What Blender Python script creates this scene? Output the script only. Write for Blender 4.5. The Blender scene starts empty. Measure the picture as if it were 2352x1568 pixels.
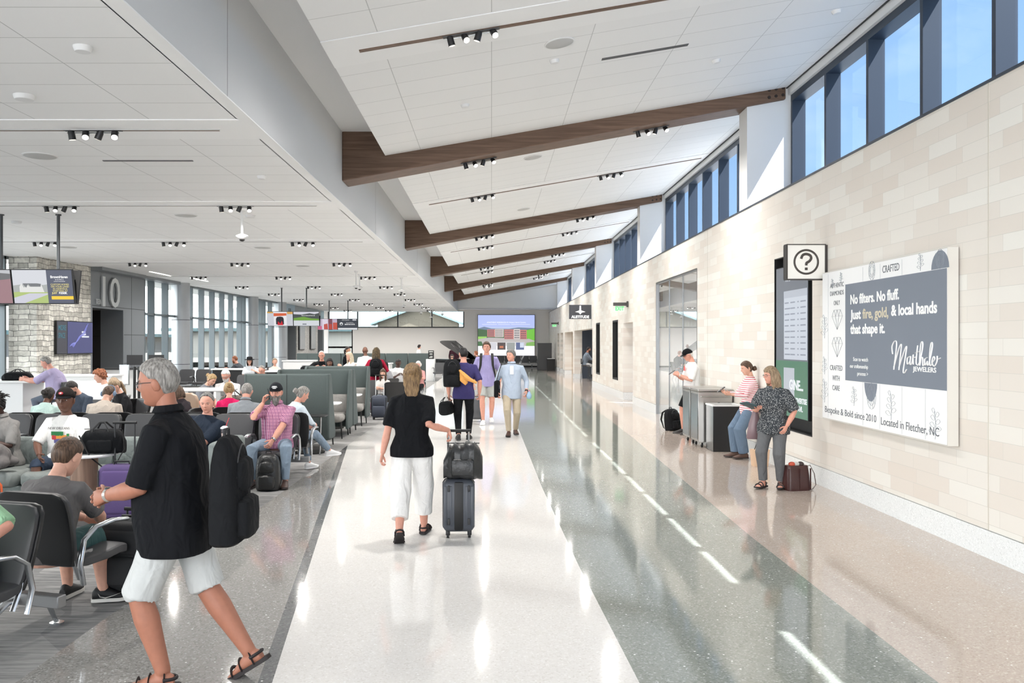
import bpy, bmesh, math, random
from mathutils import Vector, Matrix, Euler
R = math.radians
PI = math.pi
S = bpy.context.scene
C = S.collection
random.seed(7)

# ---------------------------------------------------------------- camera
F = 2000.0            # focal length in pixels of the 2352 px wide frame
cam_d = bpy.data.cameras.new('camera')
cam = bpy.data.objects.new('camera', cam_d); C.objects.link(cam)
cam.location = (0, 0, 1.85); cam.rotation_euler = (R(90), 0, 0)
cam_d.sensor_width = 36; cam_d.lens = 36 * F / 2352
cam_d.shift_x = 47 / 2352; cam_d.shift_y = 2.5 / 2352
cam_d.clip_start = 0.05; cam_d.clip_end = 500
S.camera = cam

# ---------------------------------------------------------------- view
S.view_settings.view_transform = 'Standard'
S.view_settings.look = 'None'
S.view_settings.exposure = 1.05
S.view_settings.gamma = 1.0
S.view_settings.use_curve_mapping = False

# ---------------------------------------------------------------- world: bright hazy sky, deep blue on the side of the clerestory
W = bpy.data.worlds.new('sky'); S.world = W; W.use_nodes = True
nt = W.node_tree; N = nt.nodes; L = nt.links
for n in list(N): N.remove(n)
out = N.new('ShaderNodeOutputWorld'); bg = N.new('ShaderNodeBackground')
tc = N.new('ShaderNodeTexCoord'); sep = N.new('ShaderNodeSeparateXYZ')
L.new(tc.outputs['Generated'], sep.inputs[0])
mr = N.new('ShaderNodeMapRange'); mr.interpolation_type = 'SMOOTHSTEP'
mr.inputs['From Min'].default_value = 0.03; mr.inputs['From Max'].default_value = 0.10
L.new(sep.outputs['X'], mr.inputs['Value'])
el = N.new('ShaderNodeMapRange')
el.inputs['From Min'].default_value = 0.12; el.inputs['From Max'].default_value = 0.62
L.new(sep.outputs['Z'], el.inputs['Value'])
blue = N.new('ShaderNodeMix'); blue.data_type = 'RGBA'
L.new(el.outputs[0], blue.inputs[0])
blue.inputs[6].default_value = (0.27, 0.42, 0.62, 1); blue.inputs[7].default_value = (0.105, 0.215, 0.44, 1)
mp = N.new('ShaderNodeMapping'); mp.inputs['Scale'].default_value = (1, 1, 1.7)
L.new(tc.outputs['Generated'], mp.inputs[0])
nz = N.new('ShaderNodeTexNoise'); nz.inputs['Scale'].default_value = 5.5; nz.inputs['Detail'].default_value = 7
L.new(mp.outputs[0], nz.inputs['Vector'])
cr = N.new('ShaderNodeMapRange'); cr.inputs['From Min'].default_value = 0.5; cr.inputs['From Max'].default_value = 0.68
cr.inputs['To Max'].default_value = 0.6
L.new(nz.outputs[0], cr.inputs['Value'])
cl = N.new('ShaderNodeMix'); cl.data_type = 'RGBA'
L.new(cr.outputs[0], cl.inputs[0]); L.new(blue.outputs[2], cl.inputs[6]); cl.inputs[7].default_value = (0.42, 0.52, 0.60, 1)
side = N.new('ShaderNodeMix'); side.data_type = 'RGBA'
L.new(mr.outputs[0], side.inputs[0]); side.inputs[6].default_value = (3.8, 3.84, 3.9, 1)
L.new(cl.outputs[2], side.inputs[7])
L.new(side.outputs[2], bg.inputs['Color']); bg.inputs['Strength'].default_value = 1.0
L.new(bg.outputs[0], out.inputs[0])

# ---------------------------------------------------------------- sun: high, from behind the camera on the right, through the clerestory
sun_d = bpy.data.lights.new('sun', 'SUN'); sun_d.energy = 9; sun_d.angle = R(0.5); sun_d.color = (1, 0.985, 0.96)
sun = bpy.data.objects.new('sun', sun_d); C.objects.link(sun)
sun.rotation_euler = Vector((-3.3, 2.1, -5.75)).to_track_quat('-Z', 'Y').to_euler()
sun.location = (20, -12, 30)

# ---------------------------------------------------------------- helpers
def lin(c):
    return tuple(((v / 255) / 12.92 if v / 255 <= .04045 else ((v / 255 + .055) / 1.055) ** 2.4) for v in c)
def rgb(r, g=None, b=None):
    if g is None: g = b = r
    return lin((r, g, b)) + (1,)

MATS = {}
def mat(name, col, rough=.6, metal=0, spec=.5, bump=0, bscale=80, vary=0, vscale=20, emit=None, estr=0, coat=0, sheen=0):
    if name in MATS: return MATS[name]
    m = bpy.data.materials.new(name); m.use_nodes = True
    nt = m.node_tree; b = nt.nodes['Principled BSDF']
    b.inputs['Base Color'].default_value = rgb(*col) if isinstance(col, tuple) else rgb(col)
    b.inputs['Roughness'].default_value = rough; b.inputs['Metallic'].default_value = metal
    b.inputs['Specular IOR Level'].default_value = spec
    b.inputs['Coat Weight'].default_value = coat
    if sheen: b.inputs['Sheen Weight'].default_value = sheen
    if emit is not None:
        b.inputs['Emission Color'].default_value = rgb(*emit); b.inputs['Emission Strength'].default_value = estr
    if vary or bump:
        t = nt.nodes.new('ShaderNodeTexCoord')
        n = nt.nodes.new('ShaderNodeTexNoise'); n.inputs['Scale'].default_value = vscale; n.inputs['Detail'].default_value = 5
        nt.links.new(t.outputs['Object'], n.inputs['Vector'])
        if vary:
            h = nt.nodes.new('ShaderNodeHueSaturation'); h.inputs['Color'].default_value = b.inputs['Base Color'].default_value
            r = nt.nodes.new('ShaderNodeMapRange'); r.inputs['To Min'].default_value = 1 - vary; r.inputs['To Max'].default_value = 1 + vary
            r.inputs['From Min'].default_value = .3; r.inputs['From Max'].default_value = .7
            nt.links.new(n.outputs[0], r.inputs['Value']); nt.links.new(r.outputs[0], h.inputs['Value'])
            nt.links.new(h.outputs[0], b.inputs['Base Color'])
        if bump:
            n2 = nt.nodes.new('ShaderNodeTexNoise'); n2.inputs['Scale'].default_value = bscale; n2.inputs['Detail'].default_value = 4
            nt.links.new(t.outputs['Object'], n2.inputs['Vector'])
            bp = nt.nodes.new('ShaderNodeBump'); bp.inputs['Strength'].default_value = bump; bp.inputs['Distance'].default_value = .01
            nt.links.new(n2.outputs[0], bp.inputs['Height']); nt.links.new(bp.outputs[0], b.inputs['Normal'])
    MATS[name] = m
    return m

class MB:
    """collects shapes, then becomes one mesh object"""
    def __init__(s): s.v = []; s.f = []; s.m = []; s.mi = 0
    def add(s, vs, fs):
        o = len(s.v); s.v += [tuple(v) for v in vs]
        for f in fs: s.f.append([i + o for i in f]); s.m.append(s.mi)
        return s
    def box(s, x0, x1, y0, y1, z0, z1, M=None):
        vs = [Vector((x, y, z)) for z in (z0, z1) for y in (y0, y1) for x in (x0, x1)]
        if M: vs = [M @ v for v in vs]
        return s.add(vs, [(0, 2, 3, 1), (4, 5, 7, 6), (0, 1, 5, 4), (2, 6, 7, 3), (0, 4, 6, 2), (1, 3, 7, 5)])
    def quad(s, a, b, c, d): return s.add([a, b, c, d], [(0, 1, 2, 3)])
    def loft(s, rings, seg=16, cap=True, sq=2.0):
        """rings: (centre, u vector incl. radius, v vector incl. radius)"""
        vs = []; fs = []
        for c, u, v in rings:
            c = Vector(c); u = Vector(u); v = Vector(v)
            for i in range(seg):
                a = 2 * PI * i / seg; ca, sa = math.cos(a), math.sin(a)
                if sq != 2.0:
                    ca = math.copysign(abs(ca) ** (2 / sq), ca); sa = math.copysign(abs(sa) ** (2 / sq), sa)
                vs.append(c + u * ca + v * sa)
        n = len(rings)
        for k in range(n - 1):
            for i in range(seg):
                j = (i + 1) % seg
                fs.append((k * seg + i, k * seg + j, (k + 1) * seg + j, (k + 1) * seg + i))
        if cap:
            fs.append(tuple(range(seg))[::-1]); fs.append(tuple((n - 1) * seg + i for i in range(seg)))
        return s.add(vs, fs)
    def tube(s, pts, r, seg=10, cap=True, flat=1.0, up=None):
        """a pipe along points; r a number or list; flat squashes one axis"""
        pts = [Vector(p) for p in pts]; n = len(pts)
        rr = r if isinstance(r, (list, tuple)) else [r] * n
        rings = []; pu = None
        for i in range(n):
            d = (pts[min(i + 1, n - 1)] - pts[max(i - 1, 0)])
            d = d.normalized() if d.length > 1e-9 else Vector((0, 0, 1))
            if pu is None:
                h = Vector(up) if up else (Vector((0, 0, 1)) if abs(d.z) < .9 else Vector((0, 1, 0)))
                u = d.cross(h).normalized()
            else:
                u = (pu - d * pu.dot(d)); u = u.normalized() if u.length > 1e-6 else d.orthogonal().normalized()
            v = d.cross(u); pu = u
            rings.append((pts[i], u * rr[i], v * rr[i] * flat))
        return s.loft(rings, seg, cap)
    def cyl(s, c, r, z0, z1, seg=24, r2=None):
        r2 = r if r2 is None else r2
        return s.loft([((c[0], c[1], z0), (r, 0, 0), (0, r, 0)), ((c[0], c[1], z1), (r2, 0, 0), (0, r2, 0))], seg)
    def ball(s, c, rx, ry=None, rz=None, seg=14, M=None):
        ry = rx if ry is None else ry; rz = rx if rz is None else rz
        rings = []; k = max(6, seg // 2 + 1); M = M or Matrix.Identity(3)
        for i in range(k + 1):
            t = -PI / 2 + PI * i / k; co = max(math.cos(t), .02)
            rings.append((Vector(c) + M @ Vector((0, 0, rz * math.sin(t))), M @ Vector((rx * co, 0, 0)), M @ Vector((0, ry * co, 0))))
        return s.loft(rings, seg)
    def lathe(s, c, prof, seg=28):
        return s.loft([((c[0], c[1], c[2] + z), (r, 0, 0), (0, r, 0)) for r, z in prof], seg)
    def prism(s, poly, d, M=None):
        """polygon in the XY plane pushed d along Z, then M"""
        n = len(poly); vs = [Vector((x, y, 0)) for x, y in poly] + [Vector((x, y, d)) for x, y in poly]
        if M: vs = [M @ v for v in vs]
        return s.add(vs, [tuple(range(n))[::-1], tuple(range(n, 2 * n))] + [(i, (i + 1) % n, (i + 1) % n + n, i + n) for i in range(n)])
    def rbox(s, x0, x1, y0, y1, z0, z1, r=.03, M=None, seg=24, vert=True):
        """a box with softly rounded edges (superellipse sections)"""
        cx, cy = (x0 + x1) / 2, (y0 + y1) / 2; hx, hy = (x1 - x0) / 2, (y1 - y0) / 2
        rings = []
        for z, k in ((z0, 1), (z0 + r * .3, .45), (z0 + r, 0), (z1 - r, 0), (z1 - r * .3, .45), (z1, 1)):
            c = Vector((cx, cy, z)); u = Vector((hx - r * k, 0, 0)); v = Vector((0, hy - r * k, 0))
            if M: c = M @ c; u = M.to_3x3() @ u; v = M.to_3x3() @ v
            rings.append((c, u, v))
        return s.loft(rings, seg, True, 7.0)
    def mesh(s, name):
        me = bpy.data.meshes.new(name); me.from_pydata(s.v, [], s.f)
        me.update(); return me

def smooth(me, ang=40):
    for p in me.polygons: p.use_smooth = True
    try: me.set_sharp_from_angle(angle=R(ang))
    except Exception: pass

def obj(name, mb, m, parent=None, bevel=0, sm=True, ang=40):
    me = mb.mesh(name) if isinstance(mb, MB) else mb
    for k in (m if isinstance(m, (list, tuple)) else [m]): me.materials.append(k)
    if isinstance(mb, MB) and isinstance(m, (list, tuple)):
        for p, i in zip(me.polygons, mb.m): p.material_index = i
    if isinstance(mb, MB):
        b = bmesh.new(); b.from_mesh(me); bmesh.ops.recalc_face_normals(b, faces=b.faces); b.to_mesh(me); b.free()
    if sm: smooth(me, ang)
    o = bpy.data.objects.new(name, me); C.objects.link(o)
    if parent: o.parent = parent
    if bevel:
        bv = o.modifiers.new('bevel', 'BEVEL'); bv.width = bevel; bv.segments = 2; bv.limit_method = 'ANGLE'; bv.angle_limit = R(40)
    return o

def tag(o, label, cat=None, group=None, kind=None):
    if label: o['label'] = label
    if cat: o['category'] = cat
    if group: o['group'] = group
    if kind: o['kind'] = kind
    return o
def thing(name, label, cat, loc=(0, 0, 0), rz=0, group=None):
    o = bpy.data.objects.new(name, None); C.objects.link(o); o.empty_display_size = .1
    o.location = loc; o.rotation_euler = (0, 0, R(rz))
    return tag(o, label, cat, group)
def struct(name, mb, m, **k):
    o = obj(name, mb, m, **k); o['kind'] = 'structure'; return o
def dup(root, loc=None, rz=None, label=None, group=None):
    r = root.copy(); C.objects.link(r)
    if loc is not None: r.location = loc
    if rz is not None: r.rotation_euler = (0, 0, R(rz))
    if label: r['label'] = label
    if group: r['group'] = group
    for ch in list(root.children):
        c = ch.copy(); C.objects.link(c); c.parent = r
        for g in list(ch.children):
            d = g.copy(); C.objects.link(d); d.parent = c
    return r

def lettering(items, m, parent=None, name='lettering', ext=.002, M=None, label=None):
    """one mesh per line of writing: (text, x, y, size, align, xscale, shear, bold); align 'FIT' makes xscale the width of the line"""
    for it in items:
        it = tuple(it) + ('LEFT', 1, 0, 0)[len(it) - 4:]
        t, x, y, sz, al, xs, sh, bo = it
        cu = bpy.data.curves.new('t', 'FONT'); cu.body = t; cu.size = sz; cu.align_x = 'LEFT' if al == 'FIT' else al; cu.extrude = ext
        cu.shear = sh; cu.offset = bo; cu.resolution_u = 3
        to = bpy.data.objects.new('t', cu); C.objects.link(to)
        me = bpy.data.meshes.new_from_object(to); ox = 0
        if al == 'FIT':
            q = [v.co.x for v in me.vertices]; xs = xs / (max(q) - min(q)); ox = -min(q) * xs
        vs = [Vector((x + ox + v.co.x * xs, y + v.co.y, v.co.z)) for v in me.vertices]; fs = [list(p.vertices) for p in me.polygons]
        bpy.data.objects.remove(to); bpy.data.curves.remove(cu); bpy.data.meshes.remove(me)
        if M: vs = [M @ v for v in vs]
        o = obj(name, MB().add(vs, fs), m, parent, sm=False)
        if label: o['label'] = label
def plane_M(origin, right, up):
    r = Vector(right).normalized(); u = Vector(up).normalized(); n = r.cross(u)
    M = Matrix((r, u, n)).transposed().to_4x4(); M.translation = Vector(origin); return M

# ---------------------------------------------------------------- materials
def node_mat(name, rough=.5, spec=.5):
    m = bpy.data.materials.new(name); m.use_nodes = True; MATS[name] = m
    nt = m.node_tree; b = nt.nodes['Principled BSDF']
    b.inputs['Roughness'].default_value = rough; b.inputs['Specular IOR Level'].default_value = spec
    t = nt.nodes.new('ShaderNodeTexCoord')
    return m, nt, b, t

def terrazzo(name, col, light, dark, rough=.07):
    m, nt, b, t = node_mat(name, rough, .5)
    N, Lk = nt.nodes, nt.links
    v = N.new('ShaderNodeTexVoronoi'); v.inputs['Scale'].default_value = 95
    Lk.new(t.outputs['Object'], v.inputs['Vector'])
    hs = N.new('ShaderNodeSeparateColor'); Lk.new(v.outputs['Color'], hs.inputs[0])
    ramp = N.new('ShaderNodeValToRGB'); e = ramp.color_ramp.elements
    e[0].position = 0; e[0].color = rgb(*dark); e[1].position = .22; e[1].color = rgb(*col)
    x = e.new(.8); x.color = rgb(*col); x = e.new(1.0); x.color = rgb(*light)
    Lk.new(hs.outputs[0], ramp.inputs[0])
    # rare bright glass chips
    v2 = N.new('ShaderNodeTexVoronoi'); v2.inputs['Scale'].default_value = 17
    Lk.new(t.outputs['Object'], v2.inputs['Vector'])
    s2 = N.new('ShaderNodeSeparateColor'); Lk.new(v2.outputs['Color'], s2.inputs[0])
    a = N.new('ShaderNodeMath'); a.operation = 'LESS_THAN'; a.inputs[1].default_value = .11; Lk.new(v2.outputs['Distance'], a.inputs[0])
    c = N.new('ShaderNodeMath'); c.operation = 'GREATER_THAN'; c.inputs[1].default_value = .62; Lk.new(s2.outputs[1], c.inputs[0])
    d = N.new('ShaderNodeMath'); d.operation = 'MULTIPLY'; Lk.new(a.outputs[0], d.inputs[0]); Lk.new(c.outputs[0], d.inputs[1])
    mx = N.new('ShaderNodeMix'); mx.data_type = 'RGBA'; Lk.new(d.outputs[0], mx.inputs[0]); Lk.new(ramp.outputs[0], mx.inputs[6])
    mx.inputs[7].default_value = (.9, .9, .88, 1)
    n = N.new('ShaderNodeTexNoise'); n.inputs['Scale'].default_value = .9; n.inputs['Detail'].default_value = 3
    Lk.new(t.outputs['Object'], n.inputs['Vector'])
    r = N.new('ShaderNodeMapRange'); r.inputs['To Min'].default_value = .94; r.inputs['To Max'].default_value = 1.06
    Lk.new(n.outputs[0], r.inputs['Value'])
    h = N.new('ShaderNodeHueSaturation'); Lk.new(mx.outputs[2], h.inputs['Color']); Lk.new(r.outputs[0], h.inputs['Value'])
    Lk.new(h.outputs[0], b.inputs['Base Color'])
    # slight waviness of the polished surface
    n3 = N.new('ShaderNodeTexNoise'); n3.inputs['Scale'].default_value = 2.2; n3.inputs['Detail'].default_value = 1
    Lk.new(t.outputs['Object'], n3.inputs['Vector'])
    bp = N.new('ShaderNodeBump'); bp.inputs['Strength'].default_value = .06; bp.inputs['Distance'].default_value = .01
    Lk.new(n3.outputs[0], bp.inputs['Height']); Lk.new(bp.outputs[0], b.inputs['Normal'])
    return m
T_WHITE = terrazzo('white_terrazzo', (226, 223, 219), (236, 234, 231), (214, 210, 205))
T_GREEN = terrazzo('green_grey_terrazzo', (138, 142, 134), (172, 176, 169), (112, 116, 109))
T_BEIGE = terrazzo('beige_terrazzo', (188, 174, 163), (206, 196, 187), (170, 155, 145))
T_GREY = terrazzo('grey_terrazzo', (152, 149, 145), (184, 182, 178), (124, 121, 118))
T_DARK = terrazzo('dark_grey_terrazzo', (106, 107, 108), (132, 133, 134), (84, 85, 86))
T_BASE = terrazzo('white_base_terrazzo', (226, 229, 229), (242, 244, 244), (206, 209, 209), .25)

def carpet_mat():
    m, nt, b, t = node_mat('carpet', .95, .1); N, Lk = nt.nodes, nt.links
    # big angled patches of different pile direction
    mp = N.new('ShaderNodeMapping'); mp.inputs['Scale'].default_value = (.9, .5, 1); mp.inputs['Rotation'].default_value = (0, 0, R(32))
    Lk.new(t.outputs['Object'], mp.inputs[0])
    v = N.new('ShaderNodeTexVoronoi'); v.inputs['Scale'].default_value = 1.0; v.distance = 'MANHATTAN'; Lk.new(mp.outputs[0], v.inputs['Vector'])
    sc = N.new('ShaderNodeSeparateColor'); Lk.new(v.outputs['Color'], sc.inputs[0])
    outs = []
    for ang, sx in ((20, 2.2), (-55, 2.6)):
        q = N.new('ShaderNodeMapping'); q.inputs['Rotation'].default_value = (0, 0, R(ang)); q.inputs['Scale'].default_value = (sx, 26, 1)
        Lk.new(t.outputs['Object'], q.inputs[0])
        n = N.new('ShaderNodeTexNoise'); n.inputs['Scale'].default_value = 1; n.inputs['Detail'].default_value = 4; n.inputs['Roughness'].default_value = .7
        Lk.new(q.outputs[0], n.inputs['Vector']); outs.append(n)
    g = N.new('ShaderNodeMath'); g.operation = 'GREATER_THAN'; g.inputs[1].default_value = .5; Lk.new(sc.outputs[0], g.inputs[0])
    mx = N.new('ShaderNodeMix'); Lk.new(g.outputs[0], mx.inputs[0]); Lk.new(outs[0].outputs[0], mx.inputs[2]); Lk.new(outs[1].outputs[0], mx.inputs[3])
    a = N.new('ShaderNodeMath'); a.operation = 'MULTIPLY_ADD'; Lk.new(sc.outputs[1], a.inputs[0]); a.inputs[1].default_value = .16; Lk.new(mx.outputs[0], a.inputs[2])
    ramp = N.new('ShaderNodeValToRGB'); e = ramp.color_ramp.elements
    e[0].position = .34; e[0].color = rgb(98, 98, 100); e[1].position = .82; e[1].color = rgb(166, 164, 161)
    Lk.new(a.outputs[0], ramp.inputs[0]); Lk.new(ramp.outputs[0], b.inputs['Base Color'])
    return m
CARPET = carpet_mat()

def brick_mat(name, axes, bw, bh, c1, c2, mortar, msize=.004, rough=.5, off=.37, vary=.0):
    """tiles laid in world coordinates; axes picks which object axis runs along and up"""
    m, nt, b, t = node_mat(name, rough, .4); N, Lk = nt.nodes, nt.links
    s = N.new('ShaderNodeSeparateXYZ'); Lk.new(t.outputs['Object'], s.inputs[0])
    c = N.new('ShaderNodeCombineXYZ'); Lk.new(s.outputs[axes[0]], c.inputs[0]); Lk.new(s.outputs[axes[1]], c.inputs[1])
    k = N.new('ShaderNodeTexBrick'); k.offset = off; k.offset_frequency = 2; k.squash = 1.25 if off else 1; k.squash_frequency = 3
    k.inputs['Scale'].default_value = 1; k.inputs['Brick Width'].default_value = bw; k.inputs['Row Height'].default_value = bh
    k.inputs['Mortar Size'].default_value = msize; k.inputs['Mortar Smooth'].default_value = .1
    k.inputs['Color1'].default_value = rgb(*c1); k.inputs['Color2'].default_value = rgb(*c2); k.inputs['Mortar'].default_value = rgb(*mortar)
    Lk.new(c.outputs[0], k.inputs['Vector']); Lk.new(k.outputs[0], b.inputs['Base Color'])
    return m
TILE = brick_mat('stone_tile_wall', (1, 2), .5, .145, (226, 223, 216), (215, 206, 196), (200, 196, 188), .002, .5)
TILE_X = brick_mat('stone_tile_jamb', (0, 2), .56, .145, (196, 183, 166), (178, 164, 147), (160, 150, 138), .002, .45)
CEIL = brick_mat('ceiling_panels', (0, 1), 1.18, .6, (236, 236, 235), (238, 238, 237), (192, 192, 191), .005, .9, 0)
CLOUD = brick_mat('sloped_ceiling_panels', (0, 1), 1.18, .6, (229, 229, 228), (231, 231, 230), (190, 190, 189), .005, .9, 0)

def stone_mat():
    m, nt, b, t = node_mat('stacked_stone', .9, .2); N, Lk = nt.nodes, nt.links
    s = N.new('ShaderNodeSeparateXYZ'); Lk.new(t.outputs['Object'], s.inputs[0])
    ad = N.new('ShaderNodeMath'); ad.operation = 'ADD'; Lk.new(s.outputs[0], ad.inputs[0]); Lk.new(s.outputs[1], ad.inputs[1])
    c = N.new('ShaderNodeCombineXYZ'); Lk.new(ad.outputs[0], c.inputs[0]); Lk.new(s.outputs[2], c.inputs[1])
    nz = N.new('ShaderNodeTexNoise'); nz.inputs['Scale'].default_value = 2.5; Lk.new(t.outputs['Object'], nz.inputs['Vector'])
    va = N.new('ShaderNodeVectorMath'); va.operation = 'MULTIPLY_ADD'; Lk.new(nz.outputs[1], va.inputs[0]); va.inputs[1].default_value = (.12, .12, 0); Lk.new(c.outputs[0], va.inputs[2])
    k = N.new('ShaderNodeTexBrick'); k.offset = .43; k.squash = .62; k.squash_frequency = 2; k.inputs['Scale'].default_value = 1
    k.inputs['Brick Width'].default_value = .46; k.inputs['Row Height'].default_value = .14; k.inputs['Mortar Size'].default_value = .006
    k.inputs['Color1'].default_value = rgb(226, 223, 214); k.inputs['Color2'].default_value = rgb(176, 173, 165); k.inputs['Mortar'].default_value = rgb(92, 90, 86)
    Lk.new(va.outputs[0], k.inputs['Vector'])
    n2 = N.new('ShaderNodeTexNoise'); n2.inputs['Scale'].default_value = 9; n2.inputs['Detail'].default_value = 8; Lk.new(t.outputs['Object'], n2.inputs['Vector'])
    r = N.new('ShaderNodeMapRange'); r.inputs['From Min'].default_value = .3; r.inputs['From Max'].default_value = .7; r.inputs['To Min'].default_value = .75; r.inputs['To Max'].default_value = 1.15
    Lk.new(n2.outputs[0], r.inputs['Value'])
    h = N.new('ShaderNodeHueSaturation'); Lk.new(k.outputs[0], h.inputs['Color']); Lk.new(r.outputs[0], h.inputs['Value']); Lk.new(h.outputs[0], b.inputs['Base Color'])
    bp = N.new('ShaderNodeBump'); bp.inputs['Distance'].default_value = .03; bp.inputs['Strength'].default_value = .6; bp.invert = True
    Lk.new(k.outputs['Fac'], bp.inputs['Height']); Lk.new(bp.outputs[0], b.inputs['Normal'])
    return m
STONE = stone_mat()

def wood_mat(name, c1, c2, axis=0, rough=.5):
    m, nt, b, t = node_mat(name, rough, .3); N, Lk = nt.nodes, nt.links
    mp = N.new('ShaderNodeMapping'); sc = [26, 26, 26]; sc[axis] = 1.3; mp.inputs['Scale'].default_value = sc
    Lk.new(t.outputs['Object'], mp.inputs[0])
    n = N.new('ShaderNodeTexNoise'); n.inputs['Scale'].default_value = 1; n.inputs['Detail'].default_value = 6; n.inputs['Distortion'].default_value = .6
    Lk.new(mp.outputs[0], n.inputs['Vector'])
    ramp = N.new('ShaderNodeValToRGB'); e = ramp.color_ramp.elements
    e[0].position = .3; e[0].color = rgb(*c1); e[1].position = .72; e[1].color = rgb(*c2)
    Lk.new(n.outputs[0], ramp.inputs[0]); Lk.new(ramp.outputs[0], b.inputs['Base Color'])
    return m
WOOD = wood_mat('walnut_veneer', (88, 68, 54), (118, 94, 78), 0)
WOOD_V = wood_mat('walnut_slats', (112, 88, 74), (152, 124, 106), 2)

WHITE = mat('white_paint', (222, 222, 221), .8)
WHITE2 = mat('soffit_paint', (208, 208, 208), .85)
FASC = mat('fascia_paint', (206, 207, 208), .85)
GREYW = mat('grey_wall_paint', (226, 222, 217), .85)
GREYL = mat('light_grey_wall_paint', (236, 235, 233), .85)
NAVY = mat('navy_frame', (44, 54, 68), .45)
FRAME = mat('grey_aluminium', (104, 112, 116), .4, .3)
PANEL = mat('grey_metal_panel', (124, 128, 132), .4, .3)
SILVER = mat('silver_cladding', (168, 171, 174), .35, .5)
BLACK = mat('black', (18, 18, 19), .5)
BLACKG = mat('black_gloss', (14, 14, 15), .2)
CHARC = mat('charcoal', (46, 47, 49), .6)
WLAM = mat('white_laminate', (226, 226, 225), .35)
ALU = mat('polished_aluminium', (188, 190, 192), .22, .9)
STEEL = mat('stainless_steel', (176, 174, 170), .28, .95)
RUBBER = mat('rubber', (24, 24, 25), .7)
PIPE = mat('dark_grey_pipe', (74, 76, 78), .4, .5)

def glass_mat(name, tint, refl=.1, rough=0.0, gcol=(1, 1, 1, 1)):
    m = bpy.data.materials.new(name); m.use_nodes = True; MATS[name] = m
    nt = m.node_tree; N, Lk = nt.nodes, nt.links
    for n in list(N): N.remove(n)
    o = N.new('ShaderNodeOutputMaterial'); t = N.new('ShaderNodeBsdfTransparent'); t.inputs[0].default_value = tint
    g = N.new('ShaderNodeBsdfGlossy'); g.inputs['Roughness'].default_value = rough; g.inputs['Color'].default_value = gcol
    f = N.new('ShaderNodeLayerWeight'); f.inputs['Blend'].default_value = .5
    p = N.new('ShaderNodeMath'); p.operation = 'POWER'; p.inputs[1].default_value = 5; Lk.new(f.outputs['Facing'], p.inputs[0])
    a = N.new('ShaderNodeMath'); a.operation = 'MULTIPLY_ADD'; a.inputs[1].default_value = (1 - refl) * .5; a.inputs[2].default_value = refl; Lk.new(p.outputs[0], a.inputs[0])
    mx = N.new('ShaderNodeMixShader'); Lk.new(a.outputs[0], mx.inputs[0]); Lk.new(t.outputs[0], mx.inputs[1]); Lk.new(g.outputs[0], mx.inputs[2])
    Lk.new(mx.outputs[0], o.inputs[0]); return m
GLASS = glass_mat('clear_glass', (.96, .985, .985, 1), .03)
GLASS_C = glass_mat('clerestory_glass', (.95, .975, 1, 1), .02)
GLASS_M = glass_mat('reflective_glass', (.85, .88, .9, 1), .42)

def P(x, y, Y):
    """point seen at image position x, y and standing Y metres ahead"""
    return Vector(((x - 1129) * Y / F, Y, 1.85 - (y - 786.5) * Y / F))

# ================================================================ the setting
Y0, YE = -4.0, 65.0
XL, XW, XF = -12.2, 4.27, -2.49
HC = 4.16
PIERS = [14.55 + 10.5 * k for k in range(-2, 5)]
def cloud_z(x): return 4.96 + .1707 * (x + 1.77)

# floor, one object with a material per field
mb = MB()
def poly(pts, mi):
    mb.mi = mi
    mb.add([(x, y, 0) for x, y in pts], [tuple(range(len(pts)))])
XC = -2.59
wl = [(-.35 - .13 * 0 - .85 + .5, Y0)]
def xl(y): return -1.193 - .1275 * (y - 4.73)      # left edge of the white field
YM = 4.73 + (2.59 - 1.193) / .1275
rr = [(.98, Y0), (.86, 3.0), (.805, 4.73), (.724, 7.22), (.646, 11.1), (.593, 17.3), (.556, 21.4), (.45, 40), (.42, 61)]
gr = [(2.42, Y0), (2.432, 4.73), (2.476, 8.27), (2.65, 14.0), (2.75, 16.9), (3.04, 32), (3.3, 61)]
poly([(-16, Y0), (XC, Y0), (XC, 61), (-16, 61)], 0)
poly([(XC, Y0), (xl(Y0) - .08, Y0), (XC, YM - .6)], 3)
poly([(xl(Y0) - .08, Y0), (xl(Y0), Y0), (XC, YM), (XC, YM - .6)], 4)
for (a, b) in zip(rr[:-1], rr[1:]):
    y0, y1 = a[1], b[1]
    L0 = max(xl(y0), XC) if y0 < YM else XC; L1 = max(xl(y1), XC) if y1 < YM else XC
    pts = [(L0, y0), a, b, (L1, y1)]
    if y0 < YM < y1: pts = [(L0, y0), a, b, (XC, y1), (XC, YM)]
    poly(pts, 1)
def xr(y, T):
    for a, b in zip(T[:-1], T[1:]):
        if a[1] <= y <= b[1]: return a[0] + (b[0] - a[0]) * (y - a[1]) / (b[1] - a[1])
    return T[-1][0]
ys = sorted(set([p[1] for p in rr] + [p[1] for p in gr]))
for a, b in zip(ys[:-1], ys[1:]):
    poly([(xr(a, rr), a), (xr(a, gr), a), (xr(b, gr), b), (xr(b, rr), b)], 2)
    poly([(xr(a, gr), a), (XW + .4, a), (XW + .4, b), (xr(b, gr), b)], 5)
poly([(-16, 61), (XW + .4, 61), (XW + .4, YE + .5), (-16, YE + .5)], 0)
floor = struct('floor', mb, [CARPET, T_WHITE, T_GREEN, T_GREY, T_DARK, T_BEIGE], sm=False)
mb = MB().box(XW + .4, 10, 26, 57.5, -.06, 0)
struct('floor_bar', mb, T_BEIGE, sm=False)

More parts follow.
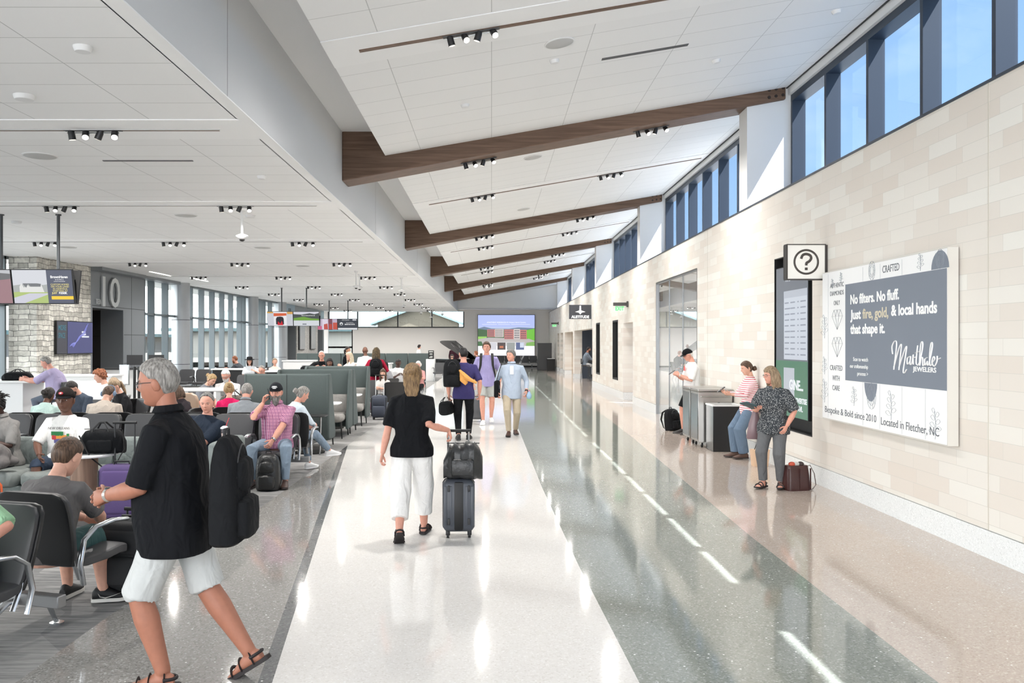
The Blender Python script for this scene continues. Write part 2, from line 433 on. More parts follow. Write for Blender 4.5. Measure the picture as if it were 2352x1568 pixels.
# ceilings
struct('ceiling', MB().box(XL - 2.0, XF - .14, Y0, YE + .3, HC, HC + .25), CEIL, sm=False)
mb = MB()
mb.prism([(-1.77, cloud_z(-1.77)), (4.92, cloud_z(4.92)), (4.92, cloud_z(4.92) + .12), (-1.77, cloud_z(-1.77) + .12)], YE + .3 - Y0,
         Matrix.Translation((0, YE + .3, 0)) @ Matrix.Rotation(R(90), 4, 'X'))
struct('ceiling_sloped', mb, CLOUD, sm=False)
struct('ceiling_upper', MB().box(XF - .15, .4, Y0, YE + .3, 5.36, 5.5), WHITE2, sm=False)
struct('ceiling_roof', MB().box(XF - .2, 5.25, Y0, YE + .6, 6.45, 6.6), WHITE2, sm=False)
struct('trim_fascia', MB().box(XF - .15, XF, Y0, YE + .3, HC, 5.4), FASC, sm=False)
mb = MB()
for y in (14.2, 24.7, 35.2):
    mb.box(XF, XF + .002, y - 6, y - 5.99, HC, 5.36)
struct('trim_fascia_joint', mb, mat('joint', (150, 150, 150), .8), sm=False)
# plain border of the flat ceiling beside the fascia and the bands the light slots sit in
mb = MB(); mb.box(XF - .12, XF + .012, Y0, YE, HC - .012, HC)
for k in range(-2, 11):
    y = 9.42 + 5.22 * k
    mb.box(XL, XF - .12, y - .42, y + .42, HC - .012, HC)
struct('trim_ceiling_band', mb, mat('ceiling_band', (240, 240, 239), .85), sm=False)
mb = MB(); mb2 = MB()
for k in range(-1, 10):
    y = 9.42 + 5.22 * k
    mb.box(XL + .4, XF - .46, y - .02, y + .035, HC - .016, HC - .011)
    mb2.box(XL + .4, XF - .44, y - .034, y - .02, HC - .02, HC - .011)
struct('trim_light_slot', mb, WOOD, sm=False)
struct('trim_light_slot_shade', mb2, mat('slot_shade', (190, 190, 189), .7), sm=False)  # grey strip: shade of the slot recess put into its colour
mb = MB(); mb2 = MB()
for k in range(-1, 5):
    y = 9.42 + 10.5 * k
    M = Matrix.Translation((0, y, 0))
    for (a, b, o, dst) in ((-.42, .42, .012, mb), (-.03, .045, .02, mb2)):
        x0, x1 = (-1.77, 4.9) if dst is mb else (-1.43, 4.8)
        dst.prism([(x0, cloud_z(x0) - o), (x1, cloud_z(x1) - o), (x1, cloud_z(x1)), (x0, cloud_z(x0))], b - a,
                 Matrix.Translation((0, y + b, 0)) @ Matrix.Rotation(R(90), 4, 'X'))
struct('trim_sloped_band', mb, mat('cloud_band', (233, 233, 232), .85), sm=False)
struct('trim_sloped_slot', mb2, WOOD, sm=False)

# right wall with its openings
OPEN = [(11.59, 13.15, .59, 3.106), (18.1, 22.6, .0, 3.39), (26.3, 28.2, 0, 2.475), (29.4, 30.66, .575, 2.62), (34.3, 35.5, .58, 2.64),
        (36.9, 44.9, 0, 2.455), (45.7, 50.7, 0, 2.44), (52, 54, 0, 2.44), (54.8, 56.5, 0, 2.44)]
def holed(x0, x1, ya, yb, za, zb, holes, axis='y'):
    mb = MB(); us = sorted(set([ya, yb] + [h[0] for h in holes] + [h[1] for h in holes])); zs = sorted(set([za, zb] + [h[2] for h in holes] + [h[3] for h in holes]))
    us = [u for u in us if ya <= u <= yb]; zs = [z for z in zs if za <= z <= zb]
    for a, b in zip(us[:-1], us[1:]):
        z_run = []
        for c, d in zip(zs[:-1], zs[1:]):
            solid = not any(h[0] <= (a + b) / 2 <= h[1] and h[2] <= (c + d) / 2 <= h[3] for h in holes)
            if solid:
                if z_run and z_run[-1][1] == c: z_run[-1][1] = d
                else: z_run.append([c, d])
        for c, d in z_run:
            if axis == 'y': mb.box(x0, x1, a, b, c, d)
            else: mb.box(a, b, x0, x1, c, d)
    return mb
struct('wall_right', holed(XW, XW + .4, Y0, YE, .24, 4.08, [(a, b, max(c, .24) if c else .24, d) for a, b, c, d in OPEN]), TILE, sm=False)
mb = MB()
ysb = [Y0]
for a, b, c, d in OPEN:
    if c == 0: ysb += [a, b]
ysb.append(YE)
for a, b in zip(ysb[::2], ysb[1::2]): mb.box(XW - .012, XW + .4, a, b, 0, .235)
struct('baseboard_right', mb, T_BASE, sm=False)
struct('trim_control_joint', MB().box(XW - .002, XW, 7.475, 7.487, .24, 4.08).box(XW - .002, XW, 17.2, 17.21, .24, 4.08), mat('sealant', (196, 190, 178), .8), sm=False)
# reveal shadow line and sill ledge of the clerestory
struct('trim_sill', MB().box(XW - .012, 5.4, Y0, YE, 4.08, 4.105), NAVY, sm=False)
struct('wall_outer_right', MB().box(5.3, 5.5, Y0, YE, 3.6, 4.08).box(XW + .4, 5.3, Y0, YE, 3.6, 3.7), WHITE, sm=False)
# piers and the band above the clerestory
for k, y in enumerate(PIERS):
    struct('wall_pier', MB().box(XW, 5.2, y, y + .46, 4.105, 6.45), WHITE, sm=False)
struct('trim_clerestory_head', MB().box(4.95, 5.22, Y0, YE, 5.98, 6.45), mat('head_white', (224, 224, 223), .7), sm=False)
struct('wall_bay_end', MB().box(5.0, 5.4, PIERS[-1] + 6.2, YE, 4.105, 6.0), WHITE, sm=False)
struct('trim_ceiling_shadow_gap', MB().box(4.92, 4.94, Y0, YE, 6.09, 6.14), CHARC, sm=False)
# clerestory windows, one per bay
for k, y in enumerate(PIERS[:-1]):
    a, b = y + .46, y + 10.5
    fr = MB(); n = 7
    fr.box(5.0, 5.22, a, b, 5.87, 5.98); fr.box(5.05, 5.22, a, b, 4.105, 4.15)
    sp = 1.46
    for j in range(n + 1):
        yy = b - .04 - sp * j
        if yy < a + .15: continue
        fr.box(5.0, 5.22, yy - .035, yy + .035, 4.15, 5.87)
    fr.box(5.0, 5.22, a, a + .07, 4.15, 5.87)
    f = struct('window_%d' % (k + 1), MB().box(5.195, 5.2, a, b, 4.15, 5.87), GLASS_C, sm=False)
    obj('window_frame', fr, NAVY, f, sm=False)

# wood wrapped beams
for k, y in enumerate([p - .06 for p in PIERS if p > 5]):
    mb = MB()
    xt = 4.9 if k < 6 else 4.3
    pr = [(XF, 4.54), (xt, 5.90), (xt, cloud_z(xt) + .06), (-.9, cloud_z(-.9) + .12), (-1.4, 5.37), (XF, 5.37)]
    for (ya, yb, o) in ((y, y + .6, 0),):
        mb.prism([(x, z + (o if i < 2 else 0)) for i, (x, z) in enumerate(pr)], yb - ya, Matrix.Translation((0, yb, 0)) @ Matrix.Rotation(R(90), 4, 'X'))
    o = obj('ceiling_beam', mb, WOOD, sm=False, bevel=.02)
    nm = ['nearest', 'second', 'third', 'fourth', 'fifth', 'sixth'][k]
    tag(o, 'sloping walnut clad ceiling beam, %s from the camera' % nm, 'beam', 'walnut ceiling beams')
    if k < 4:
        b = MB()
        for i in range(3):
            for j in range(2):
                M = Matrix.Translation((4.62 + .115 * i, y - .004, 5.93 + .115 * j + .02 * i)) @ Matrix.Rotation(R(90), 4, 'X')
                b.loft([(M @ Vector((0, 0, z)), M.to_3x3() @ Vector((.026, 0, 0)), M.to_3x3() @ Vector((0, .026, 0))) for z in (-.01, .004)], 14)
        obj('bolt_cover', b, mat('bolt_dark', (40, 28, 22), .5), o)

# far wall
hol = [(XL, -2.08, 2.99, 4.16), (XL, -10.4, 1.55, 2.9), (XL, -10.4, .2, 1.45)]
struct('wall_far', holed(YE, YE + .25, XL - 2, XW + .4, 0, 4.34, [(a, b, c, d) for a, b, c, d in hol], 'x'), GREYW, sm=False)
struct('wall_far_upper', MB().box(XF - .1, 5.4, YE - 1.2, YE - .95, 4.34, 6.45).box(XF - .1, XW + .4, YE - 1.2, YE + .25, 4.3, 4.36), GREYL, sm=False)
fr = MB()
for x in (XL + .02, XL + 2.2, -7.0, -4.1 - .35, -2.08):
    fr.box(x - .04, x + .04, YE - .02, YE + .12, 2.99, 4.16)
fr.box(XL, -2.08, YE - .02, YE + .12, 2.95, 3.03)
f = struct('window_20', MB().box(XL, -2.1, YE + .1, YE + .11, 3.03, 4.16), GLASS, sm=False); obj('window_frame', fr, CHARC, f, sm=False)
f = struct('window_21', MB().box(XL, -10.4, YE + .1, YE + .11, .2, 2.9), GLASS, sm=False)
obj('window_frame', MB().box(XL, -10.4, YE, YE + .14, 1.44, 1.56).box(-10.44, -10.36, YE, YE + .14, .2, 2.95), CHARC, f, sm=False)
struct('baseboard_far', MB().box(-10, XW, YE - .015, YE, 0, .12), CHARC, sm=False)

# left wall: glazing, round silver columns, the gate portals
def glazing(idx, ya, yb, x, mull, z1=HC):
    f = struct('window_%d' % idx, MB().box(x - .11, x - .1, ya, yb, .12, z1), GLASS, sm=False)
    fr = MB(); fr.box(x - .22, x, ya, yb, 2.83, 2.9); fr.box(x - .22, x, ya, yb, 0, .14); fr.box(x - .22, x, ya, yb, z1 - .08, z1)
    for y in mull: fr.box(x - .24, x, y - .04, y + .04, 0, z1)
    obj('window_frame', fr, FRAME, f, sm=False)
glazing(7, Y0, 23.35, -12.95, [Y0 + .05 + 1.4 * i for i in range(22)] + [23.2])
glazing(8, 30.6, 33.6, XL, [30.65, 31.5, 32.85])
glazing(9, 34.3, 43.6, XL, [34.75, 35.55, 36.95, 38.35, 39.75, 41.1, 42.5, 43.2])
glazing(10, 44.2, 51.3, XL, [44.8, 46.3, 47.0, 48.4, 50.4, 51.2])
for y, r in ((33.9, .34), (43.9, .34), (49.9, .34)):
    o = struct('trim_column', MB().cyl((XL + .1, y), r, 0, HC, 36), SILVER)
    j = MB()
    for z in (1.0, 2.72): j.cyl((XL + .1, y), r + .003, z, z + .02, 36)
    obj('cladding_joint', j, CHARC, o)
struct('trim_soffit_left', MB().box(XL, XL + .35, 26.5, 33.2, HC - .1, HC), PANEL, sm=False)
# stone pier of the near gate
struct('wall_stone', MB().box(-12.95, XL, 23.35, 26.5, 0, HC), STONE, sm=False)
struct('wall_portal', holed(XL - .75, XL, 26.5, 30.6, 0, HC, [(26.62, 28.84, 0, 2.92)]), PANEL, sm=False)
jn = MB()
for y in (29.5,): jn.box(XL - .001, XL + .003, y, y + .02, 0, HC)
for z in (2.98, 2.1, 1.15): jn.box(XL - .001, XL + .003, 28.9 if z < 2.9 else 26.6, 30.6, z, z + .018)
struct('trim_portal_joint', jn, CHARC, sm=False)
struct('wall_gate_passage', MB().box(XL - 2.2, XL - .75, 28.84, 29.0, 0, 3.2).box(XL - 2.2, XL - 2.1, 26.4, 29, 0, 3.2), mat('dark_door_panel', (42, 39, 39), .4), sm=False)
struct('wall_gate_jamb', MB().box(XL - 2.1, XL - .75, 26.45, 26.62, 0, 3.2).box(XL - 2.2, XL - .75, 26.4, 29, 2.92, 3.2), mat('taupe', (150, 138, 132), .7), sm=False)
struct('trim_gate_door_seam', MB().box(XL - 2.1, XL - .76, 28.83, 28.84, 1.05, 1.07).box(XL - 2.1, XL - .76, 28.83, 28.84, 2.05, 2.07), BLACK, sm=False)
# second gate, far left corner
struct('wall_portal_far', holed(XL - .5, XL, 51.3, 63.4, 0, HC, [(52.1, 54.25, 0, 2.95), (61.0, 63.0, 0, 2.95)]), PANEL, sm=False)
struct('wall_stone_far', MB().box(XL - .4, XL + .04, 54.3, 60.9, 0, 3.6), mat('pebble_stone', (158, 156, 152), .9, vary=.35, vscale=14), sm=False)
struct('wall_gate_far_back', MB().box(XL - .9, XL - .5, 51.3, 63.4, 0, 3.0), BLACK, sm=False)
struct('wall_left_corner', MB().box(XL - .3, XL - .1, 63.4, YE, 0, 1.0), PANEL, sm=False)

# rooms behind the right wall
struct('wall_bar', MB().box(9.3, 9.5, 36, 45.3, 0, 3.4).box(XW + .4, 9.5, 44.9, 45.1, 0, 3.4).box(XW + .4, 9.5, 36.4, 36.6, 0, 3.4), mat('bar_navy', (52, 60, 72), .6), sm=False)
struct('ceiling_bar', MB().box(XW + .4, 9.5, 26, 57.5, 2.95, 3.05), WHITE2, sm=False)
struct('wall_back_rooms', MB().box(6.2, 6.3, 45.1, 57, 0, 3).box(XW + .4, 6.3, 50.7, 50.9, 0, 3).box(XW + .4, 6.3, 54.0, 54.2, 0, 3).box(XW + .4, 6.3, 56.5, 56.7, 0, 3), TILE_X, sm=False)
struct('wall_door_recess', MB().box(XW + .4, 5.8, 28.2, 28.4, .24, 2.95).box(5.6, 5.8, 26.1, 28.4, 0, 2.95), TILE_X, sm=False)
struct('wall_niche_back', MB().box(XW + .12, XW + .16, 11.59, 13.15, .59, 3.106).box(XW + .001, XW + .12, 13.13, 13.15, .59, 3.106).box(XW + .001, XW + .12, 11.59, 11.61, .59, 3.106).box(XW + .001, XW + .12, 11.59, 13.15, .59, .61).box(XW + .001, XW + .12, 11.59, 13.15, 3.09, 3.106), BLACK, sm=False)
# tall slot windows
for i, (a, b, c, d) in enumerate((OPEN[3], OPEN[4])):
    f = struct('window_%d' % (30 + i), MB().box(XW + .1, XW + .11, a, b, c, d), glass_mat('slot_glass_%d' % i, (.2, .22, .25, 1), .35), sm=False)
    obj('window_frame', MB().box(XW - .01, XW + .2, a, a + .06, c, d).box(XW - .01, XW + .2, b - .06, b, c, d).box(XW - .01, XW + .2, a, b, c, c + .06).box(XW - .01, XW + .2, a, b, d - .06, d), BLACK, f, sm=False)
    struct('wall_slot_back', MB().box(XW + .38, XW + .4, a, b, c, d), CHARC, sm=False)
# big shop window beside the bins
f = struct('window_32', MB().box(XW + .04, XW + .05, 18.1, 22.6, .0, 3.39), GLASS_M, sm=False)
obj('window_frame', MB().box(XW, XW + .1, 18.08, 18.12, 0, 3.39).box(XW, XW + .1, 22.58, 22.62, 0, 3.39).box(XW, XW + .1, 18.1, 22.6, 3.36, 3.4).box(XW + .03, XW + .06, 19.6, 19.615, 0, 3.36).box(XW + .03, XW + .06, 21.1, 21.115, 0, 3.36), mat('thin_steel', (120, 122, 124), .3, .7), f, sm=False)
struct('wall_shop', MB().box(7.4, 7.5, 17.6, 23.2, 0, 3.5).box(XW + .4, 7.5, 17.5, 17.6, 0, 3.5).box(XW + .4, 7.5, 23.2, 23.3, 0, 3.5).box(XW + .4, 7.5, 17.5, 23.3, 3.5, 3.6), GREYL, sm=False)
struct('floor_shop', MB().box(XW + .4, 7.5, 17.5, 23.3, -.05, 0), T_BEIGE, sm=False)

# outside: apron and the teal roofed terminal wing
struct('ground_apron', MB().box(-140, -13, -60, 160, -.3, -.02).box(-140, 60, 65.4, 160, -.3, -.02), mat('dark_apron', (96, 96, 96), .9), sm=False)
TEAL = brick_mat('teal_roof_seams', (1, 2), .5, 50, (116, 138, 138), (119, 141, 141), (96, 118, 119), .03, .5, 0)
TEALX = brick_mat('teal_roof_seams_far', (0, 2), .5, 50, (112, 134, 138), (115, 137, 141), (92, 114, 119), .03, .5, 0)
EXTW = mat('exterior_render', (172, 170, 163), .9)
def ext_building(label, x0, x1, y0, y1, hw, hr, ridge, rm):
    t = thing('terminal_wing', label, 'building', ((x0 + x1) / 2, (y0 + y1) / 2, 0))
    ox, oy = (x0 + x1) / 2, (y0 + y1) / 2; a, b = (x1 - x0) / 2, (y1 - y0) / 2
    obj('outer_wall', MB().box(-a, a, -b, b, 0, hw), EXTW, t, sm=False)
    m = MB(); e = .8
    if ridge == 'y': r0, r1 = Vector((0, -b + a * .9, hr)), Vector((0, b - a * .9, hr))
    else: r0, r1 = Vector((-a + b * .9, 0, hr)), Vector((a - b * .9, 0, hr))
    q = [Vector((-a - e, -b - e, hw)), Vector((a + e, -b - e, hw)), Vector((a + e, b + e, hw)), Vector((-a - e, b + e, hw))]
    if ridge == 'y': m.add(q + [r0, r1], [(0, 1, 4), (1, 2, 5, 4), (2, 3, 5), (3, 0, 4, 5), (0, 3, 2, 1)])
    else: m.add(q + [r0, r1], [(0, 1, 5, 4), (1, 2, 5), (2, 3, 4, 5), (3, 0, 4), (0, 3, 2, 1)])
    obj('metal_roof', m, rm, t, sm=False)
    g = MB(); g.box(-a - e, a + e, -b - e - .1, -b - e, hw - .3, hw).box(a + e, a + e + .1, -b - e, b + e, hw - .3, hw)
    obj('gutter', g, mat('teal_gutter', (60, 84, 88), .7), t, sm=False)
    for i in range(8): obj('service_door', MB().box(a, a + .05, -b + 4 + i * 6, -b + 6 + i * 6, 0, 2.2), mat('service_grey', (140, 142, 144), .7), t, sm=False)
ext_building('pale terminal wing with teal metal roof beyond the left glazing', -52, -34, 30, 150, 2.7, 5.6, 'y', TEAL)
ext_building('pale wing with teal hipped roof behind the far clerestory', -30, 12, 82, 112, 3.2, 9.0, 'x', TEALX)
t = thing('entrance_gable', 'small teal gable with tan front behind the far clerestory', 'building', (-6.6, 79.5, 0))
obj('outer_wall', MB().prism([(-3.6, 0), (3.6, 0), (3.6, 3.6), (0, 5.0), (-3.6, 3.6)], 2.5, Matrix.Translation((0, 1, 0)) @ Matrix.Rotation(R(90), 4, 'X')), mat('tan_gable', (108, 102, 90), .9), t, sm=False)
obj('metal_roof', MB().prism([(-4.2, 3.55), (0, 5.15), (4.2, 3.55), (4.2, 3.4), (0, 4.95), (-4.2, 3.4)], 3.2, Matrix.Translation((0, 1.2, 0)) @ Matrix.Rotation(R(90), 4, 'X')), TEALX, t, sm=False)

# ---------------------------------------------------------------- track lights in the slots
LENS = mat('lit_lens', (255, 250, 240), .3, emit=(255, 250, 240), estr=3)
HEADB = mat('spot_head', (30, 30, 32), .4)
def make_cluster(lit=(1, 3), w=.62):
    t = thing('track_light', 'x', 'ceiling light')
    h = MB().box(-w / 2, w / 2, -.028, .028, -.010, .0); obj('housing', h, mat('slot_black', (84, 84, 84), .8), t, sm=False)
    h = MB().tube([(-w / 2 + .03, 0, -.03), (w / 2 - .03, 0, -.03)], .006, 8); obj('rail', h, ALU, t)
    for i in range(4):
        x = -w * .38 + i * w * .253
        d = Vector((.25 if i % 2 else -.1, -.75 if i in lit else .5, -1)).normalized() if i in lit else Vector((-.5 if i else .1, .15, -1)).normalized()
        c = Vector((x, 0, -.03)); u = d.orthogonal().normalized(); v = d.cross(u)
        hd = obj('spotlight_head', MB().loft([(c + d * a, u * r, v * r) for a, r in ((-.03, .03), (0, .036), (.075, .038))], 16), HEADB, t)
        obj('lens', MB().loft([(c + d * a, u * .033, v * .033) for a in (.072, .078)], 16), LENS if i in lit else mat('dim_lens', (200, 198, 190), .3, emit=(255, 245, 230), estr=.6), hd)
    return t
base = make_cluster()
cx_names = {0: 'nearest the fascia', 1: 'second column from fascia', 2: 'third column from fascia'}
first = True
rown = ['first', 'second', 'third', 'fourth', 'fifth', 'sixth', 'seventh', 'eighth', 'ninth', 'tenth', 'added eleventh']
spots = []
for k in range(0, 11):  # last row is added to brighten the far wall
    y = 9.42 + 5.22 * k
    for c in range(3):
        x = -4.31 - 2.94 * c
        if 1129 + x * F / y < -60: continue
        spots.append(((x, y, HC - .012), 0, 'black track spotlights, flat ceiling, %s row ahead, %s' % (rown[k], cx_names[c]), 'track lights in the flat ceiling'))
SL = math.atan(.1707)
for k in range(0, 9):
    y = 9.42 + 5.25 * k
    onb = k % 2 == 1
    for c, x in enumerate((-.22, 2.72)):
        if k == 0 and c: continue
        z = (4.54 + (x - XF) * (5.90 - 4.54) / (4.9 - XF) - .002) if onb else cloud_z(x) - .022
        yy = PIERS[(k - 1) // 2 + 2] + .3 if onb else y
        spots.append(((x, yy, z), SL if not onb else math.atan(.184), 'track spotlights %s the %s, %s cluster' % ('under' if onb else 'in a slot before',
                     rown[k // 2] + ' walnut beam', 'left' if c == 0 else 'right'), 'track lights of the sloped ceiling'))
LT = bpy.data.lights.new('track_spot', 'SPOT'); LT.energy = 230; LT.spot_size = R(166); LT.spot_blend = 1.0; LT.shadow_soft_size = .05; LT.color = (1, .97, .93)
for i, (loc, tilt, lab, grp) in enumerate(spots):
    o = base if i == 0 else dup(base)
    o.location = loc; o.rotation_euler = (0, -tilt, 0); o['label'] = lab; o['group'] = grp
    l = bpy.data.objects.new('track_spot_light', LT); C.objects.link(l); l.location = Vector(loc) + Vector((0, 0, -.14))

for nm, x_, y_, e_ in (('shop', 5.9, 20.4, 500), ('bar', 7.0, 41, 260), ('hall', 5.5, 48.2, 120)):  # unseen spots added to brighten the rooms behind the right wall
    RL = bpy.data.lights.new(nm + '_light', 'SPOT'); RL.energy = e_; RL.spot_size = R(166); RL.spot_blend = 1; RL.shadow_soft_size = .1
    l = bpy.data.objects.new(nm + '_light', RL); C.objects.link(l); l.location = (x_, y_, 2.88 if nm != 'shop' else 3.3)

# ================================================================ people
def fuse(mb, voxel, it=4, fac=.5):
    """melt overlapping closed shapes into one continuous surface"""
    me = mb.mesh('t'); o = bpy.data.objects.new('t', me); C.objects.link(o)
    r = o.modifiers.new('r', 'REMESH'); r.mode = 'VOXEL'; r.voxel_size = voxel
    s = o.modifiers.new('s', 'SMOOTH'); s.iterations = it; s.factor = fac
    dg = bpy.context.evaluated_depsgraph_get()
    n = bpy.data.meshes.new_from_object(o.evaluated_get(dg))
    bpy.data.objects.remove(o); bpy.data.meshes.remove(me)
    return n
def merge(me, mb):
    """append the shapes of mb to a mesh"""
    vs = [v.co.copy() for v in me.vertices] + [Vector(v) for v in mb.v]; k = len(me.vertices)
    fs = [list(p.vertices) for p in me.polygons] + [[i + k for i in f] for f in mb.f]
    n = bpy.data.meshes.new('body'); n.from_pydata(vs, [], fs); n.update(); bpy.data.meshes.remove(me)
    return n

def cloth(name, col, rough=.85, kind=None, col2=None, scale=1.0):
    """woven fabric with fine creases; kind adds a woven or printed pattern"""
    if name in MATS: return MATS[name]
    m, nt, b, t = node_mat(name, rough, .15); N, Lk = nt.nodes, nt.links
    b.inputs['Base Color'].default_value = rgb(*col)
    src = None
    s = N.new('ShaderNodeSeparateXYZ'); Lk.new(t.outputs['Object'], s.inputs[0])
    def stripes(sock, period, width):
        a = N.new('ShaderNodeMath'); a.operation = 'DIVIDE'; a.inputs[1].default_value = period; Lk.new(sock, a.inputs[0])
        f = N.new('ShaderNodeMath'); f.operation = 'FRACT'; Lk.new(a.outputs[0], f.inputs[0])
        g = N.new('ShaderNodeMath'); g.operation = 'LESS_THAN'; g.inputs[1].default_value = width; Lk.new(f.outputs[0], g.inputs[0]); return g
    def mixc(fac, base, c, k=1):
        x = N.new('ShaderNodeMix'); x.data_type = 'RGBA'; x.inputs[7].default_value = rgb(*c)
        q = N.new('ShaderNodeMath'); q.operation = 'MULTIPLY'; q.inputs[1].default_value = k; Lk.new(fac, q.inputs[0]); Lk.new(q.outputs[0], x.inputs[0])
        if base is None: x.inputs[6].default_value = rgb(*col)
        else: Lk.new(base, x.inputs[6])
        return x.outputs[2]
    if kind == 'stripe': src = mixc(stripes(s.outputs[2], .052 * scale, .32).outputs[0], None, col2)
    if kind == 'plaid':
        ad = N.new('ShaderNodeMath'); ad.operation = 'ADD'; Lk.new(s.outputs[0], ad.inputs[0]); Lk.new(s.outputs[1], ad.inputs[1])
        src = mixc(stripes(ad.outputs[0], .042, .5).outputs[0], None, col2, .5)
        src = mixc(stripes(s.outputs[2], .042, .5).outputs[0], src, col2, .5)
        src = mixc(stripes(ad.outputs[0], .021, .16).outputs[0], src, (226, 214, 228), .7)
        src = mixc(stripes(s.outputs[2], .021, .16).outputs[0], src, (90, 52, 98), .7)
    if kind == 'dots':
        v = N.new('ShaderNodeTexVoronoi'); v.inputs['Scale'].default_value = 46 / scale; Lk.new(t.outputs['Object'], v.inputs['Vector'])
        g = N.new('ShaderNodeMath'); g.operation = 'LESS_THAN'; g.inputs[1].default_value = .3; Lk.new(v.outputs['Distance'], g.inputs[0])
        src = mixc(g.outputs[0], None, col2)
    if kind == 'zig':
        w = N.new('ShaderNodeTexWave'); w.inputs['Scale'].default_value = 16; w.inputs['Distortion'].default_value = 6; w.inputs['Detail'].default_value = 1
        Lk.new(t.outputs['Object'], w.inputs['Vector'])
        g = N.new('ShaderNodeMath'); g.operation = 'GREATER_THAN'; g.inputs[1].default_value = .5; Lk.new(w.outputs[1], g.inputs[0])
        src = mixc(g.outputs[0], None, col2)
    n = N.new('ShaderNodeTexNoise'); n.inputs['Scale'].default_value = 7; n.inputs['Detail'].default_value = 3; Lk.new(t.outputs['Object'], n.inputs['Vector'])
    r = N.new('ShaderNodeMapRange'); r.inputs['To Min'].default_value = .9; r.inputs['To Max'].default_value = 1.1; Lk.new(n.outputs[0], r.inputs['Value'])
    h = N.new('ShaderNodeHueSaturation'); h.inputs['Color'].default_value = rgb(*col); Lk.new(r.outputs[0], h.inputs['Value'])
    if src is not None: Lk.new(src, h.inputs['Color'])
    Lk.new(h.outputs[0], b.inputs['Base Color'])
    mp = N.new('ShaderNodeMapping'); mp.inputs['Scale'].default_value = (9, 9, 5); mp.inputs['Rotation'].default_value = (.5, .7, 0); Lk.new(t.outputs['Object'], mp.inputs[0])
    n2 = N.new('ShaderNodeTexNoise'); n2.inputs['Scale'].default_value = 1; n2.inputs['Detail'].default_value = 2.5; n2.inputs['Distortion'].default_value = 1.2; Lk.new(mp.outputs[0], n2.inputs['Vector'])
    bp = N.new('ShaderNodeBump'); bp.inputs['Strength'].default_value = .75; bp.inputs['Distance'].default_value = .035
    Lk.new(n2.outputs[0], bp.inputs['Height']); Lk.new(bp.outputs[0], b.inputs['Normal'])
    return m
def skin(name, col):
    m = mat('skin_' + name, col, .55, vary=.06, vscale=30)
    b = m.node_tree.nodes['Principled BSDF']; b.inputs['Subsurface Weight'].default_value = 0
    return m
def hairm(name, c1, c2):
    k = 'hair_' + name
    if k in MATS: return MATS[k]
    m, nt, b, t = node_mat(k, .5, .35); N, Lk = nt.nodes, nt.links
    mp = N.new('ShaderNodeMapping'); mp.inputs['Scale'].default_value = (90, 90, 14); Lk.new(t.outputs['Object'], mp.inputs[0])
    n = N.new('ShaderNodeTexNoise'); n.inputs['Scale'].default_value = 1; n.inputs['Detail'].default_value = 3; Lk.new(mp.outputs[0], n.inputs['Vector'])
    r = N.new('ShaderNodeValToRGB'); r.color_ramp.elements[0].position = .35; r.color_ramp.elements[0].color = rgb(*c1); r.color_ramp.elements[1].position = .68; r.color_ramp.elements[1].color = rgb(*c2)
    Lk.new(n.outputs[0], r.inputs[0]); Lk.new(r.outputs[0], b.inputs['Base Color'])
    bp = N.new('ShaderNodeBump'); bp.inputs['Strength'].default_value = .7; bp.inputs['Distance'].default_value = .01
    Lk.new(n.outputs[0], bp.inputs['Height']); Lk.new(bp.outputs[0], b.inputs['Normal'])
    return m
HAIR = {'grey': ((104, 100, 96), (162, 158, 152)), 'white': ((186, 182, 176), (232, 230, 226)), 'brown': ((58, 42, 32), (104, 80, 62)), 'dark': ((24, 20, 19), (56, 48, 44)),
        'black': ((10, 10, 11), (34, 31, 32)), 'blond': ((126, 98, 62), (192, 164, 120)), 'ash': ((112, 92, 72), (168, 146, 118)), 'red': ((104, 58, 36), (158, 98, 64)), 'salt': ((70, 68, 66), (140, 138, 134)),
        'golden': ((88, 66, 42), (150, 120, 82)), 'palegold': ((196, 178, 146), (232, 220, 196)), 'locs': ((40, 32, 24), (112, 92, 58))}
SK = {'fair': (214, 164, 142), 'pink': (208, 150, 130), 'tan': (162, 108, 86), 'brown': (104, 68, 52), 'dark': (74, 50, 42), 'olive': (190, 142, 114)}

def ik(a, t, l1, l2, pole):
    d = t - a; L = min(d.length, (l1 + l2) * .999); L = max(L, abs(l1 - l2) + .02)
    dn = d.normalized(); t = a + dn * L
    x = (l1 * l1 - l2 * l2 + L * L) / (2 * L); h = math.sqrt(max(l1 * l1 - x * x, 0))
    p = pole - dn * pole.dot(dn); p = p.normalized() if p.length > 1e-5 else dn.orthogonal().normalized()
    return a + dn * x + p * h, t

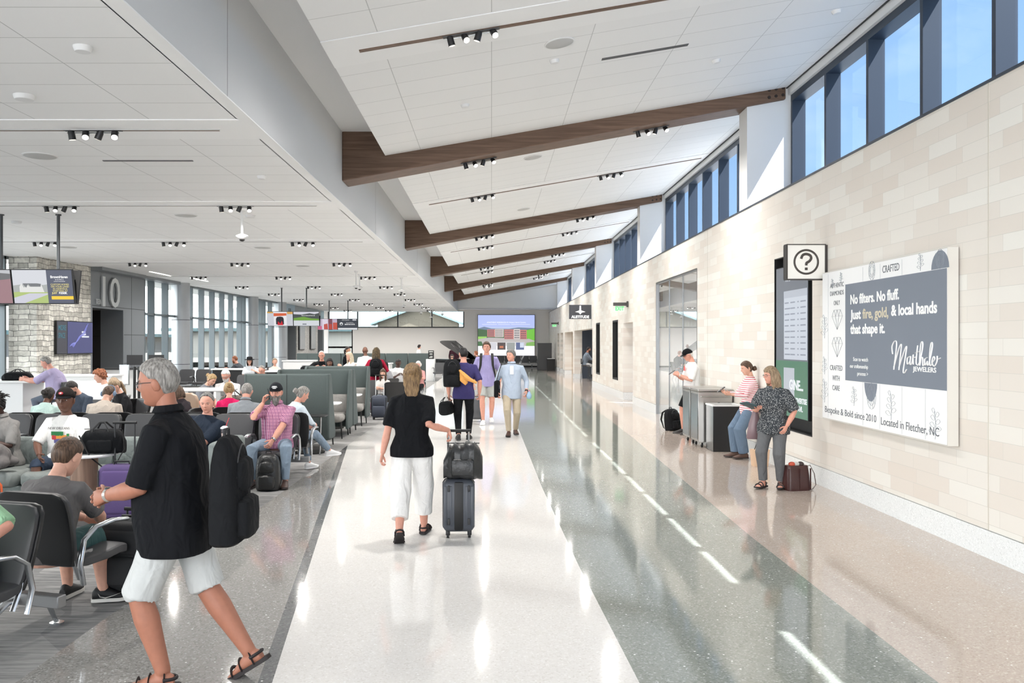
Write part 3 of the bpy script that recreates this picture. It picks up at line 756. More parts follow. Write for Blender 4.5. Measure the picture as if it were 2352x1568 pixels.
def head_local(x, y, z, s=1.0, fem=False, wide=1.0):
    """x right, y front, z up of the unit sphere, shaped into a head"""
    if abs(z) < .9999:
        rho = math.sqrt(max(1e-9, x * x + y * y)); full = math.sqrt(max(0, 1 - abs(z) ** (6.5 if z < 0 else 3.0)))
        k = full / rho; fr = max(0, y / rho) ** .7
        y *= 1 + (k - 1) * fr; x *= 1 + (k - 1) * (.3 if z < 0 else .25)
    px, py, pz = .077 * x * wide, .098 * y, .119 * z
    if z < 0:
        k = -z; px *= 1 - (.40 if fem else .32) * k ** 1.5
        if y < 0: py *= 1 - .42 * min(1, k * 1.5)
        else: py *= 1 - .09 * k * k
    else: px *= 1 + .03 * z
    if y > 0:
        f = y
        py -= .010 * max(0, y - .55)
        g = lambda cx, cz, wx, wz: math.exp(-(((abs(px) if cx else px) - cx) / wx) ** 2 - ((pz - cz) / wz) ** 2)
        py += f * (.011 * g(0, .006, .009, .022) + .021 * g(0, -.014, .013, .015) - .009 * g(.031, .010, .017, .012)
                   + .005 * g(.026, .032, .024, .009) + .006 * g(0, -.046, .024, .008) - .004 * g(0, -.0525, .02, .003) + .005 * g(0, -.058, .02, .006)
                   + .009 * g(0, -.092, .024, .016) + .004 * g(.045, -.02, .022, .02) - .006 * g(0, -.073, .03, .007))
    return Vector((px, py, pz)) * s

def facept(xm, zm, fem=False, wide=1.0, out=0.0):
    z = zm / .119; r = math.sqrt(max(0, 1 - z * z)); lo, hi = 0.0, PI / 2
    for _ in range(18):
        a = (lo + hi) / 2
        if head_local(r * math.sin(a), r * math.cos(a), z, 1, fem, wide).x < abs(xm): lo = a
        else: hi = a
    p = head_local(r * math.sin(a), r * math.cos(a), z, 1, fem, wide); p.x = xm; p.y += out; return p

def make_head(mb, M, s, q, fem, wide):
    nu, nv = (64, 56) if q > 1 else ((36, 30) if q else (20, 16))
    vs = []; fs = []
    for j in range(nv + 1):
        th = PI * j / nv; z = math.cos(th); r = math.sin(th)
        for i in range(nu):
            a = 2 * PI * i / nu; vs.append(M @ head_local(r * math.sin(a), r * math.cos(a), z, s, fem, wide))
    for j in range(nv):
        for i in range(nu):
            k = (i + 1) % nu; fs.append((j * nu + i, (j + 1) * nu + i, (j + 1) * nu + k, j * nu + k))
    mb.add(vs, fs)
    for sx in (-1, 1):       # ears
        R3 = M.to_3x3()
        mb.ball(M @ Vector((sx * .079 * s * wide, -.012 * s, -.008 * s)), .010 * s, .021 * s, .032 * s, 12, R3 @ Euler((R(-12), R(8 * sx), R(-22 * sx))).to_matrix())
        mb.ball(M @ Vector((sx * .076 * s * wide, -.006 * s, -.024 * s)), .009 * s, .012 * s, .014 * s, 8, R3)

def hair_limit(az, style):
    T = {'short': [(-1, -.62), (-.55, -.5), (-.3, -.12), (-.1, .16), (.2, .20), (.45, .42), (.7, .56), (1, .62)],
         'fringe': [(-1, -.75), (-.4, -.7), (-.1, -.6), (.3, -.3), (.5, .15), (.7, .36), (1, .42)],
         'full': [(-1, -.75), (-.4, -.62), (-.1, -.35), (.2, -.02), (.45, .34), (.7, .56), (1, .60)],
         'thin': [(-1, -.60), (-.55, -.48), (-.3, -.10), (-.1, .16), (.2, .24), (.45, .58), (.7, .80), (1, .86)],
         'cap': [(-1, .05), (-.4, .10), (0, .20), (.5, .30), (1, .36)]}[style]
    for (a, b), (c, d) in zip(T[:-1], T[1:]):
        if a <= az <= c: return b + (d - b) * (az - a) / (c - a)
    return T[-1][1]
def hair_shell(mb, M, s, style, vol, q, fem, wide, rough=0.0, seed=0, top=1.0):
    rnd = random.Random(seed); nu, nv = (56, 18) if q > 1 else (30, 10)
    vs = []; fs = []
    for j in range(nv + 1):
        t = j / nv
        for i in range(nu):
            a = 2 * PI * i / nu; lim = math.asin(hair_limit(math.cos(a), style)); e = lim + (PI / 2 * top - lim) * t
            x, y, z = math.cos(e) * math.sin(a), math.cos(e) * math.cos(a), math.sin(e)
            p = head_local(x, min(y, y), z, s, fem, wide); n = Vector((x, y, z))
            o = -.004 if t == 0 else vol * min(1, (t * 7)) ** .6 * (1 + .25 * z) + rough * rnd.uniform(-1, 1)
            vs.append(M @ (p + n * o * s))
    for j in range(nv):
        for i in range(nu):
            k = (i + 1) % nu; fs.append((j * nu + i, j * nu + k, (j + 1) * nu + k, (j + 1) * nu + i))
    fs.append(tuple(nv * nu + i for i in range(nu)))
    mb.add(vs, fs)

def hand(mb, w, d, n, side, s, curl, q, spread=.5, thumb=None):
    """w wrist, d pointing direction, n palm normal, side +1 right hand"""
    d = d.normalized(); n = (n - d * n.dot(d)).normalized(); u = d.cross(n) * side      # u points to the thumb side
    seg = 12 if q > 1 else 8
    mb.loft([(w - d * .012 * s, u * .026 * s, n * .018 * s), (w + d * .02 * s, u * .032 * s, n * .018 * s), (w + d * .055 * s, u * .041 * s, n * .016 * s),
             (w + d * .085 * s, u * .042 * s, n * .013 * s), (w + d * .094 * s, u * .036 * s, n * .009 * s)], seg)
    for k, (off, ln, cc) in enumerate(((.031, .070, 0), (.0105, .078, .06), (-.0105, .073, .1), (-.031, .058, .16))):
        b = w + (d * (.086 - .004 * abs(k - 1)) + u * off) * s; c = curl + cc; pts = [b - d * .012 * s, b]; p = b
        dd = (d + u * (off * spread * 4)).normalized(); ax = dd.cross(n)
        for fr, m in ((.45, .55), (.3, 1.0), (.25, .8)):
            dd = (Matrix.Rotation(c * m, 3, ax) @ dd); p = p + dd * ln * fr * s; pts.append(p)
        mb.tube(pts, [.0085 * s, .0088 * s, .0082 * s, .0076 * s, .0058 * s], 8 if q > 1 else 6)
    t0 = w + (d * .022 + u * .026) * s; td = (d * .62 + u * .6 + n * .45).normalized() if thumb is None else thumb.normalized()
    t1 = t0 + td * .036 * s; td2 = (td + d * .5 + n * .1 * curl).normalized(); t2 = t1 + td2 * .028 * s; t3 = t2 + (td2 + d * .2).normalized() * .022 * s
    mb.tube([t0 - td * .012 * s, t0, t1, t2, t3], [.013 * s, .0125 * s, .0105 * s, .0095 * s, .0065 * s], 8 if q > 1 else 6)

def person(label, x, y, rz, H=1.75, hsc=1.0, sex='m', b=1.0, belly=0.0, pose='stand', P=None, lean=0, side=0, tw=0, head=(0, 0, 0),
           hL=None, hR=None, fL=None, fR=None, eL=None, eR=None, kL=None, kR=None, nL=None, nR=None, dL=None, dR=None, curl=.45, yawL=-8, yawR=8,
           sk='fair', hair=('short', 'brown'), top=None, sleeve=.75, bottom=None, leg=1.95, loose=1.0, shoe=('sneaker', (60, 60, 62), (220, 220, 220)),
           q=1, z=0.0, neckline=1.0, extras=(), group=None, belt=None, toeL=0, toeR=0, hem=0.0, wide=1.0, puff=0, collar=False, beard=None, untuck=True):
    s = H / 1.75; fem = sex == 'f'
    root = thing('person', label, 'person', (x, y, z), rz, group)
    sd = int(abs(x * 1000 + y * 77)) % 9999
    seated = pose == 'sit'
    if P is None: P = (0, 0, .90 * s) if pose != 'sit' else (0, 0, .56)
    P = Vector(P)
    if seated:
        fL = fL or (-.11, .42, .085); fR = fR or (.11, .42, .085)
        hL = hL or (-.10, .33, .64); hR = hR or (.10, .33, .64)
    elif pose == 'walk':
        fL = fL or (-.07, .30, .09); fR = fR or (.08, -.32, .16)
        hL = hL or (-.26, -.10, .88 * s); hR = hR or (.26, .16, .90 * s)
    else:
        fL = fL or (-.11, 0, .085); fR = fR or (.11, .0, .085)
        hL = hL or (-.25, .04, .84 * s); hR = hR or (.25, .04, .84 * s)
    V = Vector
    hL, hR, fL, fR = V(hL), V(hR), V(fL), V(fR)
    eL = V(eL or (-.5, -.8, -.2)); eR = V(eR or (.5, -.8, -.2))
    kd = V((0, 1, .15)); kL = V(kL) if kL else kd + V((-.12, 0, 0)); kR = V(kR) if kR else kd + V((.12, 0, 0))
    def up(f): return (Euler((-R(lean) * f, R(side) * f, 0)).to_matrix() @ V((0, 0, 1)))
    tr = Matrix.Rotation(R(tw), 3, 'Z')
    r0 = V((1, 0, 0)); r2 = tr @ V((1, 0, 0)); u1, u2, u3 = up(.75), up(1.1), up(1.15)
    f1 = u1.cross(r0); f2 = u2.cross(r2)
    Wp = P + u1 * .15 * s; Cp = P + u1 * .27 * s; Sh = Cp + u2 * .245 * s; Nk = Sh + u3 * .055 * s
    r2 = f2.cross(-u2).normalized() if f2.length else r2
    r2 = (tr @ V((1, 0, 0))); r2 = (r2 - u2 * r2.dot(u2)).normalized(); f2 = u2.cross(r2).normalized()
    f1 = u1.cross(V((1, 0, 0))).normalized()
    sw = (.158 if fem else .182) * s * (1 + (b - 1) * .45)
    SL_, SR_ = Sh - r2 * sw - u2 * .045 * s, Sh + r2 * sw - u2 * .045 * s
    l1, l2 = .295 * s, .255 * s; t1, t2 = .425 * s, .425 * s
    hipw = .095 * s
    HL, HR = P - r0 * hipw, P + r0 * hipw
    ELB, WL = ik(SL_, hL, l1, l2, eL); ERB, WR = ik(SR_, hR, l1, l2, eR)
    KL, AL = ik(HL, fL, t1, t2, kL); KR, AR = ik(HR, fR, t1, t2, kR)
    # head frame: sits on the neck, turned and tilted by its own angles
    hy, hp, hr = head
    HM3 = (tr @ Euler((R(-lean * .55), R(side * .5), 0)).to_matrix()) @ Euler((R(hp), R(hr), R(hy)), 'XYZ').to_matrix()
    HM3 = tr @ Matrix.Rotation(R(-lean * .55), 3, 'X') @ Matrix.Rotation(R(hy), 3, 'Z') @ Matrix.Rotation(R(-hp), 3, 'X') @ Matrix.Rotation(R(hr), 3, 'Y')
    base_n = Nk + u3 * .036 * s + f2 * .012 * s
    Hc = base_n + HM3 @ V((0, .022 * s, .105 * s * hsc))
    HM = Matrix.Translation(Hc) @ HM3.to_4x4(); hs = .985 * (.97 if fem else 1.0) * (s ** .35) * hsc
    ms = skin(sk, SK[sk])
    # ---- body
    m = MB(); g = 14 if q > 1 else 10
    m.tube([Sh - u2 * .03 * s, Nk, base_n, Hc - HM3 @ V((0, .02 * s, .02 * s))], [.066 * s, .060 * s, .054 * s, .055 * s] if not fem else [.058 * s, .050 * s, .045 * s, .048 * s], g)
    def torso(mm, k, A=None, lo=-.08, bot=None, neck=True):
        """rings from the hem to the neck, k metres of ease"""
        if fem: T = [(lo, .186, .134), (0, .186, .134), (.13, .138, .105), (.25, .150, .118), (.33, .158, .128), (.425, .148, .108), (.475, .125, .085), (.515, .085, .070)]
        else: T = [(lo, .180, .134), (0, .180, .134), (.13, .156, .118), (.25, .168, .122), (.35, .180, .125), (.435, .174, .110), (.480, .148, .088), (.520, .098, .074)]
        rings = []
        for h, rx, ry in T:
            h *= s
            if h <= .27 * s: c = P + (u1 if h > 0 else V((0, 0, 1))) * h; r, f = (r0, f1 if h > 0 else V((0, 1, 0)))
            else: c = Cp + u2 * (h - .27 * s); r, f = r2, f2
            w = 1 + (b - 1) * (1.0 if h < .3 * s else .7)
            bel = belly * math.exp(-((h / s - .10) / .14) ** 2)
            rings.append((c + f * (bel * .5), r * (rx * s * w + k + bel * .25), f * (ry * s * w + k + bel * .5)))
        if neck: rings.append((Nk - u2 * .012 * s, r2 * (.072 * s * neckline + k * .3), f2 * (.064 * s * neckline + k * .3)))
        mm.loft(rings, 20 if q > 1 else 14, True, 2.5)
    torso(m, -.022)
    aw = (1 + (b - 1) * .6) * (.88 if fem else 1.0)
    for Sx, E, Wr in ((SL_, ELB, WL), (SR_, ERB, WR)):
        md = (E * .6 + Wr * .4)
        m.tube([Sx + (Sh - Sx) * .12 - u2 * .02, Sx - u2 * .008, Sx.lerp(E, .5), E, md, E.lerp(Wr, .75), Wr], [.036 * s * aw, .046 * s * aw, .047 * s * aw, .040 * s * aw, .043 * s * aw, .033 * s * aw, .026 * s * aw], g)
    lw = (1 + (b - 1) * .6)
    for Hx, K, A in ((HL, KL, AL), (HR, KR, AR)):
        m.tube([Hx, Hx.lerp(K, .45), K, K.lerp(A, .3), K.lerp(A, .65), A], [.085 * s * lw, .077 * s * lw, .056 * s * lw, .058 * s * lw, .045 * s * lw, .034 * s * lw], g)
    feet = []
    for A, yw, toe, Kx in ((AL, yawL, toeL, KL), (AR, yawR, toeR, KR)):
        fd = Euler((0, 0, R(-yw))).to_matrix() @ V((0, 1, 0)); fd = (fd * math.cos(R(toe)) + V((0, 0, -1)) * math.sin(R(toe))).normalized()
        fx = fd.cross(V((0, 0, 1))).normalized(); fu = fx.cross(fd).normalized(); feet.append((A, fd, fx, fu))
        m.loft([(A - fd * .055 * s - fu * .045 * s, fx * .028 * s, fu * .032 * s), (A + fd * .0 * s - fu * .035 * s, fx * .034 * s, fu * .045 * s), (A + fd * .06 * s - fu * .042 * s, fx * .036 * s, fu * .034 * s),
                (A + fd * .12 * s - fu * .056 * s, fx * .043 * s, fu * .020 * s), (A + fd * .165 * s - fu * .064 * s, fx * .038 * s, fu * .014 * s), (A + fd * .19 * s - fu * .066 * s, fx * .022 * s, fu * .009 * s)], g)
    vox = {3: .009, 2: .011, 1: .018, 0: .026}[q]
    me = fuse(m, vox, 3)
    m = MB()
    make_head(m, HM, hs, q, fem, wide)
    for sgn, E, Wr, nn, dd_ in ((-1, ELB, WL, nL, dL), (1, ERB, WR, nR, dR)):
        d = V(dd_) if dd_ else (Wr - E)
        hand(m, Wr, d, V(nn) if nn else V((-sgn * 1.0, -.15, -.35)), sgn, s * (.92 if fem else 1.0), curl, q)
    me = merge(me, m)
    bo = obj('body', me, ms, root, ang=60)
    # ---- face
    if q:
        dk = mat('eye_dark', (34, 26, 22), .25)
        for sx in (-1, 1):
            e = MB().ball(HM @ (facept(sx * .031, .010, fem, wide, -.0045) * hs), .0135 * hs, .007 * hs, .0055 * hs, 10, HM3); o = obj('eye', e, mat('eye_white', (206, 196, 190), .3), root)
            obj('iris', MB().ball(HM @ (facept(sx * .031, .010, fem, wide, .0012) * hs), .0058 * hs, .0025 * hs, .0050 * hs, 8, HM3), dk, o)
            bw = [HM @ (facept(sx * a, z_, fem, wide, .0005) * hs) for a, z_ in ((.014, .027), (.030, .031), (.045, .027))]
            obj('eyebrow', MB().tube(bw, [.0025, .0034, .002], 6), hairm(hair[1] if hair[1] in HAIR else 'brown', *HAIR[hair[1] if hair[1] in HAIR else 'brown']), root)
        lip = MB().tube([HM @ (facept(xx, zz, fem, wide, -.001) * hs) for xx, zz in ((-.023, -.053), (-.011, -.051), (0, -.0515), (.011, -.051), (.023, -.053))], [.0015, .0040, .0046, .0040, .0015], 8)
        lc = tuple(int(a * k) for a, k in zip(SK[sk], (.80, .64, .62)))
        obj('lips', lip, mat('lips_' + sk, lc, .45), root)
    # ---- hair
    st, hc = hair[0], hair[1]
    hm = hairm(hc, *HAIR[hc]); h = MB(); rnd = random.Random(sd)
    HP = lambda a, b_, c: HM @ (V((a, b_, c)) * hs)
    if st in ('short', 'thin', 'crew'): hair_shell(h, HM, hs, 'thin' if st == 'thin' else 'short', .010 if st != 'crew' else .006, q, fem, wide, .0012, sd)
    elif st == 'shortfull': hair_shell(h, HM, hs, 'full', .020, q, fem, wide, .003, sd)
    elif st == 'curly':
        hair_shell(h, HM, hs, 'full', .022, q, fem, wide, .006, sd)
        for i in range(90 if q > 1 else 45):
            a = rnd.uniform(0, 2 * PI); lim = hair_limit(math.cos(a), 'full'); zz = rnd.uniform(lim, 1); r = math.sqrt(max(0, 1 - zz * zz))
            p = head_local(r * math.sin(a), r * math.cos(a), zz, 1, fem, wide); h.ball(HM @ ((p + V((r * math.sin(a), r * math.cos(a), zz)) * .022) * hs), rnd.uniform(.013, .022), seg=7)
    elif st == 'long' or st == 'bob':
        hair_shell(h, HM, hs, 'fringe', .014, q, fem, wide, .002, sd)
        Ln = hair[2] if len(hair) > 2 else (.34 if st == 'long' else .17)
        for i in range(34):
            a = R(-122 + 244 * i / 33) + PI; sx, sy = math.sin(a), math.cos(a)
            pts = []
            for k in range(6):
                t = k / 5; zz = .05 - Ln * t; rr_ = .077 + .011 * math.sin(PI * min(1, t * 1.1)); wv = .006 * math.sin(k * 2.1 + i)
                pts.append(HP(sx * (rr_ - .005 * t) + wv, sy * (rr_ + .01) - .012 - .018 * t, zz + rnd.uniform(-.012, .012) * t))
            h.tube(pts, [.012, .015, .016, .016, .013, .004], 8)
    elif st == 'ponytail':
        hair_shell(h, HM, hs, 'short', .014, q, fem, wide, .002, sd)
        p0 = HP(0, -.10, .03); Ln = hair[2] if len(hair) > 2 else .22
        h.ball(p0, .024, .024, .024, 10)
        for i in range(7):
            a = i * 2 * PI / 7; o = V((.014 * math.cos(a), 0, .008 * math.sin(a)))
            h.tube([p0, p0 + HM3 @ (V((0, -.03, -.02)) + o), HP(0, -.125, -.05) + o * 1.4, HP(0, -.12, -.05 - Ln * .5) + o * 1.5 + V((.006 * math.sin(i), 0, 0)), HP(0, -.105, -.05 - Ln) + o * .4], [.014, .018, .02, .017, .004], 8)
    elif st == 'halfup':       # gathered half up, a long thick tail down the back
        hair_shell(h, HM, hs, 'full', .020, q, fem, wide, .004, sd)
        h.ball(HP(0, -.095, .045), .045, .034, .034, 12)
        for i in range(34):
            sx = -1 + 2 * (i % 17) / 16; lay = i // 17; pts = []; Ln = (.40 + rnd.uniform(-.04, .04)) * (1 - .38 * abs(sx))
            for k in range(7):
                t = k / 6; wv = .011 * math.sin(k * 1.7 + i * 2.3) * t
                pts.append(HP(sx * (.062 + .016 * math.sin(PI * t) - .030 * t) + wv, -.075 - .022 * lay * (1 - t) - .045 * t + .020 * abs(sx) * (1 - t), .035 - Ln * t))
            h.tube(pts, [.014, .018, .018, .017, .015, .011, .003], 7)
    elif st == 'bun':
        hair_shell(h, HM, hs, 'full', .012, q, fem, wide, .002, sd)
        bz = hair[2] if len(hair) > 2 else -.01
        h.ball(HP(0, -.122, bz), .042, .034, .040, 12)
        h.tube([HP(.03 * math.cos(t * .7), -.135 - .012, bz + .03 * math.sin(t * .7)) for t in range(9)], .012, 7)
    elif st == 'locs':
        hair_shell(h, HM, hs, 'full', .020, q, fem, wide, .004, sd)
        n = 80 if q > 1 else 40
        for i in range(n):
            a = rnd.uniform(0, 2 * PI); zz = rnd.uniform(.35, 1); r = math.sqrt(1 - zz * zz); d = V((r * math.sin(a), r * math.cos(a) - .25, zz)).normalized()
            p = HM @ (head_local(r * math.sin(a), r * math.cos(a), zz, 1, fem, wide) * hs); pts = [p]; up_ = HM3 @ d
            L_ = rnd.uniform(.05, .10)
            for k in range(4): up_ = (up_ + V((rnd.uniform(-.5, .5), rnd.uniform(-.5, .5), -.32))).normalized(); pts.append(pts[-1] + up_ * L_ * .3)
            h.tube(pts, [.009, .009, .008, .007, .004], 6)
    elif st == 'longlocs':
        hair_shell(h, HM, hs, 'full', .016, q, fem, wide, .004, sd)
        for i in range(30):
            a = R(-120 + 240 * i / 29) + PI; Ln = rnd.uniform(.36, .5)
            h.tube([HP(math.sin(a) * .085, math.cos(a) * .095, .06), HP(math.sin(a) * .10, math.cos(a) * .11 - .02, -.08), HP(math.sin(a) * .09, math.cos(a) * .10 - .05, -.08 - Ln * .5), HP(math.sin(a) * .07, -.12, -.05 - Ln)], [.013, .014, .012, .008], 6)
    if beard:
        hb = MB(); nb = 26
        for j in range(3):
            pass
        rings = []
        L0 = beard[1]
        for t, zz, yy, rx, ry in ((0, -.030, .030, .066, .058), (.3, -.062, .034, .064, .064), (.6, -.095, .040, .052, .058), (.85, -.118 - L0 * .5, .050, .038, .042), (1, -.125 - L0, .056, .018, .02)):
            rings.append((HP(0, yy, zz), HM3 @ V((rx * hs, 0, 0)), HM3 @ V((0, ry * hs, 0))))
        hb.loft(rings, 20); 
        hb.tube([HP(-.030, .083, -.050), HP(-.014, .098, -.038), HP(.014, .098, -.038), HP(.030, .083, -.050)], [.006, .008, .008, .006], 8)
        obj('beard', hb, hairm(beard[0], *HAIR[beard[0]]), root, ang=60)
    if h.v: obj('hair', h, hm, root, ang=70)
    # ---- clothes
    if top is not None:
        m = MB(); torso(m, .012, lo=(-.05 if seated else -.11) - hem if untuck else -.04)
        for Sx, E, Wr in ((SL_, ELB, WL), (SR_, ERB, WR)):
            pts = [Sh.lerp(Sx, .5) - u2 * .004, Sx]; n = .066 * s * aw; rr_ = [.050 * s, n]
            if sleeve <= 1:
                pts += [Sx.lerp(E, sleeve * .55), Sx.lerp(E, sleeve)]; rr_ += [(.066 + puff) * s * aw, (.064 + puff * .6) * s * aw]
            else:
                pts += [Sx.lerp(E, .55), E, E.lerp(Wr, (sleeve - 1) * .6), E.lerp(Wr, sleeve - 1)]; rr_ += [(.060 + puff) * s * aw, (.052 + puff) * s * aw, (.049 + puff) * s * aw, (.038 + puff) * s * aw]
            m.tube(pts, rr_, g)
        me = fuse(m, vox * 1.1, 5)
        o = obj('shirt', me, top, root, ang=60)
        if collar:
            cm = MB(); rg = []
            for k_, zz, r_ in ((0, -.012, .078), (1, .026, .064), (2, .030, .070), (3, -.004, .090)):
                rg.append((Nk + u3 * zz * s + f2 * .004, r2 * r_ * s, f2 * r_ * s * .95))
            cm.loft(rg, 20, False); obj('collar', cm, top, o)
    if bottom is not None:
        m = MB(); k = .010
        top_h = .11 * s if not seated else .07
        m.loft([(P - V((0, 0, .085 * s)) + V((0, .01, 0)), r0 * .12 * s, V((0, .095 * s, 0))), (P - V((0, 0, .03 * s)), r0 * (.168 * s * b + k), V((0, .118 * s * b + k, 0))),
                (P + u1 * .04 * s, r0 * (.166 * s * b + k), f1 * (.120 * s * b + k)), (P + u1 * top_h, r0 * ((.142 if fem else .152) * s * b + k), f1 * (.108 * s * b + k + belly * .3))], 16, True, 2.5)
        for Hx, K, A in ((HL, KL, AL), (HR, KR, AR)):
            L_ = loose; pts = [Hx + V((0, 0, .02)), Hx.lerp(K, .3), Hx.lerp(K, .65)]; rr_ = [.088 * s * lw, .092 * s * lw * (1 + (L_ - 1) * .3), .078 * s * lw * (1 + (L_ - 1) * .5)]
            if leg <= 1: pts = [Hx + V((0, 0, .02)), Hx.lerp(K, leg * .5), Hx.lerp(K, leg)]; rr_ = [.090 * s * lw, .094 * s * lw * L_, .088 * s * lw * L_]
            else:
                pts += [K]; rr_ += [.075 * s * lw * (1 + (L_ - 1) * .8)]
                e = leg - 1; pts += [K.lerp(A, e * .5), K.lerp(A, e)]; rr_ += [.063 * s * L_, .052 * s * L_ * (1.0 if L_ <= 1.02 else 1.12)]
            m.tube(pts, rr_, g)
        me = fuse(m, vox * 1.1, 4)
        obj('trousers' if leg > 1.1 else 'shorts', me, bottom, root, ang=60)
    if shoe:
        kind, c1, c2 = shoe
        for (A, fd, fx, fu) in feet:
            Lf = 1.0 * s; sm_ = MB()
            T = [(-.085, .022, .0), (-.07, .034, 0), (0, .037, 0), (.06, .040, 0), (.12, .047, 0), (.17, .042, .004), (.205, .026, .010), (.215, .010, .012)]
            bz = -.085 * s
            pl = [(A + fd * y_ * s + fu * (bz + lift_), fx * r_ * s) for y_, r_, lift_ in T]
            def strip(lo, hi, wdn, m_):
                vs = []; fs = []; n_ = len(pl)
                for c_, u_ in pl:
                    vs += [c_ - u_ * wdn + fu * lo, c_ + u_ * wdn + fu * lo, c_ + u_ * wdn * .97 + fu * hi, c_ - u_ * wdn * .97 + fu * hi]
                for i in range(n_ - 1):
                    for a_ in range(4): fs.append((i * 4 + a_, i * 4 + (a_ + 1) % 4, (i + 1) * 4 + (a_ + 1) % 4, (i + 1) * 4 + a_))
                fs += [(3, 2, 1, 0), tuple((n_ - 1) * 4 + a_ for a_ in range(4))]
                m_.add(vs, fs)
            if kind == 'sandal':
                strip(0, .022 * s, 1.08, sm_); o = obj('shoe', sm_, mat('sandal_%d_%d_%d' % c1, c1, .7), root)
                for y_, w_, h_ in ((.13, .050, .044), (.07, .044, .062), (-.01, .042, .095)):
                    pts = [A + fd * y_ * s + fx * (w_ * math.cos(t_) * s) + fu * (bz + .016 + (h_ * math.sin(t_)) * s) for t_ in [PI * i / 8 for i in range(9)]]
                    obj('strap', MB().tube(pts, .010 * s, 6, flat=.35, up=tuple(fd)), mat('sandal_%d_%d_%d' % c1, c1, .7), o)
                pts = [A + fd * (-.005 - .062 * math.sin(t_)) * s + fx * (.042 * math.cos(t_) * s) + fu * (bz + .058 * s) for t_ in [PI * i / 8 for i in range(9)]]
                obj('strap', MB().tube(pts, .009 * s, 6), mat('sandal_%d_%d_%d' % c1, c1, .7), o)
            else:
                up_ = MB(); up_.loft([(A - fd * .078 * s + fu * (bz + .045 * s), fx * .026 * s, fu * .034 * s), (A - fd * .055 * s + fu * (bz + .058 * s), fx * .036 * s, fu * .052 * s), (A + fu * (bz + .062 * s), fx * .040 * s, fu * .055 * s),
                          (A + fd * .06 * s + fu * (bz + .050 * s), fx * .042 * s, fu * .043 * s), (A + fd * .12 * s + fu * (bz + .036 * s), fx * .046 * s, fu * .030 * s), (A + fd * .17 * s + fu * (bz + .030 * s), fx * .042 * s, fu * .023 * s),
                          (A + fd * .205 * s + fu * (bz + .024 * s), fx * .024 * s, fu * .014 * s)], 14)
                o = obj('shoe', up_, mat('shoe_%d_%d_%d' % c1, c1, .6), root)
                strip(0, .026 * s, 1.06, sm_); obj('sole', sm_, mat('sole_%d_%d_%d' % c2, c2, .6), o)
                if q > 1:
                    for i in range(4):
                        y_ = .035 + .022 * i; zz = bz + (.094 - .016 * i) * s
                        obj('lace', MB().tube([A + fd * y_ * s - fx * .024 * s + fu * (zz - .006), A + fd * (y_ + .006) * s + fu * (zz + .003), A + fd * y_ * s + fx * .024 * s + fu * (zz - .006)], .003, 5), mat('sole_%d_%d_%d' % c2, c2, .6), o)
    # ---- extras on the head and arms
    for ex in extras:
        k = ex[0]
        if k == 'glasses':
            gm = MB()
            for sx in (-1, 1):
                gm.tube([HP(sx * .034 + .021 * math.cos(t), .097 - .006 * math.cos(t) * sx, .006 + .016 * math.sin(t)) for t in [2 * PI * i / 14 for i in range(15)]], .0018, 6)
                gm.tube([HP(sx * .055, .098, .010), HP(sx * .078, .05, .012), HP(sx * .083, -.01, .006)], .002, 6)
            gm.tube([HP(-.013, .100, .010), HP(0, .104, .012), HP(.013, .100, .010)], .0018, 6)
            obj('glasses', gm, mat('spectacle_frame', ex[1] if len(ex) > 1 else (40, 34, 34), .3), root)
        if k == 'cap':
            cm = MB(); hair_shell(cm, HM, hs, 'cap', .017, 2, fem, wide)
            o = obj('cap', cm, ex[1], root, ang=60)
            bk = MB(); vs = []
            n_ = 12; rot = ex[3] if len(ex) > 3 else 0
            for i in range(n_ + 1):
                a = R(-66 + 132 * i / n_); vs += [HP(.083 * math.sin(a), .094 * math.cos(a) + .002, .046), HP(.080 * math.sin(a) * 1.0, .098 * math.cos(a) ** .8 + .070 * math.cos(a) ** 2, .036 - .010 * abs(math.sin(a)))]
            vs2 = [v + HM3 @ V((0, 0, .005)) for v in vs]
            fs = []; K_ = len(vs)
            for i in range(n_):
                a, b2, c, d = 2 * i, 2 * i + 1, 2 * i + 3, 2 * i + 2
                fs += [(a, b2, c, d), (a + K_, d + K_, c + K_, b2 + K_), (b2, b2 + K_, c + K_, c)]
            obj('peak', MB().add(vs + vs2, fs), ex[2], o, sm=False)
            if len(ex) > 4: ex[4](o, HM, HM3, hs)
        if k == 'hat':
            cm = MB(); cm.loft([(HP(0, 0, .045), HM3 @ V((.15, 0, 0)), HM3 @ V((0, .16, 0))), (HP(0, 0, .055), HM3 @ V((.15, 0, 0)), HM3 @ V((0, .16, 0))), (HP(0, -.005, .06), HM3 @ V((.09, 0, 0)), HM3 @ V((0, .11, 0))), (HP(0, -.005, .13), HM3 @ V((.082, 0, 0)), HM3 @ V((0, .095, 0))), (HP(0, -.005, .145), HM3 @ V((.05, 0, 0)), HM3 @ V((0, .06, 0)))], 20)
            obj('hat', cm, ex[1], root, ang=50)
        if k == 'watch':
            E, Wr = (ELB, WL) if ex[1] < 0 else (ERB, WR); d = (Wr - E).normalized(); c = Wr - d * .02; u = d.orthogonal().normalized(); v = d.cross(u)
            ri = .031 * s
            wm = MB().loft([(c - d * .011, u * ri, v * ri), (c - d * .011, u * (ri + .004), v * (ri + .004)), (c + d * .011, u * (ri + .004), v * (ri + .004)), (c + d * .011, u * ri, v * ri)], 16)
            o = obj('wristwatch', wm, mat('watch_%d_%d_%d' % ex[2], ex[2], .3, .5), root)
            z_ = V((0, 0, 1)) - d * d.z; z_ = z_.normalized(); obj('dial', MB().ball(c + z_ * (ri + .003), .016, .016, .008, 10), mat('watch_dial', (60, 66, 70), .2), o)
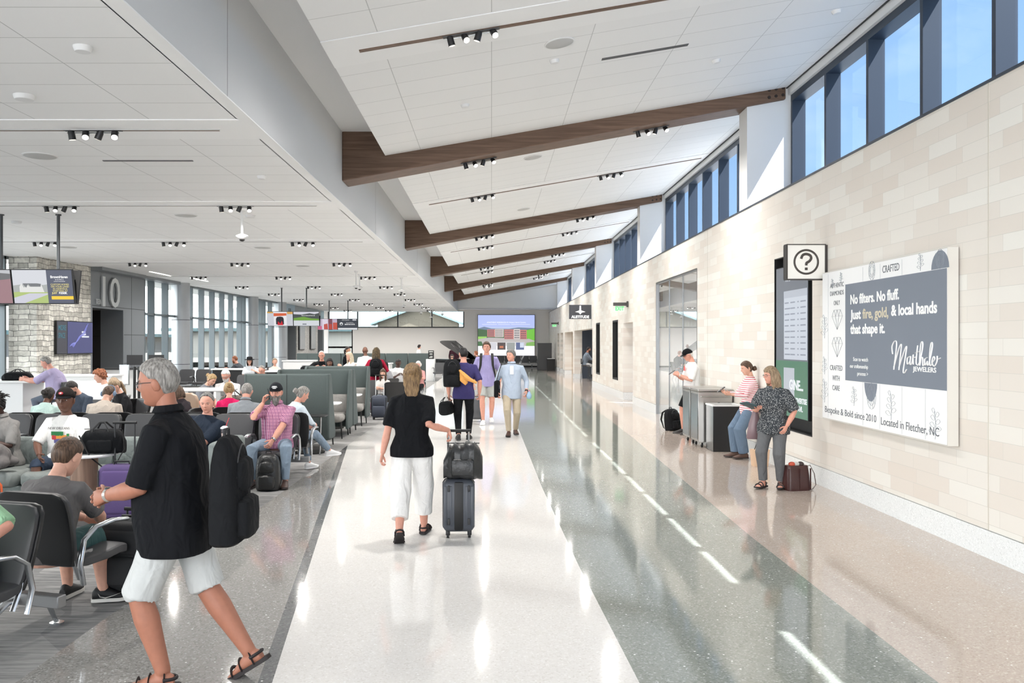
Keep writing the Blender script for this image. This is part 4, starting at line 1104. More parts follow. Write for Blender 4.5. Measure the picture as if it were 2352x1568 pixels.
        if k == 'headphones':
            hm_ = MB(); 
            hm_.tube([HP(.098 * math.cos(t), -.01, .012 + .128 * math.sin(t)) for t in [PI * i / 12 for i in range(13)]], .007, 8)
            o = obj('headphones', hm_, mat('headphone_blue', (112, 132, 156), .5), root)
            for sx in (-1, 1): obj('ear_cup', MB().ball(HP(sx * .096, -.006, -.004), .022, .036, .040, 12, HM3), mat('headphone_blue', (112, 132, 156), .5), o)
        if k == 'graphic':      # printed motif on the chest: list of (x, z, w, h, colour)
            for (gx, gz, gw, gh, gc) in ex[1]:
                c0 = Cp + u2 * (gz * s) + r2 * gx * s; n_ = 6; vs = []
                for i in range(n_ + 1):
                    for j in range(2):
                        xx = gx + gw * (i / n_ - .5)
                        yy = (.125 + .022) * s * (max(0, 1 - (abs(xx) / (.195 * b)) ** 2.5)) ** .4 + belly * .25 + .003 + (b - 1) * .07
                        vs.append(Cp + u2 * ((gz + gh * (j - .5)) * s) + r2 * xx * s + f2 * yy)
                obj('printed_motif', MB().add(vs, [(2 * i, 2 * i + 2, 2 * i + 3, 2 * i + 1) for i in range(n_)]), mat('print_%d_%d_%d' % gc, gc, .8), root, sm=False)
    bpy.context.view_layer.update()
    W4 = root.matrix_world if False else (Matrix.Translation((x, y, z)) @ Matrix.Rotation(R(rz), 4, 'Z'))
    return dict(root=root, W=W4, WL=W4 @ WL, WR=W4 @ WR, EL=W4 @ ELB, ER=W4 @ ERB, head=W4 @ HM, Sh=W4 @ Sh, SL=W4 @ SL_, SR=W4 @ SR_, P=W4 @ P, Cp=W4 @ Cp, HM=HM)

def c(name, *rgb_, **k): return cloth('cloth_' + name, rgb_, **k)
DENIM = c('denim', 104, 122, 142); DENIM_L = c('denim_light', 132, 148, 164); DENIM_D = c('denim_dark', 58, 68, 84)
BLK = c('black', 20, 21, 24); CHAR = c('charcoal', 50, 52, 56); WHT = c('white', 226, 226, 226); KHA = c('khaki', 176, 164, 144); LAV = c('lavender', 160, 152, 196); GRY = c('grey', 124, 122, 122)
LGR = c('light_grey', 186, 190, 190); PURP = c('purple', 58, 54, 98); CHAM = c('chambray', 168, 180, 196); NAVT = c('navy', 36, 46, 62)

# ================================================================ lit pictures and signs
def em(name, col, k=.5):
    return mat('lit_' + name, (12, 12, 12), .25, emit=col, estr=k)
def flat(poly, x=0, y=0, M=None, d=.002, lift=0):
    return MB().prism(poly, d, (M or Matrix.Identity(4)) @ Matrix.Translation((x, y, lift)))
def rect(a, b, c_, d_): return [(a, b), (c_, b), (c_, d_), (a, d_)]

def strokes(items, m, parent, M, name='writing_line'):
    """writing too small to read in the photograph: plain ink strokes (x, y, width, height)"""
    for x_, y_, w_, h_ in items: obj(name, MB().prism(rect(x_, y_, x_ + w_, y_ + h_), .001, M), m, parent, sm=False)
# ---- the big advertising wall at the end of the hall
t = thing('video_wall', 'huge bright video wall with brick buildings under blue sky on far grey wall', 'screen', (1.1, YE - .02, .88))
M = Matrix.Rotation(R(90), 4, 'X')          # local x right, y up, facing -Y
Wd, Hd = 4.22, 3.02
obj('casing', MB().box(-Wd / 2 - .03, Wd / 2 + .03, -.10, 0.0, -.03, Hd + .03), BLACK, t, sm=False)
def LP(name, poly, col, lift, k=.5):
    return obj(name, flat(poly, M=Matrix.Translation((0, -.10, 0)) @ M, lift=lift), em(name + '%d_%d_%d' % col, col, k), t, sm=False)
LP('picture_sky', rect(-Wd / 2, 1.85, Wd / 2, Hd), (176, 190, 240), .001)
LP('picture_haze', rect(-Wd / 2, 1.85, Wd / 2, 2.12), (186, 200, 232), .004)
LP('picture_mountain', [(-2.11, 1.8), (-2.11, 2.02), (-1.65, 2.15), (-1.1, 2.02), (.2, 2.0), (.9, 2.1), (2.11, 2.05), (2.11, 1.8)], (104, 124, 150), .007)
LP('picture_trees', [(-2.11, 1.3), (-2.11, 2.0), (-1.4, 1.9), (1.5, 1.92), (2.11, 2.02), (2.11, 1.1)], (52, 92, 48), .010)
LP('picture_lawn', [(-2.11, 1.2), (-2.11, 1.42), (-1.45, 1.42), (-1.5, 1.22)], (150, 206, 90), .013)
LP('picture_bright_trees', [(1.5, 1.3), (1.52, 1.9), (2.11, 2.02), (2.11, .95), (1.8, 1.2)], (110, 190, 56), .013)
LP('picture_forecourt', [(-2.11, .72), (-2.11, 1.22), (-1.3, 1.35), (1.7, 1.25), (2.11, 1.1), (2.11, .72)], (184, 178, 176), .014)
LP('picture_shrubs', [(-2.11, .7), (-2.11, 1.05), (-1.85, 1.06), (-1.7, .72)], (58, 104, 58), .017)
LP('picture_shrubs', [(1.45, .7), (1.5, .95), (2.11, 1.05), (2.11, .7)], (128, 178, 90), .017)
for i, (x0, x1, z0, z1) in enumerate(((-1.42, -.85, 1.40, 1.95), (-.85, -.20, 1.38, 1.98), (-.15, .55, 1.22, 1.95), (.55, 1.02, 1.25, 1.98), (1.02, 1.52, 1.22, 1.92))):
    LP('picture_building', rect(x0, z0, x1, z1), ((196, 120, 112), (206, 196, 190), (190, 116, 110), (208, 200, 196), (196, 118, 112))[i], .020)
    mb = MB()
    for a in range(5):
        for b_ in range(4):
            xx = x0 + .06 + a * (x1 - x0 - .1) / 5; zz = z0 + .05 + b_ * (z1 - z0 - .06) / 4
            mb.prism(rect(xx, zz, xx + .05, zz + .09), .001, Matrix.Translation((0, -.10, 0)) @ M @ Matrix.Translation((0, 0, .023)))
    obj('picture_windows', mb, em('pw', (70, 66, 84)), t, sm=False)
LP('picture_panel', rect(-Wd / 2, 0, Wd / 2, .72), (244, 244, 248), .019)
for i, (x0, col) in enumerate(((-1.36, (206, 206, 212)), (-.68, (70, 54, 52)), (.02, (150, 154, 152)), (.70, (84, 98, 142)))):
    LP('picture_inset', rect(x0, .42, x0 + .64, 1.0), (250, 250, 252), .024)
    LP('picture_inset_photo', rect(x0 + .02, .44, x0 + .62, .98), col, .027)
LP('picture_inset_detail', rect(-.5, .56, -.22, .72), (196, 110, 70), .030)
LP('picture_inset_detail', rect(1.02, .60, 1.30, .96), (206, 214, 232), .030)
lettering([('APARTMENT RESIDENCES IN Western North Carolina', 0, 2.43, .125, 'CENTER')], em('white', (250, 250, 255), .6), t, 'lettering', .001, Matrix.Translation((0, -.112, 0)) @ M)
strokes([(-1.8, 2.31, 1.1, .03), (-.62, 2.31, .9, .03), (.36, 2.31, 1.4, .03)], em('white2', (226, 230, 250), .5), t, Matrix.Translation((0, -.112, 0)) @ M)

# ---- hanging display clusters
def hanging_screens(x, y, label, left, right, poles, back=True):
    t = thing('hanging_display', label, 'screen', (x, y, 0), 0, 'hanging display clusters')
    w, h, zc = 1.09, .62, 2.85
    for px in poles: obj('pole', MB().tube([(px - x, 0, 3.05), (px - x, 0, HC)], .028, 12).cyl((px - x, 0), .05, HC - .02, HC, 16), PIPE, t)
    obj('mounting_bar', MB().box(-w + .05, w - .05, -.03, .03, 2.98, 3.06), CHARC, t, sm=False)
    for sgn in (1, -1):
        if sgn < 0 and not back: continue
        for k, xx in enumerate((-w / 2 - .005, w / 2 + .005)):
            M = Matrix.Rotation(0 if sgn > 0 else PI, 4, 'Z') @ Matrix.Translation((xx, -.13, zc)) @ Matrix.Rotation(R(-9 + 90), 4, 'X')
            M = Matrix.Rotation(0 if sgn > 0 else PI, 4, 'Z') @ Matrix.Translation((xx, -.13, zc)) @ Matrix.Rotation(R(90 + 11), 4, 'X')
            s = obj('screen', MB().box(-w / 2, w / 2, -h / 2, h / 2, -.05, 0, M), BLACK, t, sm=False)
            fn = (left, right)[k] if sgn > 0 else None
            if fn: fn(s, M @ Matrix.Scale(1, 4), w, h)
            else: obj('picture', MB().box(-w / 2 + .015, w / 2 - .015, -h / 2 + .015, h / 2 - .015, 0, .002, M), em('slate', (90, 96, 110)), s, sm=False)
    return t
def pic(s, M, polys):
    for i, (nm, p, col) in enumerate(polys):
        obj(nm, flat(p, M=M, lift=.001 * (i + 1), d=.0008), em('p%d_%d_%d' % col, col), s, sm=False)
def s_mauve(s, M, w, h):
    a, b = w / 2 - .012, h / 2 - .012
    pic(s, M, [('picture_ground', rect(-a, -b, a, b), (158, 124, 130)), ('picture_sky', rect(-a, .2, a, b), (190, 192, 196)), ('picture_hills', [(-a, .12), (-a, .22), (0, .22), (.3, .25), (a, .23), (a, .14), (0, .08)], (112, 112, 114)), ('picture_glow', [(-a, -.05), (-a, .08), (.2, .06), (-.1, -.14)], (196, 166, 168))])
def s_house(s, M, w, h):
    a, b = w / 2 - .012, h / 2 - .012; v = .08
    P_ = [('picture_sky', rect(-a, -b, v, b), (212, 214, 220)), ('picture_hills', [(-a, -b), (-a, .02), (-.25, .06), (0, .03), (v, .04), (v, -b)], (172, 176, 174)),
          ('picture_lawn', [(-a, -b), (-a, -.10), (-.3, -.08), (v, -.1), (v, -b)], (176, 194, 122)), ('picture_driveway', [(-a, -b), (-a, -.20), (-.25, -.12), (v, -.12), (v, -.14), (-.35, -b)], (204, 204, 216)),
          ('picture_house', [(-.42, -.10), (-.42, 0), (-.38, .06), (-.34, -.02), (-.28, .04), (-.24, 0), (-.06, 0), (-.03, .05), (.02, -.10)], (224, 224, 222)), ('picture_roof', [(-.36, .06), (-.30, -.02), (-.26, .05), (-.22, .0), (-.04, .0), (-.03, .05), (-.10, .06)], (120, 122, 126)),
          ('picture_panel', rect(v, -b, a, b), (92, 96, 112)), ('picture_band', rect(v + .06, -.23, a, -.17), (244, 208, 70))]
    pic(s, M, P_)
    ML = M @ Matrix.Translation((0, 0, .010)); cx = (v + a) / 2
    lettering([('BrownHaven', cx, .155, .062, 'CENTER', .95, 0, .002), ('H O M E S', cx, .115, .034, 'CENTER'), ('CUSTOM HOME BUILDER', cx, .088, .018, 'CENTER')], em('w', (250, 250, 250)), s, 'lettering', .0005, ML)
    lettering([('CUSTOM HOMES', cx, .025, .043, 'CENTER', 1, 0, 0), ('ON YOUR LAND', cx, -.013, .043, 'CENTER', 1, 0, 0), ('IN ASHEVILLE', cx, -.051, .043, 'CENTER', 1, 0, 0), ('STARTING AT', cx, -.089, .043, 'CENTER', 1, 0, 0), ('JUST', cx - .15, -.13, .045, 'LEFT', 1, 0, .001)], em('y', (238, 224, 140)), s, 'lettering', .0005, ML)
    lettering([('$350K', cx - .03, -.132, .055, 'LEFT', 1, 0, .002)], em('w', (250, 250, 250)), s, 'lettering', .0005, ML)
def s_bag(s, M, w, h):
    a, b = w / 2 - .012, h / 2 - .012
    pic(s, M, [('picture_ground', rect(-a, -b, a, b), (196, 198, 206)), ('picture_panel', rect(-.27, -b, .27, b), (226, 226, 230)), ('picture_band', [(-.27, .11), (-.27, .24), (.27, .24), (.27, .14), (0, .12)], (208, 96, 62)),
               ('picture_backpack', [(-.18, -.24), (-.18, 0), (-.13, .08), (0, .10), (.11, .08), (.15, 0), (.15, -.24)], (44, 44, 52)), ('picture_backpack_red', [(-.12, -.27), (-.1, -.1), (0, -.2), (.07, -.08), (.12, -.27)], (196, 40, 52)), ('picture_edge', rect(-a, .24, -.29, b), (206, 160, 80)), ('picture_edge', rect(.3, .2, a, b), (206, 160, 90))])
def s_hills(s, M, w, h):
    a, b = w / 2 - .012, h / 2 - .012
    pic(s, M, [('picture_sky', rect(-a, .1, a, b), (206, 206, 216)), ('picture_mountain', [(-a, 0), (-a, .2), (-.2, .18), (.15, .24), (.35, .2), (a, .25), (a, 0)], (72, 78, 78)), ('picture_meadow', [(-a, -.08), (-a, .03), (-.1, .09), (.2, .02), (a, .0), (a, -.08)], (110, 156, 62)), ('picture_panel', rect(-a, -b, a, -.07), (206, 210, 216))])
    lettering([('Close to home, far from it all', -.2, .125, .05, 'LEFT', .95, 0, .001)], em('w', (250, 250, 250)), s, 'lettering', .0005, M @ Matrix.Translation((0, 0, .006)))
    strokes([(-.16, -.25, .04, .05), (-.105, -.25, .04, .05), (-.05, -.25, .04, .05)], em('dk', (80, 84, 96)), s, M @ Matrix.Translation((0, 0, .006)))
def s_family(s, M, w, h):
    a, b = w / 2 - .012, h / 2 - .012
    pic(s, M, [('picture_ground', rect(-a, -b, a, b), (186, 170, 190)), ('picture_photo', rect(-.28, -b, .02, b), (214, 206, 220)), ('picture_figure', [(-.2, -.28), (-.2, .0), (0, .05), (.02, -.28)], (186, 84, 74)), ('picture_photo', rect(.05, -b, .27, b), (120, 72, 84)), ('picture_figure', [(.08, -.28), (.08, .02), (.25, .02), (.25, -.28)], (178, 70, 60)), ('picture_figure', [(.3, -.28), (.3, .1), (a, .1), (a, -.28)], (190, 84, 70)), ('picture_figure', [(-a, -.28), (-a, -.05), (-.32, -.1), (-.32, -.28)], (196, 96, 130))])
def s_martha(s, M, w, h):
    a, b = w / 2 - .012, h / 2 - .012
    pic(s, M, [('picture_panel', rect(-a, -b, a, b), (62, 66, 76)), ('picture_band', rect(-a, -b, a, -.2), (214, 216, 220)), ('picture_badge', [(-.34 + .085 * math.cos(i * PI / 10), .03 + .085 * math.sin(i * PI / 10)) for i in range(20)], (226, 228, 230)), ('picture_badge_hill', [(-.40, 0), (-.34, .06), (-.28, 0), (-.34, -.05)], (60, 64, 74)), ('picture_tag', rect(.28, .22, a - .05, .28), (214, 214, 220))])
    ML = M @ Matrix.Translation((0, 0, .006))
    lettering([('THE TOWNES OF', .12, .07, .05, 'CENTER'), ('MARTHA KATE', .12, -.03, .085, 'CENTER', .95, 0, .002), ('NOW SELLING', -.1, .225, .06, 'CENTER')], em('w', (250, 250, 250)), s, 'lettering', .0005, ML)
hanging_screens(-8.62 + .05, 15.7, 'nearest hanging double display, mauve landscape beside a custom homes advert', s_mauve, s_house, (-8.84, -7.81))
hanging_screens(-8.35, 36.8, 'middle hanging display pair showing a backpack photo and green hills', s_bag, s_hills, (-8.87, -7.82))
hanging_screens(-8.45, 47.9, 'smaller far hanging display showing red family photos and a townhome advert', s_family, s_martha, (-8.93, -7.90))

# ---- advertising board on the stone wall
bx, by0, by1, bz0, bz1 = 4.17, 7.94, 10.94, .905, 2.722
t = thing('advertising_board', 'large white and slate jewelers advertising board on the stone wall', 'advertising board', (XW - .012, (by0 + by1) / 2, bz0))
L_, Hh = by1 - by0, bz1 - bz0
MBd = Matrix.Translation((bx - XW, L_ / 2, 0)) @ Matrix(((0, 0, -1, 0), (-1, 0, 0, 0), (0, 1, 0, 0), (0, 0, 0, 1)))     # u along -Y (to the right in view), v up, facing -X
obj('cabinet', MB().box(bx - XW, 0, -L_ / 2, L_ / 2, 0, Hh), mat('cabinet_grey', (206, 203, 196), .6), t, sm=False)
obj('poster', flat(rect(.01, .01, L_ - .004, Hh - .01), M=MBd, lift=.001), mat('poster_white', (232, 232, 232), .6), t, sm=False)
p0, p1 = 10.94 - 10.22, L_ - .004
obj('slate_field', flat(rect(p0, .505, p1, 1.625), M=MBd, lift=.004), mat('slate_blue', (118, 125, 137), .6), t, sm=False)
INK = mat('poster_ink', (96, 100, 106), .7); INKL = mat('poster_ink_light', (184, 188, 192), .7); PW = mat('poster_letter', (240, 240, 238), .6); PG = mat('poster_gold', (206, 196, 172), .6)
def uz(px): return 10.94 - F * 4.17 / (px - 1129)
ML = MBd @ Matrix.Translation((0, 0, .007))
def ft(t_, a_, b_, v_, sz, bo=0): return (t_, uz(a_), v_, sz, 'FIT', uz(b_) - uz(a_), 0, bo)
lettering([ft('No filters. No fluff.', 1957, 2069, 1.39, .15, .0045), ft('Just', 1957, 1981, 1.215, .15, .0045), ft('& local hands', 2051, 2157, 1.225, .155, .0045), ft('that shape it.', 1957, 2036.5, 1.048, .15, .0045),
           ft('JEWELERS', 2101, 2155, .665, .065, .001), ft('Scan to watch', 1963.5, 1997.6, .735, .062), ft('our craftsmanship', 1956, 1997.6, .655, .062), ft('process >', 1973, 1997.6, .575, .062)], PW, t, 'lettering', .001, ML)
lettering([ft('fire, gold,', 1985, 2044.5, 1.215, .15, .0035)], PG, t, 'lettering', .001, ML)
def script_line(strokes, r):
    m = MB()
    for st in strokes: m.tube([ML @ Vector((1.95 + .63 * x_, .655 + .57 * z_, .001)) for x_, z_ in st], r, 6, flat=.4)
    return m
# hand-drawn signature
X0, Z0 = 0, 0
def cur(pts, n=7):
    o = []
    P_ = [pts[0]] + list(pts) + [pts[-1]]
    for i in range(1, len(P_) - 2):
        for k in range(n):
            t_ = k / n; a, b_, c_, d_ = [Vector(P_[i + j]) for j in (-1, 0, 1, 2)]
            q_ = .5 * ((2 * b_) + (c_ - a) * t_ + (2 * a - 5 * b_ + 4 * c_ - d_) * t_ ** 2 + (3 * b_ - a - 3 * c_ + d_) * t_ ** 3); o.append((q_.x, q_.y))
    o.append(tuple(pts[-1])); return o
sig = [cur([(X0 - .02, Z0 + .30), (X0 - .04, Z0 + .44), (X0 + .06, Z0 + .54), (X0 + .12, Z0 + .46), (X0 + .02, Z0 + .02)]), cur([(X0 + .02, Z0 + .06), (X0 + .20, Z0 + .40), (X0 + .28, Z0 + .48), (X0 + .27, Z0 + .36), (X0 + .20, Z0 + .02)]),
       cur([(X0 + .20, Z0 + .06), (X0 + .38, Z0 + .36), (X0 + .46, Z0 + .44), (X0 + .42, Z0 + .26), (X0 + .35, Z0 + .02), (X0 + .38, Z0 - .03), (X0 + .46, Z0 + .04)]),
       cur([(X0 + .58, Z0 + .27), (X0 + .49, Z0 + .24), (X0 + .49, Z0 + .13), (X0 + .58, Z0 + .20), (X0 + .59, Z0 + .27), (X0 + .58, Z0 + .13), (X0 + .64, Z0 + .16), (X0 + .68, Z0 + .30), (X0 + .68, Z0 + .25), (X0 + .74, Z0 + .26)]),
       cur([(X0 + .67, Z0 + .29), (X0 + .68, Z0 + .13)]), cur([(X0 + .82, Z0 + .46), (X0 + .77, Z0 + .18), (X0 + .82, Z0 + .12), (X0 + .86, Z0 + .16)]), cur([(X0 + .74, Z0 + .33), (X0 + .88, Z0 + .36)]),
       cur([(X0 + .88, Z0 + .14), (X0 + .98, Z0 + .46), (X0 + .94, Z0 + .52), (X0 + .90, Z0 + .38), (X0 + .88, Z0 + .12), (X0 + .94, Z0 + .25), (X0 + .98, Z0 + .24), (X0 + .98, Z0 + .12), (X0 + 1.03, Z0 + .15)]),
       cur([(X0 + 1.12, Z0 + .26), (X0 + 1.04, Z0 + .23), (X0 + 1.05, Z0 + .13), (X0 + 1.12, Z0 + .20), (X0 + 1.12, Z0 + .13), (X0 + 1.18, Z0 + .18), (X0 + 1.27, Z0 + .46), (X0 + 1.23, Z0 + .50), (X0 + 1.19, Z0 + .30), (X0 + 1.20, Z0 + .13), (X0 + 1.26, Z0 + .16)]),
       cur([(X0 + 1.26, Z0 + .18), (X0 + 1.34, Z0 + .24), (X0 + 1.30, Z0 + .28), (X0 + 1.26, Z0 + .18), (X0 + 1.32, Z0 + .12), (X0 + 1.40, Z0 + .20), (X0 + 1.41, Z0 + .29), (X0 + 1.42, Z0 + .24), (X0 + 1.50, Z0 + .26)])]
obj('script_signature', script_line(sig, .010), PW, t)
lettering([ft('CRAFTED', 2030.5, 2069, 1.683, .11), ft('AUTHENTIC', 1910, 1941, 1.61, .078), ft('DIAMONDS', 1910, 1941, 1.515, .078), ft('ONLY', 1918, 1932, 1.397, .078), ft('CRAFTED', 1909.5, 1938, .61, .088), ft('WITH', 1915, 1931.5, .487, .088), ft('CARE', 1915, 1931.5, .369, .088),
           ft('Bespoke & Bold since 2010', 1898, 2016, .083, .11), ft('Located in Fletcher, NC', 2027, 2161, .072, .115)], INK, t, 'lettering', .001, MBd @ Matrix.Translation((0, 0, .004)))
rule = MB()
for u_ in (uz(1905), uz(1943) - .02, uz(1985), uz(2025), uz(2075), uz(2125)): rule.box(0, .004, 0, .001, 0, 1)
rule = MB()
for px, a, b_ in ((1905, .02, Hh - .03), (1985, .02, .50), (2024, .02, .50), (2075, .02, .50), (2129, .02, .50), (1985, 1.63, Hh - .03), (2025, 1.63, Hh - .03), (2075, 1.63, Hh - .03)):
    u_ = uz(px); rule.prism(rect(u_, a, u_ + .005, b_), .001, MBd @ Matrix.Translation((0, 0, .004)))
obj('divider_line', rule, INKL, t, sm=False)
dia = MB()
for zc in (.95, 1.0 - .0):
    pass
def dline(pts, m, r=.0022):
    m.tube([MBd @ Vector((a, b_, .004)) for a, b_ in pts], r, 4, flat=.5)
for zc in (.93, .78 - .0):
    pass
uc = uz(1926)
for z_ in (1.32, .99):
    for pts in ([(-.10, -.03), (-.06, .03), (.06, .03), (.10, -.03), (-.10, -.03), (0, -.16), (.10, -.03)], [(-.06, .03), (-.03, -.03), (0, -.16), (.03, -.03), (.06, .03)], [(-.03, -.03), (0, .03), (.03, -.03)]):
        dline([(uc + a * 1.6, z_ + b_ * 1.25 - .02) for a, b_ in pts], dia)
obj('diamond_drawing', dia, INK, t)
# engraved plant and ring ornaments
rnd = random.Random(5)
def sprig(u_, z_, sc, m, up=1):
    dline(cur([(u_, z_), (u_ + .01 * sc, z_ + .10 * sc * up), (u_ - .01 * sc, z_ + .22 * sc * up)], 4), m, .003)
    for k in range(7):
        zz = z_ + (.04 + .028 * k) * sc * up; sd_ = 1 if k % 2 else -1; l_ = (.10 - .008 * k) * sc
        dline(cur([(u_, zz), (u_ + sd_ * l_ * .5, zz + .035 * sc * up), (u_ + sd_ * l_, zz + .02 * sc * up), (u_ + sd_ * l_ * .5, zz - .005 * sc), (u_, zz)], 4), m, .0022)
ENG = mat('engraving', (140, 146, 152), .7)
for px, z_, sc, up_ in ((1915, 1.60, .5, 1), (2118, 1.64, .7, 1), (2152, .04, 1.2, 1), (1965, .22, .9, 1), (2050, .14, 1.25, 1), (1897, 1.0, 1.2, 1), (1897, .20, 1.2, 1), (1897, .55, .9, 1), (1935, 1.66, .5, 1)):
    orn = MB(); sprig(uz(px), z_, sc, orn, up_); obj('engraved_sprig', orn, ENG, t)
for px, z_, r0_ in ((2005, .36, .11), (2006, 1.73, .08), (2163, 1.72, .07)):
    orn = MB()
    for q_ in (1, .72, .45): dline([(uz(px) + r0_ * q_ * math.cos(a), z_ + r0_ * q_ * 1.3 * math.sin(a)) for a in [2 * PI * i / 20 for i in range(21)]], orn, .003)
    for k in range(10):
        a = 2 * PI * k / 10; dline([(uz(px) + r0_ * .5 * math.cos(a), z_ + r0_ * .65 * math.sin(a)), (uz(px) + r0_ * math.cos(a), z_ + r0_ * 1.3 * math.sin(a))], orn, .002)
    obj('engraved_rosette', orn, ENG, t)
obj('slate_arch', flat([(uz(2163) + .16 * math.cos(a), 1.63 + .17 * math.sin(a)) for a in [PI * i / 12 for i in range(13)]], M=MBd, lift=.0025), mat('slate_blue', (118, 125, 137), .6), t, sm=False)
obj('slate_arch', flat([(uz(2003) + .16 * math.cos(a), .50 + .20 * math.sin(a)) for a in [PI + PI * i / 12 for i in range(13)]], M=MBd, lift=.0025), mat('slate_blue', (118, 125, 137), .6), t, sm=False)

# ---- question mark blade sign
t = thing('help_sign', 'square white question mark sign projecting from the stone wall', 'sign', (4.0, 11.12, 2.66))
w_, h_ = .475, .43
obj('sign_box', MB().box(-w_ / 2, w_ / 2, -.05, .05, 0, h_), mat('sign_cream', (232, 230, 224), .5), t, sm=False)
fr = MB(); fr.box(-w_ / 2 - .012, w_ / 2 + .012, -.06, .06, -.014, 0).box(-w_ / 2 - .012, w_ / 2 + .012, -.06, .06, h_, h_ + .012).box(-w_ / 2 - .016, -w_ / 2, -.06, .06, 0, h_).box(w_ / 2, w_ / 2 + .03, -.06, .06, 0, h_)
obj('frame', fr, mat('bronze_frame', (62, 58, 56), .4, .4), t, sm=False)
Mq = Matrix.Translation((0, -.052, h_ / 2)) @ Matrix.Rotation(R(90), 4, 'X')
ring = MB().tube([Mq @ Vector((.150 * math.cos(a), .150 * math.sin(a), 0)) for a in [2 * PI * i / 40 for i in range(41)]], .013, 8, flat=.4)
obj('ring', ring, mat('sign_dark', (62, 56, 52), .5), t)
qq = MB().tube([Mq @ Vector(p + (0,)) for p in cur([(-.065, .040), (-.045, .085), (0, .100), (.05, .082), (.062, .045), (.04, .010), (.004, -.014), (0, -.045)], 5)], .0165, 8, flat=.4)
qq.box(-.017, .017, -.056, -.050, h_ / 2 - .105, h_ / 2 - .072)
obj('question_mark', qq, mat('sign_dark', (62, 56, 52), .5), t)

# ---- flight information screen in the niche
t = thing('information_screen', 'tall flight information screen with green lower panel in black wall niche', 'screen', (XW + .02, 12.37, .79))
hy, hz = .66, 2.16
MI = Matrix.Translation((-.03, hy, 0)) @ Matrix(((0, 0, -1, 0), (-1, 0, 0, 0), (0, 1, 0, 0), (0, 0, 0, 1)))
obj('screen', MB().box(-.03, .08, -hy, hy, 0, hz), BLACK, t, sm=False)
def IP(nm, r_, col, lift): return obj(nm, flat(rect(*r_), M=MI, lift=lift), em('i%d_%d_%d' % col, col), t, sm=False)
IP('header_panel', (.01, .01, 1.31, hz - .01), (108, 113, 122), .001)
IP('timetable_panel', (.36, .82, 1.29, 1.80), (196, 202, 212), .004)
IP('timetable_heading', (.36, 1.70, 1.29, 1.80), (178, 184, 194), .006)
IP('green_panel', (.01, .01, 1.31, .80), (74, 122, 96), .004)
IP('green_panel_picture', (.36, .26, .80, .70), (182, 188, 196), .007)
rows = []
for i in range(10):
    zz = 1.62 - .082 * i; rows += [(.40, zz, .16 + .02 * (i * 7 % 4), .018), (.64, zz, .18, .018), (.92, zz, .05, .018), (1.04, zz, .2, .018)]
strokes(rows, em('rowink', (140, 146, 158)), t, MI @ Matrix.Translation((0, 0, .007)))
lettering([('AVL', .46, 1.94, .10, 'LEFT', 1, 0, .003), ('GINE...', .60, .40, .19, 'LEFT', 1.0, 0, .006), ('ADVERTISE', .80, .22, .10, 'LEFT', 1, 0, .003), ('AT AVL', .80, .11, .10, 'LEFT', 1, 0, .003)], em('w2', (232, 236, 240)), t, 'lettering', .001, MI @ Matrix.Translation((0, 0, .010)))

# ---- bar blade sign and exit signs
t = thing('bar_sign', 'dark square bar sign with white arrow emblem projecting from wall', 'sign', (3.78, 36.95, 2.85))
obj('sign_panel', MB().box(-.49, .45, -.05, .05, 0, .60), mat('bar_sign_dark', (58, 60, 66), .5), t, sm=False)
obj('bracket', MB().box(.45, .49, -.03, .03, .0, .62), WLAM, t, sm=False)
Mq = Matrix.Translation((0, -.053, 0)) @ Matrix.Rotation(R(90), 4, 'X')
obj('emblem', flat([(-.05, .56), (.01, .56), (.02, .36), (.20, .30), (.04, .27), (-.02, .19), (-.08, .27), (-.24, .30), (-.06, .36)], M=Mq), mat('emblem_white', (236, 236, 236), .5, emit=(255, 255, 255), estr=.3), t, sm=False)
lettering([('ALETITUDE', -.02, .04, .15, 'CENTER', .98, 0, .006)], mat('emblem_white', (236, 236, 236), .5), t, 'lettering', .002, Mq)
def exit_sign(x, y, z, label):
    t = thing('exit_sign', label, 'sign', (x, y, z), 0, 'green exit signs')
    obj('housing', MB().box(-.22, .22, -.04, .04, .17, .27), mat('exit_housing', (66, 64, 62), .5), t, sm=False)
    obj('wall_plate', MB().box(.20, .24, -.08, .08, .13, .31), mat('exit_housing', (66, 64, 62), .5), t, sm=False)
    obj('sign_panel', MB().box(-.16, .12, -.006, .006, .0, .17), mat('exit_panel', (214, 232, 218), .3), t, sm=False)
    lettering([('EXIT', -.02, .025, .165, 'CENTER', .8, 0, .005)], em('exit', (84, 232, 120), .7), t, 'lettering', .001, Matrix.Translation((0, -.008, 0)) @ Matrix.Rotation(R(90), 4, 'X'))
exit_sign(4.02, 27.2, 2.83, 'nearer green exit sign on dark arm above the door recess')
exit_sign(4.02, 55.4, 2.85, 'far green exit sign on dark arm near the end of the wall')

# ---- gate number and gate screens
t = thing('gate_number', 'large pale metal gate number ten on grey portal', 'sign', (XL + .01, 30.05, 2.98))
MG = Matrix(((0, 0, 1, 0), (1, 0, 0, 0), (0, 1, 0, 0), (0, 0, 0, 1)))
lettering([('10', -2.88, .02, 1.33, 'FIT', 1.28, 0, .012)], mat('brushed_letter', (196, 198, 198), .35, .5), t, 'lettering', .03, MG @ Matrix.Translation((0, 0, .03)))
lettering([('TEN', -3.28, .06, .23, 'FIT', .38)], mat('brushed_letter', (196, 198, 198), .35, .5), t, 'lettering', .015, MG @ Matrix.Translation((0, 0, .02)))
t = thing('gate_display', 'twin dark wall screens with purple drawing on the stone pier', 'screen', (XL + .012, 25.38, 1.52))
GW = MG @ Matrix.Translation((0, 0, .03))
obj('casing', MB().box(.0, .06, -1.1, 1.1, 0, .95), BLACK, t, sm=False)
